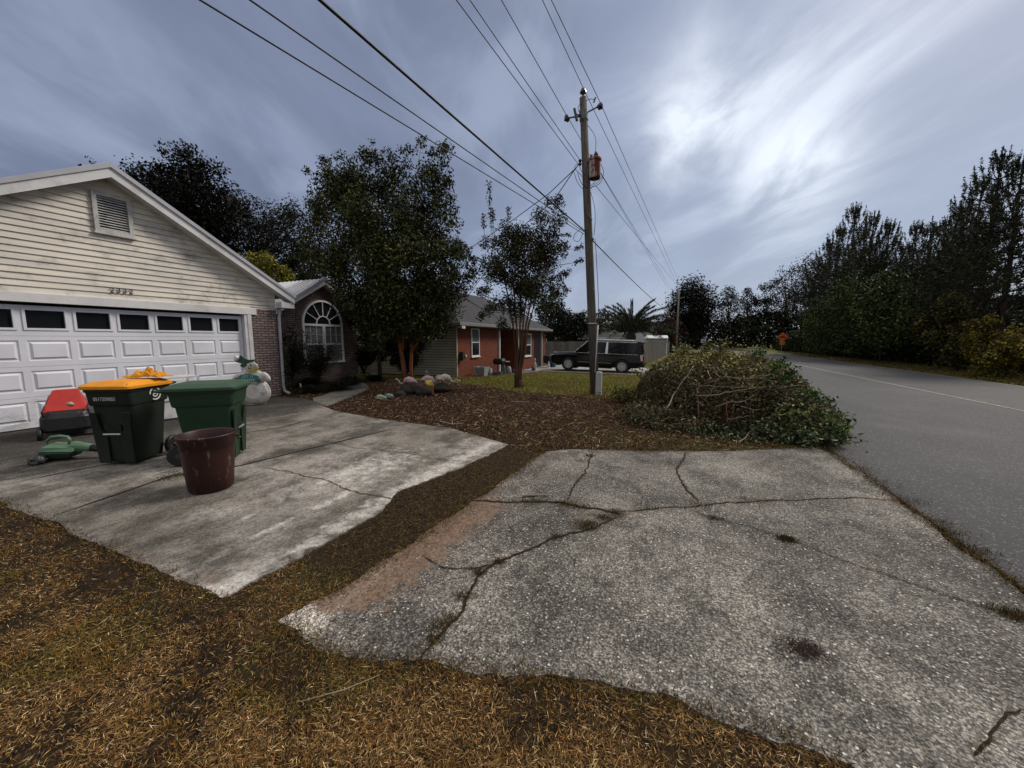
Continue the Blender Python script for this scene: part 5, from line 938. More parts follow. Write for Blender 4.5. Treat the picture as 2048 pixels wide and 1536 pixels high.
S3 = atY(1180, 310, PB.y + .1); wire('power_line', 'bare wire running up the street from beside the transformer', 'wire', [S3, atY(1340, 574, 55.5)], .008, gryw, 'power lines along the street')
K0 = onp(atY(1167, 463, PB.y).z) + Vector((-.10, -.03, 0))
wire('telephone_cable', 'thick black telephone cable crossing overhead to the pole', 'cable', [backdir(K0, 640), K0], .017, blkw); K1 = atY(1182, 478, PB.y)
wire('telephone_cable', 'black telephone cable sagging from the leaning pole up the street', 'cable', [K1, atY(1354, 632, 55.8)], .016, blkw, sag=.35)
wire('telephone_cable', 'upper of two thin cables passing over the large tree', 'cable', [backdir(K0 - Vector((.02, 0, .02)), 500), K0 - Vector((.02, 0, .02))], .009, blkw); wire('telephone_cable', 'lower of two thin cables passing over the large tree', 'cable', [backdir(K0 - Vector((.02, 0, .08)), 400), K0 - Vector((.02, 0, .08))], .009, blkw)
D1 = atY(1152, 336, PB.y - .15); wire('service_drop', 'upper twisted service cable running from the pole to the red house', 'cable', [SPL, D1, atD(1098, 387, 13), atD(1030, 437, 14.5), atD(905, 520, 17.5)], .014, gryw, n=5); wire('service_drop', 'lower service cable dropping from the pole towards the small tree', 'cable', [SPL, atY(1146, 344, PB.y - .15), atD(1108, 400, 12.6), atD(1025, 470, 14), atD(930, 600, 19)], .014, gryw, n=5)
# poles further up the street
def farpole(label, base, h, lean, cross, lamp=None, r=.14):
    t = thing('utility_pole', label, 'utility pole', base); b = Vector(base); tp_ = b + Vector((lean, 0, h)); MB().tube([b - Vector((0, 0, .3)), tp_], [r, r * .65], 10).build('pole_shaft', pm('pale_pole_wood', (.20, .18, .15), (.14, .125, .10), 3, .8), t, smooth=True)  # far poles in a paler wood colour than the near one
    MB().tube([tp_ + Vector((-cross, 0, -1.2)), tp_ + Vector((0, 0, -1.3)), tp_ + Vector((cross, 0, -1.1))], .06, 6).build('bracket', met, t)
    if lamp: MB().tube([b + Vector((lean * .6, 0, lamp)), b + Vector((lean * .6 + 1.0, 0, lamp + .7)), b + Vector((lean * .6 + 1.7, 0, lamp + .85))], .07, 6).build('lamp_arm', pm('lamp_white', (.7, .7, .7)), t); MB().blob(b + Vector((lean * .6 + 2.0, 0, lamp + .8)), (.38, .16, .10), 2, .1).build('lamp_head', pm('lamp_white', (.7, .7, .7)), t)
    return t
b1 = G(1354, 701); tp1 = atY(1358, 577, 56); farpole('wooden pole at the end of the board fence, with a small cross bracket', (atY(1353, 702, 56).x, 56, T(-.5, 56)), tp1.z - T(0, 56), tp1.x - atY(1353, 702, 56).x, .75)
p3 = atY(1389, 700, 88); farpole('distant wooden pole with a street lamp arm', (p3.x, 88, -.4), atY(1392, 622, 88).z + .4, .4, .5, atY(1389, 657, 88).z + .4, .22)
# road signs
sgn = thing('warning_sign', 'orange diamond warning sign with a small plate at the road edge', 'sign', (atY(1565, 704, 58).x, 58, -.2)); ss0 = atY(1565, 674, 58); hs = .62
MB().tube([(ss0.x, 58, -.2), (ss0.x, 58, ss0.z + .3)], .035, 6).build('post', met, sgn)
orange = pm('orange_sheeting', (.62, .13, .02), (.50, .10, .018), 3, .5); MB().prism([(ss0.x - hs, 57.93, ss0.z), (ss0.x, 57.93, ss0.z - hs), (ss0.x + hs, 57.93, ss0.z), (ss0.x, 57.93, ss0.z + hs)], (0, .02, 0)).build('sign_plate', orange, sgn)
sp_ = MB(); dkr = pm('dark_red_symbol', (.10, .015, .01)); 
for i in range(12): a, b = i / 12, (i + 1) / 12; sp_.poly([(ss0.x - .40 + .8 * a, 57.92, ss0.z - .10), (ss0.x - .40 + .8 * b, 57.92, ss0.z - .10), (ss0.x - .40 + .8 * b, 57.92, ss0.z - .08 + .20 * math.sin(math.pi * b)), (ss0.x - .40 + .8 * a, 57.92, ss0.z - .08 + .20 * math.sin(math.pi * a))])
sp_.build('symbol', dkr, sgn, fixn=False); pz = atY(1565, 683.5, 58).z; pl_ = MB().prism([(ss0.x - .26, 57.90, pz - .38), (ss0.x + .26, 57.90, pz - .38), (ss0.x + .26, 57.90, pz + .10), (ss0.x - .26, 57.90, pz + .10)], (0, .02, 0)).build('speed_plate', pm('pale_orange_sheeting', (.62, .22, .08)), sgn); text('speed_number', '15', .42, dkr, (ss0.x, 57.895, pz - .14), (1, 0, 0), (0, 0, 1), pl_, .003)
def smallsign(label, px_, y0, y1, yb, D_, w):
    a = atY(px_, y0, D_); b = atY(px_, y1, D_); t = thing('road_sign', label, 'sign', (a.x, D_, atY(px_, yb, D_).z)); MB().box(a.x - w, a.x + w, D_ - .03, D_, b.z, a.z).build('sign_plate', pm('sign_grey', (.42, .44, .45)), t); MB().tube([(a.x, D_ + .03, T(a.x, D_) - .2), (a.x, D_ + .03, b.z + .1)], .04, 6).build('post', met, t); return t, a, b
t_, a, b = smallsign('pale grey rectangular sign on a thin post beyond the brush pile', 1407, 678, 686, 700, 60, .30)
smallsign('tiny white sign far up the street', 1431.5, 682, 687, 700, 90, .20)
mbx = thing('mailbox', 'small white mailbox on a post above the brush pile', 'mailbox', (atY(1373, 700, 50).x, 50, -.4)); MB().box(-.1, .1, -.22, .22, 1.05, 1.35).build('box', pm('lamp_white', (.7, .7, .7)), mbx, world=False, bevel=.06); MB().box(-.05, .05, -.05, .05, 0, 1.05).build('post', pwm, mbx, world=False)
br_ = thing('road_barrier', 'low pale rail across the verge where the road bends', 'barrier', (atY(1515, 699, 66).x, 66, -.3)); xa, xb = atY(1494, 697, 66).x, atY(1534, 696, 66).x; zt = atY(1515, 695, 66).z
MB().box(xa, xb, 66, 66.1, zt - .12, zt + .06).build('rail', pm('cream_rail', (.45, .43, .33)), br_); MB().box(xa, xb - .4, 66, 66.1, zt - .5, zt - .36).build('rail', MATS['cream_rail'], br_)
for u in (.05, .5, .95): x = xa + (xb - xa) * u; MB().box(x - .08, x + .08, 66.1, 66.2, -.4, zt + .1).build('post', MATS['cream_rail'], br_)
bo = atY(1518, 695, 64); tag(MB().tube([(bo.x, 64, -.4), (bo.x + .12, 64, bo.z + .1)], .07, 8).build('marker_post', pm('lamp_white', (.7, .7, .7))), 'short white marker post leaning in front of the road barrier', 'marker post')
# ================================================================== LARGE BLACK CAR
CX, CY = -4.62, 24.25; cz = T(-4.6, 23.5) + .03
car = thing('parked_car', 'long black sport utility car with chrome window trim and bright wheels', 'car', (CX, CY, cz + .02), math.pi, ry=0)
car.rotation_euler = (0, R(-1.6), math.pi)      # nose towards the house, uphill
k = NT('black_car_paint'); blk = k.fin(k.mix(k.noise(2), (.004, .004, .005), (.006, .006, .007)), .16, .28)
tint = glassmat('tinted_glass', (.006, .006, .006), .08); k_ = tint.node_tree.nodes['Principled BSDF']; k_.inputs['Specular IOR Level'].default_value = .3; chrome = pm('chrome', (.75, .75, .76), (.62, .62, .63), 3, .15, .5, 1., bump=0); silver = pm('bright_silver', (.72, .72, .73), (.62, .62, .63), 3, .35, .5, .25, bump=0); tyre = pm('tyre_rubber', (.012, .012, .012), (.02, .02, .02), 10, .8, .2)
# stations along the car (x forward): (x, floor z, mid half width, belt z, belt half width, top z, top half width)
st = [(-2.84, .52, .86, .98, .84, 1.06, .80), (-2.78, .42, .95, 1.0, .92, 1.12, .88), (-2.5, .34, 1.0, 1.0, .985, 1.17, .95), (-1.5, .30, 1.02, 1.0, 1.0, 1.18, .96), (0, .28, 1.02, 1.0, 1.0, 1.17, .96), (1.0, .28, 1.02, 1.0, 1.0, 1.16, .96), (1.45, .30, 1.02, .98, .99, 1.17, .90), (2.2, .33, 1.01, .96, .98, 1.14, .82), (2.62, .38, .98, .92, .95, 1.09, .76), (2.80, .42, .92, .88, .90, 1.02, .72), (2.86, .46, .84, .80, .82, .90, .68)]
mb = MB(); rg = []
for x, zf, wm, zb_, wb_, zt, wt in st:
    rg.append([(x, -wm * .90, zf), (x, -wm * .985, zf + .10), (x, -wm, (zf + zb_) / 2), (x, -wb_, zb_), (x, -wt - .02, zt - .03), (x, -wt * .8, zt + .015), (x, 0, zt + .03), (x, wt * .8, zt + .015), (x, wt + .02, zt - .03), (x, wb_, zb_), (x, wm, (zf + zb_) / 2), (x, wm * .985, zf + .10), (x, wm * .90, zf)])
mb.rings(rg); body = mb.build('body', blk, car, world=False, smooth=False)
WX = (-1.64, 1.66)
cutters = []
for wx in WX: cutters.append(MB().lathe([(0, -1.3), (.47, -1.3), (.47, 1.3), (0, 1.3)], (wx, 0, .40), 28, 'y'))
cm = MB(); [cm.add(c.v, c.f) for c in cutters]; cut_o = cm.build('cut', blk, car, world=False); bo_ = body.modifiers.new('b', 'BOOLEAN'); bo_.object = cut_o; bo_.operation = 'DIFFERENCE'; bo_.solver = 'EXACT'
dg = bpy.context.evaluated_depsgraph_get(); me = bpy.data.meshes.new_from_object(body.evaluated_get(dg)); body.modifiers.clear(); body.data = me; bpy.data.objects.remove(cut_o)
bv = body.modifiers.new('bevel', 'BEVEL'); bv.width = .03; bv.segments = 2; bv.limit_method = 'ANGLE'; bv.angle_limit = R(28)
MB().box(-2.5, 2.4, -.86, .86, .36, .95).build('underbody', MATS['black_plastic'], car, world=False)
# greenhouse: glass block with roof shell and pillars
gh_ = [(-2.72, 1.14, .88, 1.14, .88), (-2.55, 1.14, .93, 1.78, .74), (-2.2, 1.14, .94, 1.86, .77), (-.5, 1.14, .945, 1.885, .78), (.55, 1.14, .94, 1.85, .77), (1.42, 1.14, .90, 1.155, .86)]
rg = [[(x, -w0, z0), (x, -w1 - .02, (z1 - .04)), (x, -w1 + .05, z1 - .01), (x, w1 - .05, z1 - .01), (x, w1 + .02, z1 - .04), (x, w0, z0)] for x, z0, w0, z1, w1 in gh_]
MB().rings(rg).build('window_glass', tint, car, world=False)
rg = [[(x, -w1 - .035, z1 - .07), (x, -w1 - .0, z1 - .005), (x, -w1 + .12, z1 + .025), (x, w1 - .12, z1 + .025), (x, w1, z1 - .005), (x, w1 + .035, z1 - .07)] for x, z0, w0, z1, w1 in [(-2.68, 0, 0, 1.74, .70), (-2.5, 0, 0, 1.82, .75), (-2.1, 0, 0, 1.885, .775), (-.5, 0, 0, 1.905, .78), (.55, 0, 0, 1.87, .77), (.72, 0, 0, 1.80, .755)]]
MB().rings(rg).build('roof', blk, car, world=False, bevel=.015)
def sidept(x, t, s):   # point on the side glass plane, t 0 belt .. 1 roof
    return Vector((x, s * (.962 - .165 * t), 1.15 + .68 * t))
for s in (-1, 1):
    def pil(x0, x1, x2, x3, m, nm, th=.02): MB().prism([sidept(x0, 0, s), sidept(x1, 0, s), sidept(x2, 1, s), sidept(x3, 1, s)], (0, s * th, 0)).build(nm, m, car, world=False)
    pil(-2.72, -2.50, -2.42, -2.60, blk, 'rear_pillar'); pil(-.88, -.78, -.80, -.88, blk, 'middle_pillar'); pil(-1.66, -1.58, -1.62, -1.68, blk, 'quarter_pillar')
    # chrome frame round the second door glass (the trim catches the light)
    pil(-.76, -.60, -.64, -.74, silver, 'chrome_trim', .025); pil(.22, .40, .30, .18, silver, 'chrome_trim', .025)
    MB().beam(sidept(-2.5, -.02, s) + Vector((0, s * .02, 0)), sidept(1.34, -.02, s) + Vector((0, s * .02, 0)), .02, .03).build('beltline_trim', chrome, car, world=False)
    MB().beam(sidept(-2.3, 1.02, s) + Vector((0, s * .01, 0)), sidept(.52, 1.02, s) + Vector((0, s * .01, 0)), .02, .03).build('window_top_trim', chrome, car, world=False)
    MB().beam(sidept(1.30, .02, s), sidept(.56, 1.0, s), .05, .05).build('windscreen_pillar', chrome, car, world=False)
    mb = MB(); mb.tube([(-2.2, s * .70, 1.93), (-2.1, s * .71, 1.965), (.1, s * .71, 1.965), (.25, s * .70, 1.92)], .022, 8); mb.build('roof_rail', silver, car, world=False, smooth=True)
    MB().box(-1.0, 1.05, s * 1.005 - .02, s * 1.005 + .02, .56, .585).build('door_moulding', chrome, car, world=False)
    MB().box(-1.05, 1.1, s * .96 - .05, s * .96 + .05, .24, .30).build('running_board', MATS['black_plastic'], car, world=False, bevel=.01)
    for x0 in (-.62, .50): MB().tube([(x0, s * 1.005, 1.0), (x0 + .03, s * 1.03, 1.0), (x0 + .2, s * 1.03, 1.0), (x0 + .23, s * 1.005, 1.0)], .012, 6).build('door_handle', blk, car, world=False)
    mb = MB(); mb.rings([[(1.05, s * .98, 1.16), (1.15, s * .98, 1.16), (1.15, s * .98, 1.22), (1.05, s * .98, 1.22)], [(1.04, s * 1.16, 1.14), (1.16, s * 1.16, 1.14), (1.14, s * 1.16, 1.30), (1.06, s * 1.16, 1.30)], [(1.05, s * 1.26, 1.15), (1.14, s * 1.26, 1.15), (1.13, s * 1.26, 1.28), (1.06, s * 1.26, 1.28)]]); mb.build('mirror', blk, car, world=False, bevel=.02)
    for wx in WX:
        c = (wx, s * .90, .405); w = MB().lathe([(.27, -.13), (.37, -.135), (.405, -.10), (.405, .10), (.37, .135), (.27, .13), (.27, -.13)], c, 32, 'y', cap=False).build('wheel', tyre, car, world=False, smooth=False)
        rim = MB(); rim.lathe([(.285, s * .10), (.30, s * .135), (.275, s * .135), (.262, s * .06), (.05, s * .05), (0, s * .05)], c, 32, 'y', cap=False); rim.build('rim_dish', pm('dark_rim', (.02, .02, .02), None, 3, .4), w, world=False)
        sp2 = MB()
        for i in range(10):
            a = 2 * math.pi * i / 10 + .2; dx = Vector((math.cos(a), 0, math.sin(a))); tx = Vector((-math.sin(a), 0, math.cos(a))); c_ = Vector((wx, s * 1.025, .405))
            for q in (-1, 1): sp2.prism([c_ + dx * .05 + tx * q * .012, c_ + dx * .05 + tx * q * .032, c_ + dx * .27 + tx * q * .052, c_ + dx * .275 + tx * q * .022], (0, -s * .02, 0))
        sp2.lathe([(0, s * .125), (.055, s * .125), (.055, s * .10)], c, 14, 'y'); sp2.build('spokes', silver, w, world=False)
    lm = MB(); lm.prism([(-2.70, s * .955, .78), (-2.80, s * .93, .78), (-2.76, s * .92, 1.14), (-2.62, s * .965, 1.14)], (0, s * .015, 0)); lm.build('tail_light', pm('clear_red_lens', (.55, .40, .40), (.5, .3, .3), 5, .15, .5), car, world=False)
    MB().box(2.62, 2.84, s * .80 - .09, s * .80 + .09, .82, .96).build('headlight', pm('headlamp_lens', (.5, .5, .5), None, 5, .1, .5), car, world=False, bevel=.03)
MB().box(-2.90, -2.74, -.90, .90, .42, .62).build('rear_bumper', blk, car, world=False, bevel=.04); MB().box(-2.92, -2.86, -.80, .80, .40, .44).build('bumper_trim', chrome, car, world=False)
MB().prism([(-2.78, -.66, 1.79), (-2.40, -.70, 1.87), (-2.40, .70, 1.87), (-2.78, .66, 1.79)], (0, 0, .03)).build('spoiler', blk, car, world=False, bevel=.01)
MB().box(2.80, 2.89, -.62, .62, .50, .86).build('grille', MATS['dull_grey'], car, world=False, bevel=.03)
MB().box(-2.86, -2.83, -.55, .55, 1.02, 1.06).build('tailgate_trim', chrome, car, world=False)
# ================================================================== YARD AND PORCH THINGS
pk = pm('faded_pink_plastic', (.46, .30, .30), (.38, .24, .25), 9, .5, .3); cr = pm('creamy_feather_paint', (.46, .42, .36), (.36, .32, .28), 9, .5, .3); bk = black
def flamingo(label, loc, rz, m, s=1., neckup=.2, fold=False):
    t = thing('flamingo_ornament', label, 'garden ornament', loc, rz, 'plastic flamingos lying on dark stones'); t.scale = (s, s, s)
    mb = MB(); mb.tube([(-.32, 0, -.06), (-.24, 0, .0), (-.13, 0, .06), (0, 0, .085), (.10, 0, .06), (.17, 0, .0), (.19, 0, -.05)], [.010, .04, .085, .105, .09, .045, .022], 12); b = mb.build('body', m, t, world=False, smooth=True)
    mb = MB(); mb.tube([(.17, 0, .0), (.23, 0, -.06), (.30, 0, -.05), (.36, 0, .03), (.43, 0, .06 + neckup * .2), (.49, 0, .045 + neckup * .15)], [.035, .022, .018, .018, .022, .024], 8); mb.build('neck', m, t, world=False, smooth=True)
    MB().tube([(.49, 0, .045 + neckup * .15), (.525, 0, .02 + neckup * .1), (.53, 0, -.02 + neckup * .1)], [.022, .014, .004], 8).build('beak', bk, t, world=False, smooth=True)
    for q in (-1, 1): MB().blob((-.08, q * .078, .035), (.17, .022, .05), 3 + q, .12, 2).build('wing', m, t, world=False, smooth=True)
    return t
F1, F2, F3, F4 = atY(818, 764, 9.6), atY(856, 762, 9.7), atY(878, 760, 10.0), atY(890, 760, 9.7)
flamingo('faded pink plastic flamingo stretching its neck left, nearest the large tree trunk', (F1.x, F1.y, F1.z), math.pi + R(15), pk, .95)
flamingo('faded pink plastic flamingo whose neck curls up over the yellow bag', (F2.x, F2.y, F2.z + .02), R(12), pk, .9, .5)
flamingo('faded pink plastic flamingo lying behind, only its back showing', (F3.x, F3.y, F3.z), R(160), pk, .9)
flamingo('cream plastic flamingo with its neck stretched low to the right', (F4.x, F4.y, F4.z + .01), R(18), cr, 1.0, -.5)
dst = pm('dark_stone', (.020, .018, .016), (.035, .030, .026), 6, .9, .2, bump=.8, bsc=14)
for i, (x, y, r, lb) in enumerate([(822, 785, .30, 'dark rounded stone under the left flamingo'), (850, 790, .25, 'dark rounded stone below the yellow bag'), (884, 783, .27, 'dark rounded stone under the cream flamingo'), (800, 792, .16, 'low dark stone at the left end of the flamingo heap')]):
    p = G(x, y + 3); tag(MB().blob((p.x - .1, p.y + .12, p.z + r * .42), (r * 1.1, r, r * .66), i + 2, .35, 3).build('rock', dst, smooth=True), lb, 'rock')
p = G(856, 790); tag(MB().blob((p.x, p.y + .05, p.z + .33), (.14, .10, .11), 9, .5, 3).build('yellow_bag', pm('yellow_film', (.42, .36, .05), (.3, .25, .04), 12, .4, .4, bump=.6), smooth=True), 'crumpled yellow bag between the flamingos', 'bag')
p = G(866, 792); tag(MB().lathe([(.0, 0), (.10, 0), (.12, .16), (.105, .16), (.09, .02)], (p.x - .1, p.y, p.z + .10), 16).build('flower_pot', pm('terracotta', (.22, .07, .035))), 'small terracotta pot under the yellow bag', 'flower pot')
gst = thing('garden_statue', 'mossy grey garden figure behind the flamingos beside the tree', 'statue', G(834, 785) + Vector((0, .5, 0))); mb = MB(); mb.lathe([(0, 0), (.13, 0), (.12, .06), (.09, .1), (.11, .3), (.07, .42), (.05, .46), (.075, .54), (.06, .62), (0, .66)], (0, 0, 0), 14); mb.build('figure', pm('mossy_stone', (.14, .15, .12), (.07, .085, .06), 12, .9, .1, bump=.8, bsc=20), gst, world=False, smooth=True); MB().blob((0, 0, .02), (.16, .14, .05), 3).build('base', MATS['mossy_stone'], gst, world=False)
p = G(762, 800); tag(MB().blob((p.x, p.y, p.z + .06), (.15, .12, .08), 5, .5, 3, 3).build('pale_stone', pm('lichen_stone', (.26, .27, .20), (.15, .17, .13), 12, .9), smooth=True), 'lichen covered pale stone left of the flamingo heap', 'rock'); p = G(778, 797)
tag(MB().blob((p.x, p.y, p.z + .06), (.13, .10, .08), 7, .5, 3, 3).build('pale_stone', pm('blue_grey_stone', (.17, .21, .21), (.12, .15, .15), 12, .9), smooth=True), 'blue grey stone beside the lichen covered one', 'rock')
p = G(745, 757); tag(MB().box(p.x - .15, p.x + .15, p.y, p.y + .2, p.z - .05, p.z + .22).build('concrete_block', pm('old_block', (.30, .29, .26), (.2, .19, .17), 8, .9), bevel=.015), 'weathered pale concrete block by the corner of the brick wing', 'block')
p = G(601, 786); tag(MB().prism([(p.x - .03, p.y, p.z), (p.x + .03, p.y, p.z), (p.x + .045, p.y, p.z + .2), (p.x + .0, p.y, p.z + .3), (p.x - .03, p.y, p.z + .18)], (.01, .015, 0)).build('plant_marker', pm('lamp_white', (.7, .7, .7)), bevel=.003), 'small white plant marker standing in the dark bed', 'marker')
# sticks on the litter
stk = pm('bare_stick', (.26, .23, .21), (.15, .13, .12), 12, .8)
for i, (l, lb) in enumerate([([(880, 846), (905, 852), (928, 850)], 'forked grey stick lying on the leaf litter'), ([(1022, 806), (1060, 806)], 'straight pale stick below the small tree'), ([(1045, 998), (1075, 996), (1108, 998)], 'thin dark stick lying on the cracked apron'), ([(990, 1085), (1090, 1172)], 'x')][:3]):
    P = [G(*q) + Vector((0, 0, .035)) for q in l]; m_ = MB(); m_.tube(P, [.014, .011, .006][:len(P)], 6)
    if i == 0: m_.tube([P[1], P[1] + Vector((-.1, .14, .05))], [.008, .004], 5)
    tag(m_.build('fallen_stick', stk), lb, 'stick')
for l, lb in (([(760, 1365), (690, 1395), (600, 1420)], 'long pale stem lying across the dry grass'),):
    P = [G(*q) + Vector((0, 0, .04)) for q in l]; tag(MB().tube(P, [.0012, .002, .0012], 5).build('dry_stem', pm('straw_stem', (.35, .28, .19))), lb, 'stem')
# porch: planter, grill, clutter
pl = G(963, 752); PZ = pl.z
plt = thing('planter', 'tapered grey wooden planter with dark red flowering plants', 'planter', (-8.75, 16.4, T(-8.75, 16.4))); MB().rings([rrect(.40, .40, .01, 0, 1), rrect(.56, .56, .01, .46, 1), rrect(.50, .50, .01, .46, 1), rrect(.5, .5, .01, .40, 1)]).build('box', pm('grey_planter_wood', (.30, .31, .32), (.22, .23, .24), 6, .7, stretch=(1, 1, 5)), plt, world=False)
for s in (-1, 1): MB().beam((s * .22, -.22, .0), (s * .285, -.285, .47), .05, .03, up=(0, 1, 0)).build('corner_batten', pm('pale_batten', (.5, .5, .5)), plt, world=False)
grl_ = thing('grill', 'small dark grill with a side shelf on the porch edge', 'grill', (-8.65, 18.2, T(-8.65, 18.2))); MB().rings([rrect(.5, .42, .08, .55), rrect(.62, .5, .1, .66), rrect(.62, .5, .1, .74), rrect(.5, .4, .1, .86)]).build('lid', black, grl_, world=False, bevel=.01); mb = MB(); [mb.tube([(x, y, 0), (x * .8, y * .8, .6)], .018, 6) for x in (-.25, .25) for y in (-.2, .2)]; mb.build('legs', met, grl_, world=False); MB().box(-.3, .3, .28, .7, .66, .69).build('side_shelf', pm('shelf_grey', (.3, .31, .33)), grl_, world=False)
tag(MB().rings([rrect(.5, .36, .05, 0, 3, -8.45, 17.5), rrect(.56, .40, .05, .16, 3, -8.45, 17.5), rrect(.52, .36, .05, .16, 3, -8.45, 17.5), rrect(.5, .34, .05, .03, 3, -8.45, 17.5)]).build('tray', pm('tub_grey', (.10, .10, .11))), 'shallow grey tub on the ground before the grill', 'tub').location.z = T(-8.4, 17.5)
def figure(label, x, y, h, m, cat='statue', name='porch_figure'):
    t = thing(name, label, cat, (x, y, T(x, y))); MB().lathe([(0, 0), (.14 * h, 0), (.12 * h, .08 * h), (.16 * h, .35 * h), (.11 * h, .62 * h), (.05 * h, .72 * h), (.085 * h, .82 * h), (.07 * h, .93 * h), (0, h)], (0, 0, 0), 12).build('figure', m, t, world=False, smooth=True); MB().blob((0, 0, .02), (.2 * h, .2 * h, .04), 1).build('base', m, t, world=False); return t
figure('cream garden figure beside the tall white framed window', -8.55, 23.4, .8, pm('cream_stone', (.42, .37, .30), (.3, .26, .2), 9, .8)); figure('small grey figure standing on the walk by the tree', -8.5, 20.6, .45, pm('grey_stone', (.20, .2, .2), (.12, .12, .12), 9, .8)); figure('white garden figure in front of the dark side door', -8.3, 25.6, .5, pm('lamp_white', (.7, .7, .7)))
for i, (x, y, h, w, c, lb) in enumerate([(-8.75, 18.9, .55, .12, (.12, .13, .15), 'tall grey canister beside the grill'), (-8.6, 19.3, .42, .15, (.30, .29, .28), 'pale grey canister by the porch post'), (-8.75, 17.3, .38, .10, (.40, .40, .40), 'white lantern beside the planter'), (-8.5, 19.75, .25, .12, (.03, .035, .10), 'dark blue pot on the porch step'), (-8.3, 26.6, .62, .22, (.045, .13, .20), 'blue barrel at the end of the brick house'), (-8.45, 22.9, .28, .13, (.10, .06, .16), 'purple pot by the cream garden figure')]):
    t = thing('porch_pot', lb, 'pot', (x, y, T(x, y))); mm = pm('pot_glaze_%d' % i, c, None, 8, .5); MB().lathe([(0, 0), (w * .8, 0), (w, h * .3), (w * .92, h * .8), (w * .6, h * .92), (w * .6, h), (w * .5, h), (w * .5, h * .9)], (0, 0, 0), 14).build('body', mm, t, world=False, smooth=True); MB().tube([(-w * .6, 0, h * .9), (0, 0, h * 1.12), (w * .6, 0, h * .9)], .01, 5).build('bail', black, t, world=False)
stl = thing('stroller', 'black folding stroller parked by the blue barrel', 'stroller', (-8.5, 26.0, T(-8.5, 26))); mb = MB(); mb.tube([(0, -.35, .15), (0, .1, .75), (0, .35, .95)], .02, 6); mb.tube([(0, .35, .15), (0, .0, .6), (0, -.25, .8)], .02, 6); mb.build('frame', met, stl, world=False); MB().prism([(-.25, -.3, .35), (-.25, .1, .35), (-.25, .2, .8), (-.25, -.05, .95), (-.25, -.35, .85)], (.5, 0, 0)).build('seat', black, stl, world=False, bevel=.04)
for y in (-.35, .35): MB().lathe([(.0, -.03), (.11, -.03), (.12, 0), (.11, .03), (0, .03)], (.22, y, .12), 14, 'x').build('wheel', black, stl, world=False)
c3, _ = cart('trash_cart', 'dark green wheeled cart with a white ring emblem by the board fence', (-8.75, 29.2, T(-8.7, 29.2) + .02), R(-75), dk, MATS['dull_grey'], H=1.02)
mb = MB(); mb.rings(arc(.085, .045, 0, .003, 0, 0, 24, 0, 6.28)); mb.v = [(.349, b, .86 + c) for a, b, c in mb.v]; mb.build('round_emblem', wh, c3, world=False)
mb = MB(); 
for i in range(9): mb.box(-9.25 + .05, -8.3, 15.2 + i * .5, 15.2 + i * .5 + .42, T(-9, 16) - .05, T(-9, 16) - .02)
# ================================================================== TREES AND PLANTS
lfm = leafmat('foliage', .65, .10); ndm = leafmat('needles', .6, .15)
def barkm(name, a, b, sc=7): return pm(name, a, b, sc, .85, .15, bump=.6, bsc=30, stretch=(1, 1, .25))
bark_c = barkm('cinnamon_bark', (.20, .075, .030), (.10, .040, .020)); bark_d = barkm('dark_cinnamon_bark', (.10, .045, .024), (.045, .026, .017), 5); bark_g = barkm('grey_brown_bark', (.075, .055, .042), (.035, .027, .021)); bark_p = barkm('pine_bark', (.06, .042, .034), (.03, .022, .018))
def A3(v): return np.array([v.x, v.y, v.z])
def clumps(blobs, per=9, rr=.62):
    """sub-clump centres inside each blob: list of (centre, radius)"""
    out = []
    for c, r in blobs:
        k = max(3, int(per * (r / .8) ** 2)) if per > 0 else -per
        for i in range(k):
            d = rnd_unit(1)[0]; out.append((A3(c) + d * r * RG.uniform(.25, 1) ** .45, r * RG.uniform(.28, .5) * rr / .62))
    return out
def limbs(mb, tops, targets, r0, wig=.12, seed=0, n=5):
    """curved limbs from the nearest stem top to each target"""
    for i, (t, rt) in enumerate(targets):
        t = Vector(t); b = min(tops, key=lambda q: (q - t).length); Ln = (t - b).length; P = []
        for j in range(n + 1):
            u = j / n; p = b.lerp(t, u); p.z += -.18 * Ln * math.sin(math.pi * u) * .6; s = wig * Ln * math.sin(math.pi * u)
            p += Vector((mnoise.noise(Vector((i, u * 3, seed))), mnoise.noise(Vector((u * 3, i, seed + 4))), 0)) * s; P.append(p)
        mb.tube(P, [max(.006, r0 * (1 - .8 * j / n)) for j in range(n + 1)], 5, cap=False)
def tree(name, label, cat, base, stems, tops, blobs, nleaf, lsize, cols, w, bark, r0=.05, per=9, asp=.5, sig=.55, group=None, twigs=True, up=.15, var=.3, top_bias=None, hull=0.):
    t = thing(name, label, cat, base, group=group)
    mb = MB()
    for P, rad in stems: mb.tube(P, rad, 8)
    mb.build('trunk', bark, t, smooth=True, fixn=False); mb = MB()
    cl_ = clumps(blobs, per); limbs(mb, tops, [(c, r) for c, r in blobs], r0, seed=len(label))
    if twigs: 
        bt = [Vector(c) if not isinstance(c, Vector) else c for c, r in blobs]; limbs(mb, bt, cl_[::2], r0 * .3, .1, 3, 3)
    mb.build('limbs', bark_g, t, smooth=True, fixn=False)
    W_ = np.array([r ** 2 for _, r in cl_]); ids = RG.choice(len(cl_), nleaf, p=W_ / W_.sum()); cc = np.array([c for c, _ in cl_])[ids]; rr = np.array([r for _, r in cl_])[ids]
    C = cc + rnd_unit(nleaf) * (rr * RG.uniform(0, 1, nleaf) ** .5 * (1 + sig * .6))[:, None]
    cv = RG.uniform(.7, 1.3, len(cl_))[ids]; col = pal(nleaf, cols, w, var) * cv[:, None]
    quads('crown', leafquads(C, lsize, asp, up, droop=.3), np.clip(col, 0, 1), lfm, t); return t
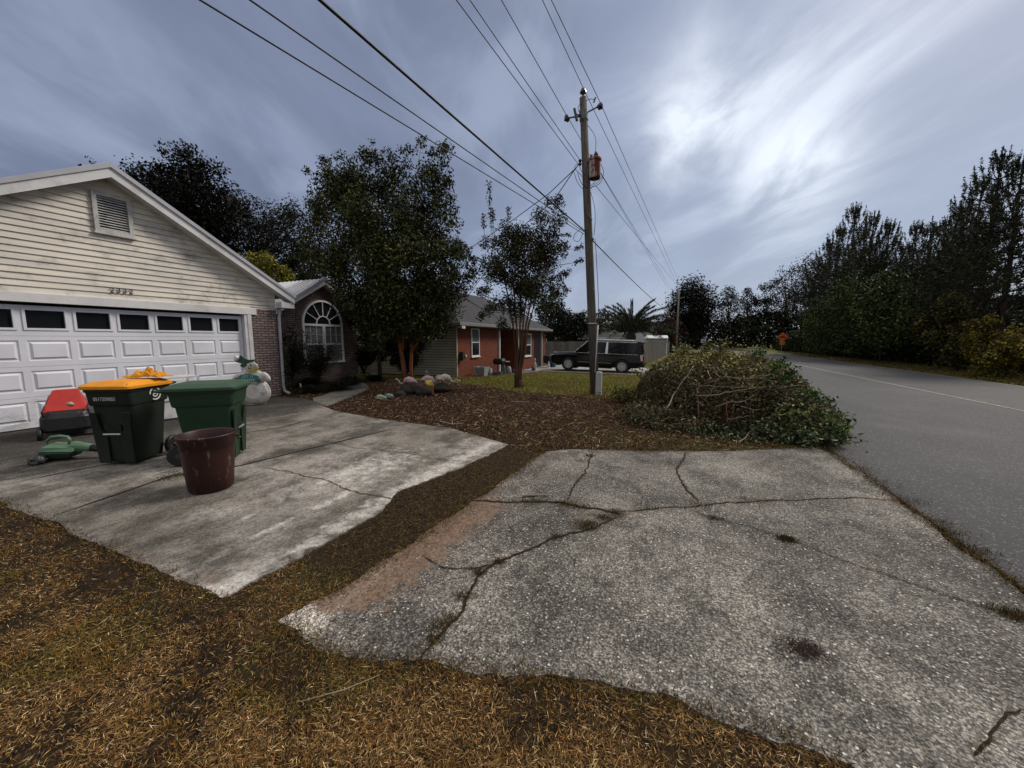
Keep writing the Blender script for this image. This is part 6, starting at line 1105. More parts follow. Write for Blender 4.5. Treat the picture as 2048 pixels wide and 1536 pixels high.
def B(l, D, jit=.5, zsc=1.):
    """photo blobs (x, y, radius px) at depth D"""
    o = []
    for x, y, r in l:
        rr = r / F * D; o.append((atD(x, y, D + RG.uniform(-1, 1) * rr * jit), rr))
    return o
dkc = S((34, 40, 24), (22, 28, 17), (46, 50, 28), (28, 30, 20), (60, 62, 34)); dkw = [5, 6, 2.5, 4, .7]
# --- large crape myrtle
D = (G(808, 770) - CP).dot(f_); tb0 = G(808, 772)
def S_(l, r, D, dd=0.): return ([atD(x, y, D + dd * i) for i, (x, y) in enumerate(l)], r)
stems = [S_([(812, 790), (808, 740), (802, 700), (792, 650), (776, 590), (750, 520)], [.105, .085, .08, .06, .045, .03], D), S_([(823, 786), (822, 730), (823, 700), (830, 640), (845, 570), (860, 500)], [.075, .065, .06, .05, .04, .025], D, .05), S_([(806, 700), (797, 660), (790, 600), (800, 500)], [.06, .05, .04, .03], D, .1), S_([(804, 705), (812, 650), (815, 590), (800, 480)], [.05, .045, .04, .03], D, -.08), S_([(824, 704), (838, 680), (860, 640), (890, 570)], [.04, .035, .03, .02], D, .1), S_([(806, 700), (788, 655), (750, 610), (700, 570)], [.05, .04, .03, .02], D, -.1)]
tops = [atD(780, 600, D), atD(845, 570, D), atD(800, 540, D), atD(815, 600, D), atD(870, 610, D), atD(740, 600, D)]
bl_ = B([(840, 305, 26), (812, 315, 24), (770, 325, 30), (730, 335, 30), (670, 335, 32), (640, 350, 24), (880, 335, 34), (900, 380, 30), (860, 390, 45), (800, 390, 55), (730, 400, 60), (665, 395, 45), (640, 440, 36), (690, 470, 55), (770, 470, 65), (850, 460, 60), (890, 480, 40), (905, 440, 26), (665, 515, 44), (722, 550, 56), (800, 555, 70), (870, 545, 55), (910, 530, 34), (640, 480, 30), (714, 610, 38), (760, 620, 55), (830, 620, 60), (880, 600, 45), (920, 560, 26), (695, 585, 22), (905, 500, 30), (880, 300, 18), (745, 300, 18), (728, 645, 22), (752, 668, 32), (800, 672, 34), (850, 660, 34), (885, 640, 26), (800, 640, 40)], D, .8)
tree('crape_myrtle_tree', 'large dark crape myrtle with two orange brown trunks beside the arched window', 'tree', tb0, stems, tops, bl_, 85000, .105, S((60, 66, 34), (38, 44, 25), (86, 90, 44), (40, 40, 28), (108, 110, 56), (72, 50, 30)), [5, 5, 2.2, 3, .5, .5], bark_c, .03, per=13, sig=.45)
# dark lower skirt hides the gap behind
# --- small crape myrtle
D2 = (G(1042, 776) - CP).dot(f_); b2 = G(1042, 782)
stems = [S_([(1035 + dx * .2, 784), (1036 + dx * .35, 740), (1040 + dx * .6, 700), (1040 + dx * 1.0, 650), (1042 + dx * 1.9, 590), (1045 + dx * 3.2, 520)], [.07, .045, .038, .032, .025, .014], D2, dd) for dx, dd in ((-14, .02), (-7, -.03), (0, .04), (6, -.02), (12, .03), (17, 0))] + [S_([(1042, 790), (1042, 760)], [.13, .10], D2)]
bl_ = B([(1000, 470, 26), (990, 505, 28), (1030, 480, 30), (1075, 445, 30), (1100, 430, 26), (1110, 470, 28), (1060, 490, 42), (1010, 530, 36), (1100, 520, 36), (1055, 550, 42), (1120, 500, 20), (985, 540, 24), (1020, 590, 32), (1080, 590, 34), (1110, 560, 22), (960, 530, 18), (945, 550, 14), (1045, 630, 28), (1000, 610, 26), (970, 590, 24), (940, 570, 22), (1128, 545, 12), (1125, 585, 16), (945, 525, 14), (962, 625, 18), (1088, 630, 22), (1010, 645, 20)], D2, .8)
tree('crape_myrtle_tree', 'smaller many stemmed crape myrtle standing at the edge of the leaf litter', 'tree', b2, stems, [atD(1010, 560, D2), atD(1042, 580, D2), atD(1070, 560, D2), atD(1000, 600, D2)], bl_, 26000, .082, S((58, 62, 36), (36, 40, 25), (80, 80, 44), (40, 38, 28), (84, 56, 32)), [5, 6, 2, 4, 1], bark_d, .014, per=12, sig=.95)
# tall sprays with old flower heads
sp = MB(); hp = []
for l in ([(985, 500), (984, 460), (979, 400), (978, 366)], [(972, 500), (968, 455), (967, 430)], [(990, 490), (986, 440), (984, 420)], [(1015, 480), (1018, 440), (1016, 414)], [(1105, 440), (1110, 405), (1122, 392)], [(1085, 440), (1092, 410), (1098, 396)], [(945, 545), (925, 505), (915, 475)], [(950, 530), (930, 490)], [(1120, 500), (1150, 498), (1165, 494)], [(1120, 530), (1150, 525), (1165, 520)], [(1125, 540), (1128, 570), (1130, 590)], [(1110, 470), (1140, 470)]):
    P = [atD(x, y, D2 + .1) for x, y in l]; sp.tube(P, [.012] + [.006] * (len(P) - 1), 5)
    for a, b in zip(P[1:], P[2:]) if len(P) > 2 else [(P[0], P[1])]:
        for u in np.linspace(0, 1, 14): hp.append(A3(a.lerp(b, float(u))))
tr2 = [o for o in bpy.data.objects if o.get('label', '').startswith('smaller many stemmed')][0]
sp.build('spray_stems', bark_g, tr2, fixn=False); hp = np.repeat(np.array(hp), 7, 0) + RG.normal(0, .045, (len(hp) * 7, 3)); quads('seed_heads', leafquads(hp, .07, .6), pal(len(hp), S((60, 52, 40), (84, 74, 62), (40, 40, 28)), None, .3), lfm, tr2)
# --- trees behind the house
def bigtree(label, name, Dp, blobs, n, ls, cols, w, base_px, per=9, sig=.6, trunk=True, tr=1., **kw):
    bb = B(blobs, Dp, .9); bx = atD(base_px[0], base_px[1], Dp); base = Vector((bx.x, bx.y, -.4)); st = [([base, Vector((bx.x, bx.y, 2)), bb[0][0].lerp(base, .35)], [r * tr for r in (.35, .28, .2)])]
    return tree(name, label, 'tree', base, st, [st[0][0][-1]], bb, n, ls, cols, w, bark_g, .12, per=per, sig=sig, **kw)
oak = S((20, 22, 16), (13, 15, 11), (30, 33, 22), (40, 42, 28)); 
bigtree('dark clumpy oak rising straight behind the garage roof', 'oak_tree', 27, [(330, 420, 60), (380, 325, 34), (345, 330, 26), (420, 365, 36), (300, 350, 28), (260, 345, 24), (350, 380, 50), (420, 420, 50), (440, 480, 50), (390, 480, 60), (195, 330, 14), (175, 345, 12), (455, 400, 24), (215, 335, 10), (375, 305, 20), (440, 352, 18)], 26000, .24, oak, [5, 6, 3, 1], (380, 560), per=13, sig=.35)
lac = S((36, 38, 28), (24, 26, 20), (54, 56, 40), (70, 70, 52))
bigtree('open crowned grey green tree between the oak and the large crape myrtle', 'oak_tree', 31, [(480, 400, 28), (500, 425, 34), (470, 450, 36), (520, 470, 44), (560, 430, 30), (590, 425, 28), (575, 470, 40), (620, 470, 36), (540, 520, 40), (600, 540, 40), (650, 520, 34), (640, 440, 22)], 15000, .22, lac, [5, 6, 2, .8], (540, 640), per=9, sig=.9)
yl = S((120, 112, 38), (80, 84, 30), (160, 142, 48), (52, 58, 26))
bigtree('yellow green young tree behind the ridge of the arched wing', 'young_tree', 21, [(520, 525, 26), (500, 520, 18), (545, 545, 26), (530, 560, 24), (565, 550, 16)], 4500, .15, yl, [3, 4, 1.5, 4], (530, 640), sig=.8)
bigtree('dark green young tree right of the yellow green one behind the wing roof', 'young_tree', 22, [(600, 530, 22), (615, 555, 24), (590, 560, 22), (640, 575, 22), (605, 510, 10)], 5000, .15, S((38, 46, 22), (24, 32, 16), (56, 60, 26)), [5, 5, 1], (605, 640), sig=.7)
bigtree('small golden leaved tree peeping over the wing roof beside the crape myrtle', 'young_tree', 19.5, [(648, 570, 9), (660, 575, 10), (560, 575, 12), (580, 578, 9)], 900, .11, S((130, 100, 30), (96, 84, 28)), [2, 1], (655, 640), sig=.8)
bigtree('dark evergreen filling the gap between the two houses', 'evergreen_tree', 15.6, [(740, 640, 40), (770, 600, 40), (745, 690, 34), (800, 660, 36), (850, 640, 34), (725, 600, 24), (785, 705, 28), (835, 690, 28), (740, 715, 22), (865, 665, 20)], 16000, .13, oak, [5, 6, 1, .2], (760, 755), sig=.7, tr=.25)
bigtree('green tree showing over the brick house roof beyond the small crape myrtle', 'young_tree', 38, [(1100, 590, 16), (1110, 615, 18), (1090, 620, 20), (1075, 600, 14), (1120, 635, 10)], 3500, .22, S((56, 64, 30), (38, 44, 22), (72, 78, 38)), [4, 5, 1], (1100, 700), sig=.7)
bigtree('broad dark tree leaning over the board fence', 'fence_tree', 37, [(1130, 650, 26), (1160, 650, 22), (1110, 665, 22), (1150, 665, 26), (1180, 640, 16), (1100, 690, 16), (1190, 655, 16), (1060, 680, 18)], 9000, .2, S((22, 28, 16), (14, 18, 11), (34, 40, 20)), [5, 5, 1], (1140, 720), sig=.35, per=12)
bigtree('rust brown leaved tree behind the wooden pole at the fence end', 'dead_tree', 60, [(1345, 640, 16), (1330, 655, 18), (1350, 665, 18), (1320, 672, 10), (1335, 680, 12)], 3500, .3, S((70, 30, 16), (46, 22, 13), (34, 30, 18)), [4, 4, 2], (1340, 705), sig=.6)
bigtree('tall round dark oak beyond the fence end', 'oak_tree', 74, [(1385, 580, 28), (1360, 595, 22), (1410, 600, 26), (1345, 615, 18), (1380, 620, 36), (1420, 630, 24), (1375, 655, 34), (1430, 655, 22), (1400, 675, 26), (1350, 640, 20), (1440, 610, 12), (1338, 625, 10)], 15000, .42, S((20, 24, 15), (13, 16, 11), (30, 34, 20)), [5, 5, 1], (1390, 702), sig=.3, per=14)
for i, (x, D_, bl2, lb) in enumerate([(1460, 84, [(1455, 585, 12), (1462, 600, 14), (1448, 612, 12), (1470, 620, 12), (1455, 640, 14), (1472, 655, 14)], 'thin crowned pine right of the round oak'), (1495, 90, [(1495, 590, 12), (1488, 605, 13), (1505, 610, 13), (1495, 630, 15), (1512, 640, 12), (1485, 650, 14)], 'thin crowned pine midway along the far road bend'), (1535, 82, [(1530, 580, 12), (1545, 570, 12), (1520, 600, 14), (1545, 600, 14), (1535, 625, 15), (1555, 635, 14), (1515, 650, 14)], 'thin crowned pine behind the orange sign'), (1575, 76, [(1570, 550, 14), (1590, 540, 14), (1560, 575, 16), (1590, 570, 18), (1575, 600, 20), (1600, 600, 20), (1570, 635, 22)], 'tall lacy pine left of the dense pine wood'), (1625, 68, [(1625, 520, 16), (1605, 530, 14), (1640, 515, 14), (1620, 555, 22), (1645, 550, 20), (1610, 590, 24), (1645, 590, 24), (1630, 630, 28)], 'tall lacy pine leading the dense pine wood')]):
    bigtree(lb, 'far_pine', D_, bl2, 3600 + 500 * i, .34, S((26, 28, 20), (17, 19, 14), (38, 40, 28)), [5, 5, 1], (x, 702), sig=.7, per=7)
# --- far wood closing the view, the back of it one mass
def mass(name, label, path, h, depth, n, ls, cols, w, seed=0, h2=.45):
    m = path; seg = [(Vector(a), Vector(b)) for a, b in zip(m, m[1:])]; Ls = np.array([(b - a).length for a, b in seg]); C = np.zeros((n, 3)); si = RG.choice(len(seg), n, p=Ls / Ls.sum()); u = RG.uniform(0, 1, n)
    A = np.array([[s[0].x, s[0].y] for s in seg])[si]; Bv = np.array([[s[1].x, s[1].y] for s in seg])[si]; P = A + (Bv - A) * u[:, None]; d = (Bv - A) / np.linalg.norm(Bv - A, axis=1, keepdims=True); nr = np.stack([-d[:, 1], d[:, 0]], 1)
    q = RG.uniform(0, 1, n); P = P + nr * (q * depth)[:, None]; nh = np.array([mnoise.noise(Vector((x * .12, y * .12, seed))) + .5 * mnoise.noise(Vector((x * .45, y * .45, seed))) for x, y in P])
    H = h * (1 + h2 * nh) * (.55 + .45 * np.minimum(q * 2.5, 1)); z = H * RG.uniform(0, 1, n) ** .75; C = np.stack([P[:, 0], P[:, 1], z - .4], 1) 
    dist = np.hypot(C[:, 0], C[:, 1])[:, None]; o = quads(name, leafquads(C, np.minimum(ls, ls * dist / 40.), .6, .1), pal(n, cols, w, .35), lfm, kind='stuff'); return o
wc = S((46, 54, 28), (28, 34, 20), (66, 76, 38), (50, 44, 29))
mass('far_wood', '', [(-60, 95), (-20, 100), (6, 100), (22, 86), (24, 70)], 7.5, 8, 26000, .75, wc, [5, 6, 1, 1])
mass('roadside_wood', '', [(15.2, 74), (14.6, 60), (14.6, 40), (15.0, 24), (15.6, 12), (16.4, 0)], 3.4, 3.2, 120000, .26, wc, [5, 6, 1.4, 1.4], 3)
mass('deep_wood', '', [(17, 56), (17, 40), (17.5, 24), (19, 8), (20, -4)], 4.6, 9, 110000, .42, S((22, 26, 16), (14, 17, 11), (34, 38, 22)), [5, 6, 1], 5, .25)
mass('left_wood', '', [(-70, -10), (-60, 40), (-50, 70), (-30, 85)], 9, 6, 6000, .8, wc, [5, 6, 1, 1], 8)
# --- pines of the roadside wood: whorled limbs turning up into candles
def pine_mesh(seed, H=10., wid=2.8, ntier=15, base=.25):
    rs = random.Random(seed); tr = MB(); tr.tube([(0, 0, -.3), (rs.uniform(-.1, .1), 0, H * .5), (0, 0, H * .98)], [.15, .10, .03], 8); Cc = []; Dd = []
    def tuft(p, d, L_=.42, n=26):
        p = np.array(p); d = np.array(d) / np.linalg.norm(d)
        for k in range(n):
            u = rs.random(); v = rnd_unit(1)[0]; q = d * .55 + v * .75; q /= np.linalg.norm(q); Cc.append(p + d * u * L_ * .8); Dd.append(q * rs.uniform(.12, .2))
    def candle(p, d, L_, n):
        p = np.array(p); d = np.array(d) / np.linalg.norm(d)
        for k in range(n): u = rs.random(); v = rnd_unit(1)[0]; q = d * .8 + v * .6; q /= np.linalg.norm(q); Cc.append(p + d * u * L_); Dd.append(q * (.17 - .09 * u))
    for i in range(ntier):
        t = i / (ntier - 1); z = H * (base + (1 - base) * t ** .92) * .97; R_ = wid * (1 - t) ** .85 * rs.uniform(.7, 1.15) + .16; k = rs.randint(4, 6)
        for j in range(k):
            a = 2 * math.pi * (j + rs.random() * .7) / k + i; c, s = math.cos(a), math.sin(a); rise = .25 + .55 * t; P = []
            for q in range(5): u = q / 4; P.append(Vector((c * R_ * u, s * R_ * u, z + R_ * (rise * u * u + .12 * u) * .9)))
            tr.tube(P, [.035, .028, .02, .014, .01], 4, cap=False)
            for q in ((1.6, 2.2, 2.8, 3.4, 4.0) if t < .6 else (2.6, 4.0) if t < .85 else (4.0,)):
                u = q / 4; p = Vector((c * R_ * u, s * R_ * u, z + R_ * (rise * u * u + .12 * u) * .9))
                for e in (-1, 1) if q < 4 else (0,):
                    o = Vector((-s * e * .30 * R_ * (1.2 - u), c * e * .30 * R_ * (1.2 - u), .12)); pp = p + o; tr.tube([p, pp, pp + Vector((0, 0, .18))], .009, 3, cap=False); tuft(pp, (c * .35, s * .35, 1.0), .42, 22)
            pe_ = P[-1]; tr.tube([pe_, pe_ + Vector((0, 0, .35))], .010, 4); candle(pe_, (c * .15, s * .15, 1), .75, 46)
    for j in range(5): a = j * 1.26; p = Vector((math.cos(a) * .14, math.sin(a) * .14, H * .95)); tr.tube([p, p + Vector((math.cos(a) * .1, math.sin(a) * .1, .55))], .012, 4); candle(p, (math.cos(a) * .28, math.sin(a) * .28, 1), .8, 46)
    candle((0, 0, H * .93), (0, 0, 1), 1.35, 90); tr.tube([(0, 0, H * .95), (0, 0, H + .5)], .016, 4)
    C = np.array(Cc); Dv = np.array(Dd); n = len(C); s = np.cross(Dv, rnd_unit(n)); s /= np.linalg.norm(s, axis=1, keepdims=True); s *= .017
    return tr, np.stack([C - s, C + Dv * .5 + s * 1.2, C + Dv, C + Dv * .5 - s * 1.2], 1), pal(n, S((52, 58, 34), (34, 40, 24), (72, 74, 42), (44, 36, 26)), [5, 5, 1, 1], .3)
PM = []
for sd_, H_, w_ in ((1, 10, 2.5), (2, 10, 1.9), (3, 10, 2.9)):
    tr, P, c = pine_mesh(sd_, H_, w_); rt_ = thing('pine_tree', 'x', 'tree'); a = tr.build('trunk', bark_p, rt_, world=False, fixn=False); b = quads('crown', P, c, ndm, rt_, world=False); PM.append((rt_, a, b))
pines = [(2002, 323, 14.6, 'tallest pine with upright candles beside the road', 2), (2046, 335, 15.4, 'pine cut by the picture edge beside the tallest one', 0), (1965, 372, 16.2, 'pine whose side limbs fan out left of the tallest pine', 1), (1930, 420, 17.5, 'pine set back in the wood left of the tallest pines', 1), (1893, 450, 16.0, 'pine with a slender double tip in the middle of the wood', 0),
         (1862, 462, 17.8, 'short pine in a dip of the tree line', 1), (1834, 458, 15.6, 'lone pointed pine in the dip of the tree line', 1), (1780, 456, 15.8, 'right pine of the central group above the round bush', 0), (1748, 440, 15.0, 'middle pine of the central group above the round bush', 2), (1711, 424, 15.6, 'tallest pine of the central group above the round bush', 0), (1680, 465, 16.8, 'left pine of the central group above the round bush', 1), (1660, 492, 15.4, 'low pine closing the left end of the pine group', 2), (1805, 500, 17.5, 'pine tip half hidden behind the central group', 1), (1730, 470, 18.5, 'slender pine behind the central group of pines', 1), (1915, 470, 18.6, 'slender dark pine deep in the wood', 1)]
first = {}
for i, (x, y, X, lb, kd) in enumerate(pines):
    P = atX(x, y, X); Hh = P.z + .4; src = PM[kd]
    if kd not in first: first[kd] = 1; r_o = src[0]
    else:
        r_o = src[0].copy(); COL.objects.link(r_o)
        for ch in src[1:]: c = ch.copy(); COL.objects.link(c); c.parent = r_o
    s = Hh / 10.; sx_ = s * (1.0 if s > .9 else 1.15); r_o.location = (P.x, P.y, -.4); r_o.scale = (sx_, sx_, s); r_o.rotation_euler = (0, 0, i * 1.7); tag(r_o, lb, 'tree', 'pines of the roadside wood')
# --- round bushes at the wood's edge
def bush(label, X, blobs, n, ls, cols, w, base=None, name='bush', sig=.5, per=12, Yq=None, cat='bush'):
    bb = []
    for x, y, r in blobs:
        p = atX(x, y, X) if Yq is None else atY(x, y, Yq); dd = (p - CP).dot(f_); rr = r / F * dd; p += Vector((1, 0, 0)) * RG.uniform(-.5, .7) * rr if Yq is None else Vector((0, 1, 0)) * RG.uniform(-.5, .7) * rr; bb.append((p, rr))
    c = bb[0][0]; base = Vector((c.x, c.y, T(c.x, c.y))); return tree(name, label, cat, base, [([base - Vector((0, 0, .1)), base.lerp(c, .6)], [.08, .05])], [base.lerp(c, .4)], bb, n, ls, cols, w, bark_g, .03, per=per, sig=sig)
bush('large rounded dark green bush at the road edge before the pines', 13.0, [(1740, 610, 55), (1760, 575, 30), (1725, 575, 30), (1700, 600, 40), (1790, 590, 30), (1670, 620, 34), (1640, 645, 34), (1700, 655, 50), (1760, 650, 50), (1810, 640, 40), (1640, 680, 30), (1610, 665, 22)], 20000, .20, S((70, 84, 40), (44, 56, 28), (98, 112, 54), (28, 36, 20)), [5, 5, 1.6, 3], sig=.3, per=14)
bush('olive brown bush beside the yellow green one at the wood edge', 13.2, [(1900, 640, 36), (1870, 640, 30), (1930, 620, 30), (1880, 680, 36), (1850, 670, 24), (1920, 690, 36)], 9000, .17, S((80, 74, 36), (52, 52, 28), (100, 80, 40), (32, 34, 21)), [4, 5, 1.5, 3], sig=.5)
bush('yellow green bush at the right edge of the road verge', 12.6, [(1975, 665, 26), (1955, 690, 24), (1995, 690, 30), (2030, 670, 24), (1970, 725, 30), (2020, 720, 34), (2055, 700, 30)], 9000, .13, S((130, 112, 42), (90, 84, 35), (160, 136, 54), (50, 52, 26)), [3, 4, 1, 4], sig=.6)
bush('low green bush around the orange sign post', 15.4, [(1550, 690, 14), (1575, 690, 16), (1595, 688, 18), (1555, 702, 12), (1585, 702, 14)], 4500, .26, S((44, 54, 26), (28, 36, 18)), [1, 1], sig=.4)
# --- palm behind the fence
PD = 38.; pb_ = atD(1262, 720, PD); pb_.z = -.5; pc = atD(1262, 674, PD)
palm = thing('palm_tree', 'feathery pindo palm arching above the board fence', 'palm', pb_); mb = MB(); mb.tube([pb_, pb_.lerp(pc, .5), pc, pc + Vector((0, 0, .5))], [.45, .42, .50, .35], 12); mb.build('trunk', barkm('palm_bark', (.05, .04, .03), (.025, .02, .016)), palm, smooth=True)
fm = MB(); LC, LD = [], []; rs = random.Random(5)
for i in range(38):
    a = i * 2.399; el = R(78 - 70 * (i / 38) ** .9); Lf = rs.uniform(3.6, 4.4); d = Vector((math.cos(a), math.sin(a), 0)); P = []
    for q in range(13):
        u = q / 12; P.append(pc + Vector((0, 0, .35)) + d * (Lf * (math.cos(el) * u + .30 * u * u)) + Vector((0, 0, Lf * (math.sin(el) * u - .36 * u ** 2.4 * (.4 + .9 * math.cos(el))))))
    fm.tube(P, [.035 * (1 - .8 * q / 12) for q in range(13)], 4, cap=False)
    for q in range(3, 13):
        for e in np.linspace(0, 1, 6)[:-1]:
            p = P[q - 1].lerp(P[q], float(e)); t = (P[q] - P[q - 1]).normalized(); sd2 = t.cross(Vector((0, 0, 1))).normalized()
            for s in (-1, 1): v = (t * .75 + sd2 * s * .35 + Vector((0, 0, .75))).normalized() * rs.uniform(.6, .9) * (1.1 - .5 * q / 12); LC.append(A3(p)); LD.append(A3(v))
C = np.array(LC); Dv = np.array(LD); n = len(C); s = np.cross(Dv, rnd_unit(n)); s /= np.linalg.norm(s, axis=1, keepdims=True); s *= .032
fm.build('frond_ribs', MATS['palm_bark'], palm, fixn=False); quads('fronds', np.stack([C - s * .7, C + Dv * .5 + s, C + Dv, C + Dv * .5 - s], 1), pal(n, S((58, 62, 48), (38, 42, 32), (80, 82, 66)), None, .25), lfm, palm)
# --- shrubs by the arched window and the end wall
def twiggy(label, base, h, w, nst, nl, ls, cols, seed=0, name='shrub', lean=(0, 0), mat=None, leafz=.35):
    t = thing(name, label, 'shrub', base); rs = random.Random(seed); mb = MB(); L_ = []; b = Vector(base)
    for i in range(nst):
        a = rs.uniform(0, 6.28); r = w * rs.uniform(.3, 1); hh = h * rs.uniform(.55, 1); P = []
        for q in range(7): u = q / 6; P.append(b + Vector((math.cos(a) * r * u ** 1.4 + .06 * math.sin(i + q) * u + lean[0] * u, math.sin(a) * r * u ** 1.4 + .06 * math.cos(i * 2 + q) * u + lean[1] * u, hh * u * (1.1 - .1 * u))))
        mb.tube(P, [.012 * (1 - .7 * q / 6) for q in range(7)], 4, cap=False)
        for k_ in range(5):
            q = rs.randint(2, 5); p = P[q]; d = Vector((rs.uniform(-1, 1), rs.uniform(-1, 1), rs.uniform(.1, 1))).normalized() * rs.uniform(.15, .45) * h * .5; mb.tube([p, p + d * .5 + Vector((0, 0, .03)), p + d], [.006, .004, .003], 3, cap=False); L_ += [A3(p + d * x) for x in (.5, .75, 1)]
        L_ += [A3(P[q]) for q in (3, 4, 5, 6)]
    mb.build('stems', mat or bark_g, t, fixn=False); L_ = np.array(L_); L_ = L_[L_[:, 2] > b.z + h * leafz * .5]; C = L_[RG.integers(0, len(L_), nl)] + RG.normal(0, .055, (nl, 3)); quads('leaves', leafquads(C, ls, .5), pal(nl, cols, None, .3), lfm, t); return t
sc_ = S((26, 28, 18), (18, 20, 14), (42, 42, 26))
twiggy('tall dark twiggy shrub between the downspout and the arched window', (-11.6, 8.45, -.03), 2.1, .75, 34, 3800, .065, sc_, 1)
twiggy('dark shrub with bare arching twigs under the arched window', (-11.7, 9.5, -.03), 1.55, .95, 30, 2600, .06, sc_, 2)
twiggy('thin leggy shrub against the beige end wall of the brick house', (G(880, 752).x - .4, 13.6, T(-9, 13.6)), 2.2, 1.0, 30, 2600, .075, S((44, 46, 28), (28, 30, 20), (70, 60, 34)), 3)
twiggy('dark low shrub left of the beige end wall', (-10.9, 13.3, T(-10, 13)), 1.3, .9, 26, 3000, .07, sc_, 4)
twiggy('sparse shrub in the dark gap right of the brick wing', (-13.2, 13.2, T(-12, 13)), 1.9, 1.1, 26, 3400, .09, S((38, 44, 26), (22, 26, 16), (52, 58, 34)), 6)
def strappy(label, base, h, w, n, cols, name='strappy_plant'):
    a = RG.uniform(0, 6.28, n); b = np.array(base) + np.stack([np.cos(a) * .08, np.sin(a) * .08, 0 * a], 1); el = RG.uniform(.4, 1.4, n); Ln = h * RG.uniform(.6, 1.15, n)
    d1 = np.stack([np.cos(a) * np.cos(el), np.sin(a) * np.cos(el), np.sin(el)], 1) * Ln[:, None]; tip = b + d1 * [1.0, 1.0, .55] + np.stack([np.cos(a), np.sin(a), 0 * a], 1) * (w * RG.uniform(.4, 1, n))[:, None]; md = b + d1 * .65; s = np.stack([-np.sin(a), np.cos(a), 0 * a], 1) * .011
    o = quads(name, np.stack([b - s * .5, md - s, tip, md + s], 1), pal(n, cols, None, .3), lfm); o['label'] = label; o['category'] = 'plant'; return o
dg_ = S((30, 34, 22), (18, 22, 14), (48, 50, 30))
for x, y, h, lb in ((-10.1, 8.0, .36, 'dark grassy clump at the foot of the downspout'), (-9.85, 8.75, .42, 'dark grassy clump near the bend of the front walk'), (-11.0, 10.4, .40, 'dark grassy clump under the right side of the arched window'), (-10.9, 11.4, .36, 'dark grassy clump at the corner of the brick wing'), (-11.4, 9.0, .5, 'taller grassy clump in front of the arched window shrubs'), (-10.6, 9.9, .3, 'low grassy clump at the end of the front walk')):
    strappy(lb, (x, y, T(x, y)), h, .3, 520, dg_)
mb = MB(); mb.tube([(-10.30, 7.34, .05), (-10.32, 7.34, .5), (-10.28, 7.35, 1.1), (-10.31, 7.33, 1.5)], .006, 4); iv = mb.build('climbing_vine', bark_g); L0 = np.array([[-10.28, 7.36, RG.uniform(0, 1.5)] for _ in range(420)]) + RG.normal(0, .05, (420, 3)); tag(iv, 'thin vine climbing the grey downspout', 'vine'); quads('leaves', leafquads(L0, .05, .7), pal(420, S((40, 44, 28), (70, 68, 50)), None, .3), lfm, iv)
# --- heap of cut branches
HC = Vector((.75, 9.6)); 
def heap_h(x, y):
    """height of the heap above the ground"""
    u = (x - .85) * math.cos(.25) + (y - 9.7) * math.sin(.25); v = -(x - .75) * math.sin(.25) + (y - 9.7) * math.cos(.25); r = math.hypot(u / 1.72, v / 2.6); k = max(0., 1 - r ** 2.6)
    h = 1.22 * k ** .5 * (1 + .18 * mnoise.noise(Vector((x * 1.1, y * 1.1, 2))) + .08 * mnoise.noise(Vector((x * 3, y * 3, 5)))); r2 = math.hypot((x - 1.8) / .8, (y - 7.75) / .9); return max(h, .62 * max(0, 1 - r2 ** 2) ** .7, .26 * max(0, 1 - math.hypot((x + .0) / 1.1, (y - 8.0) / 1.1) ** 2) ** .7)
hp_ = thing('brush_heap', 'big heap of cut leafy branches between the apron and the road', 'brush heap', (HC.x, HC.y, T(.7, 9.6)))
mb = MB(); n = 44; gx = np.linspace(-1.6, 3.2, n); gy = np.linspace(6.6, 12.8, n)
for y in gy:
    for x in gx: h = heap_h(x, y); mb.v.append((x, y, T(x, y) - .08 + h * .86))
for i in range(n - 1):
    for j in range(n - 1):
        q = i * n + j
        if max(mb.v[k][2] - T(mb.v[k][0], mb.v[k][1]) for k in (q, q + 1, q + n, q + n + 1)) > -.05: mb.f.append((q, q + 1, q + n + 1, q + n))
mb.build('matted_core', pm('matted_twigs', (.014, .011, .007), (.032, .022, .012), 14, .95, .05, bump=1., bsc=30), hp_, smooth=False)
rs = random.Random(3); tw = MB(); tips = []
def surf(x, y, o=0.): return Vector((x, y, T(x, y) + heap_h(x, y) + o))
cnt = 0
while cnt < 1000:
    x = rs.uniform(-1.4, 3.0); y = rs.uniform(6.8, 12.6); h = heap_h(x, y)
    if h < .08: continue
    cnt += 1; a = rs.uniform(0, 6.28) if rs.random() < .5 else rs.gauss(.15, .5); L_ = rs.uniform(.25, .95); dx, dy = math.cos(a), math.sin(a); P = []; o0 = rs.uniform(-.08, .05); o1 = rs.uniform(-.05, .16)
    for q in range(5):
        u = q / 4; X_ = x + dx * L_ * (u - .5); Y_ = y + dy * L_ * (u - .5); P.append(surf(X_, Y_, o0 + (o1 - o0) * u) + Vector((rs.gauss(0, .02), rs.gauss(0, .02), rs.gauss(0, .015))))
    r = rs.choice((.003, .0035, .004, .006, .009)); tw.tube(P, [r, r * .9, r * .75, r * .6, r * .4], 4, cap=False); tips.append(P[-1])
brm = pm('cut_twig_bark', (.13, .085, .055), (.06, .036, .025), 9, .85, .15, bump=.4); brp = pm('pale_branch_wood', (.34, .28, .21), (.20, .15, .11), 9, .8, .2, bump=.4); brr = pm('reddish_branch', (.17, .085, .055), (.10, .05, .035), 9, .8, .15)
def hpt(x, y, lift=.06):
    """point where the sight line meets the heap"""
    d = ray(x, y).normalized(); p = Vector(CP); 
    for i in range(900):
        p = p + d * .02
        if p.z < T(p.x, p.y) + heap_h(p.x, p.y) + lift: return p
        if p.y > 14: break
    return G(x, y)
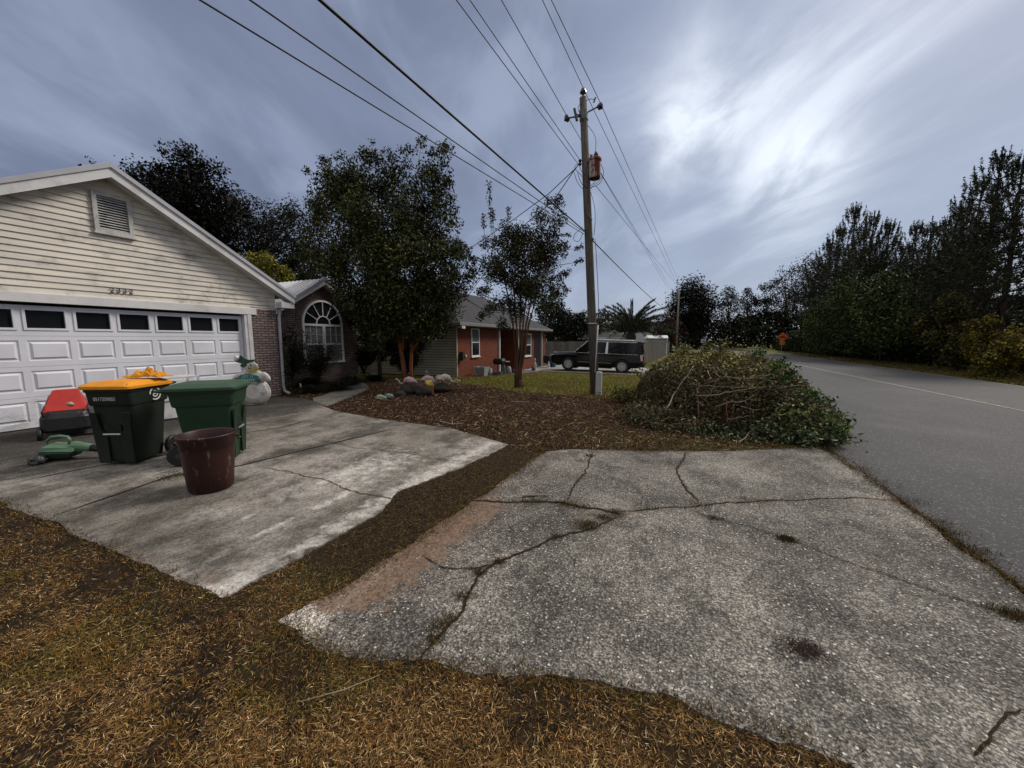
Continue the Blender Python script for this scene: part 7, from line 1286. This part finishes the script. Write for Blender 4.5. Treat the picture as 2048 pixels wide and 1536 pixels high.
def branch(l, r, m, lift=.13):
    P = [hpt(x, y, lift) for x, y in l]; Q = []
    for i in range(len(P) - 1):
        for t in (0, .33, .66): Q.append(P[i].lerp(P[i + 1], t) + Vector((rs.gauss(0, .008), rs.gauss(0, .008), rs.gauss(0, .008))))
    Q.append(P[-1]); k = len(Q); r *= .65; return MB().tube(Q, [r * (1 - .55 * i / k) for i in range(k)], 6).build('bare_branch', m, hp_, smooth=True)
for l, r, m in ([(1333, 818), (1348, 790), (1368, 760), (1387, 732)], .022, brp), ([(1328, 825), (1345, 800), (1362, 775)], .010, brr), ([(1397, 830), (1395, 790), (1398, 765)], .020, brr), ([(1416, 742), (1426, 761)], .010, brp), ([(1428, 743), (1440, 755), (1432, 760), (1418, 766)], .011, brp), ([(1390, 791), (1430, 791), (1460, 783), (1500, 778), (1530, 773)], .016, brp), ([(1432, 812), (1460, 804), (1490, 802), (1510, 790)], .013, brp), \
        ([(1385, 768), (1420, 773), (1455, 773), (1500, 775), (1570, 772)], .010, brp), ([(1470, 785), (1520, 780), (1555, 776), (1600, 785)], .012, brr), ([(1440, 753), (1500, 757), (1540, 756), (1560, 752)], .012, brp), ([(1393, 803), (1402, 805), (1406, 810)], .014, brp), ([(1400, 792), (1420, 810), (1432, 822)], .010, brr), ([(1432, 735), (1450, 750), (1460, 762)], .009, brp), ([(1500, 757), (1520, 752), (1542, 748), (1558, 753)], .010, brp), ([(1480, 812), (1505, 820), (1530, 818)], .010, brp), ([(1455, 838), (1480, 836), (1500, 832)], .011, brp), ([(1452, 800), (1455, 830), (1453, 850)], .014, brr), ([(1478, 886), (1490, 874), (1502, 862)], .009, brp), ([(1280, 796), (1300, 782), (1312, 776)], .010, brp), ([(1520, 740), (1500, 720), (1480, 704), (1470, 690)], .008, brr), ([(1330, 740), (1300, 752), (1285, 760)], .008, brr), ([(1560, 775), (1600, 770), (1625, 780)], .008, brp), ([(1410, 800), (1425, 780), (1432, 760)], .006, brp): branch(l, r, m)
# leaves over the heap: olive crown, dark flanks, fresh green at the road side
n = 110000; xs = RG.uniform(-1.5, 3.1, n); ys = RG.uniform(6.7, 12.7, n); hs = np.array([heap_h(x, y) for x, y in zip(xs, ys)]); k = hs > .05; xs, ys, hs = xs[k], ys[k], hs[k]; cl2 = np.array([mnoise.noise(Vector((x * 2.3, y * 2.3, h * 2.5))) for x, y, h in zip(xs, ys, hs)]); k = RG.uniform(0, 1, len(xs)) < np.clip(.62 + cl2 * 1.3, .1, 1); xs, ys, hs, cl2 = xs[k], ys[k], hs[k], cl2[k]
C = np.stack([xs, ys, TN(xs, ys) + hs + RG.normal(.015, .065, len(xs))], 1); n = len(C)
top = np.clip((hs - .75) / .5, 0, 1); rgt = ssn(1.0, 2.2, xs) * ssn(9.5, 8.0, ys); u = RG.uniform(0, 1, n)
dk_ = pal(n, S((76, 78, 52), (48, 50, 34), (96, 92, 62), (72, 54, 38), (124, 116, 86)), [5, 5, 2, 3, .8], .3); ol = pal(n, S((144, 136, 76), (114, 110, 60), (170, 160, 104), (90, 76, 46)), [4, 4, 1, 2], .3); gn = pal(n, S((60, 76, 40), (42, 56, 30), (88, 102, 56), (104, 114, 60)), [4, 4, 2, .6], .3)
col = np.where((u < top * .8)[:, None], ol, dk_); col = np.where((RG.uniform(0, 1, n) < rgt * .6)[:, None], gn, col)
quads('leaves', leafquads(C, .06, .42, .3, .4), np.clip(col * 1.2, 0, 1), lfm, hp_)
# leafy shoots standing proud of the heap
sh = []; st_ = MB(); sc2 = []
for l, c in (([(1372, 712), (1365, 700), (1368, 690)], 0), ([(1400, 710), (1412, 698), (1418, 690)], 0), ([(1440, 705), (1443, 693), (1452, 684)], 0), ([(1480, 708), (1484, 698), (1486, 690)], 0), ([(1500, 715), (1520, 706), (1524, 700)], 1), ([(1540, 745), (1560, 730), (1562, 722)], 1), ([(1560, 760), (1580, 745), (1590, 735)], 1), ([(1600, 790), (1625, 785), (1640, 800)], 1), ([(1630, 800), (1660, 815), (1685, 835), (1700, 850)], 1), ([(1650, 800), (1665, 800), (1680, 822)], 1), ([(1660, 850), (1680, 860), (1692, 880)], 1), ([(1320, 730), (1300, 740), (1290, 752)], 0), ([(1265, 800), (1255, 785), (1248, 778)], 0), ([(1240, 800), (1232, 788), (1230, 780)], 0), ([(1275, 805), (1268, 790), (1262, 782)], 0), ([(1290, 760), (1278, 748), (1270, 745)], 0), ([(1340, 712), (1335, 700)], 0)):
    h0 = hpt(*l[0]); dp = (h0 - CP).dot(f_); P = [h0] + [atD(x, y, dp - .15) for x, y in l[1:]]; st_.tube(P, .005, 4, cap=False)
    for a, b in zip(P, P[1:]):
        for q in np.linspace(0, 1, 9): sh += [A3(a.lerp(b, float(q)))] * 6; sc2 += [c] * 6
sh = np.array(sh) + RG.normal(0, .05, (len(sh), 3)); sc2 = np.array(sc2); col = np.where((sc2 == 1)[:, None], pal(len(sh), S((60, 82, 38), (42, 60, 28), (96, 116, 58)), None, .3), pal(len(sh), S((84, 82, 40), (56, 60, 30), (120, 116, 70)), None, .3))
tw.add(st_.v, st_.f); tw.build('twigs', brm, hp_, fixn=False); quads('shoots', leafquads(sh, .075, .45), col, lfm, hp_)
# broad pale leaves low on the road side
pts = []
for x, y in ((1545, 812), (1560, 822), (1580, 830), (1600, 822), (1610, 835), (1595, 850), (1570, 850), (1620, 815), (1636, 840), (1560, 862), (1606, 860), (1590, 838), (1630, 855)):
    p = hpt(x, y, .03); pts.append(np.array([[p.x, p.y - .05, p.z + .05]]) + RG.normal(0, .08, (20, 3)))
pts = np.concatenate(pts); quads('broad_leaves', leafquads(pts, .062, .6, .25), pal(len(pts), S((78, 90, 44), (56, 68, 34), (104, 112, 62)), None, .25), lfm, hp_)
pts = []
for x, y in ((1470, 870), (1440, 860), (1495, 858), (1420, 850), (1520, 862), (1500, 880), (1450, 880), (1600, 870), (1640, 872), (1665, 880), (1550, 872), (1580, 884), (1410, 870), (1625, 884), (1530, 850)):
    p = hpt(x, y, .03); pts.append(np.array([[p.x, p.y - .05, p.z + .03]]) + RG.normal(0, 1, (60, 3)) * [.12, .1, .05])
pts = np.concatenate(pts); quads('pale_leaves', leafquads(pts, .07, .42, .3), pal(len(pts), S((110, 116, 92), (70, 84, 56), (150, 152, 130), (48, 60, 36)), [2, 4, .7, 4], .25), lfm, hp_)
# small leafy offcuts at the left foot of the heap
lo = G(1265, 805); oc = thing('cut_branch', 'leafy offcut lying on the grass left of the brush heap', 'branch', lo); mb = MB(); mb.tube([lo + Vector((.4, .1, .05)), lo + Vector((0, 0, .14)), lo + Vector((-.45, .1, .10))], [.012, .009, .004], 5); mb.tube([lo + Vector((0, 0, .14)), lo + Vector((-.2, .1, .38))], .005, 4); mb.build('stem', brm, oc); C = A3(lo) + [-.1, .05, .16] + RG.normal(0, 1, (900, 3)) * [.30, .25, .10]; quads('leaves', leafquads(C, .065, .5, .2), pal(900, S((56, 56, 36), (34, 36, 24), (96, 90, 66)), None, .3), lfm, oc)
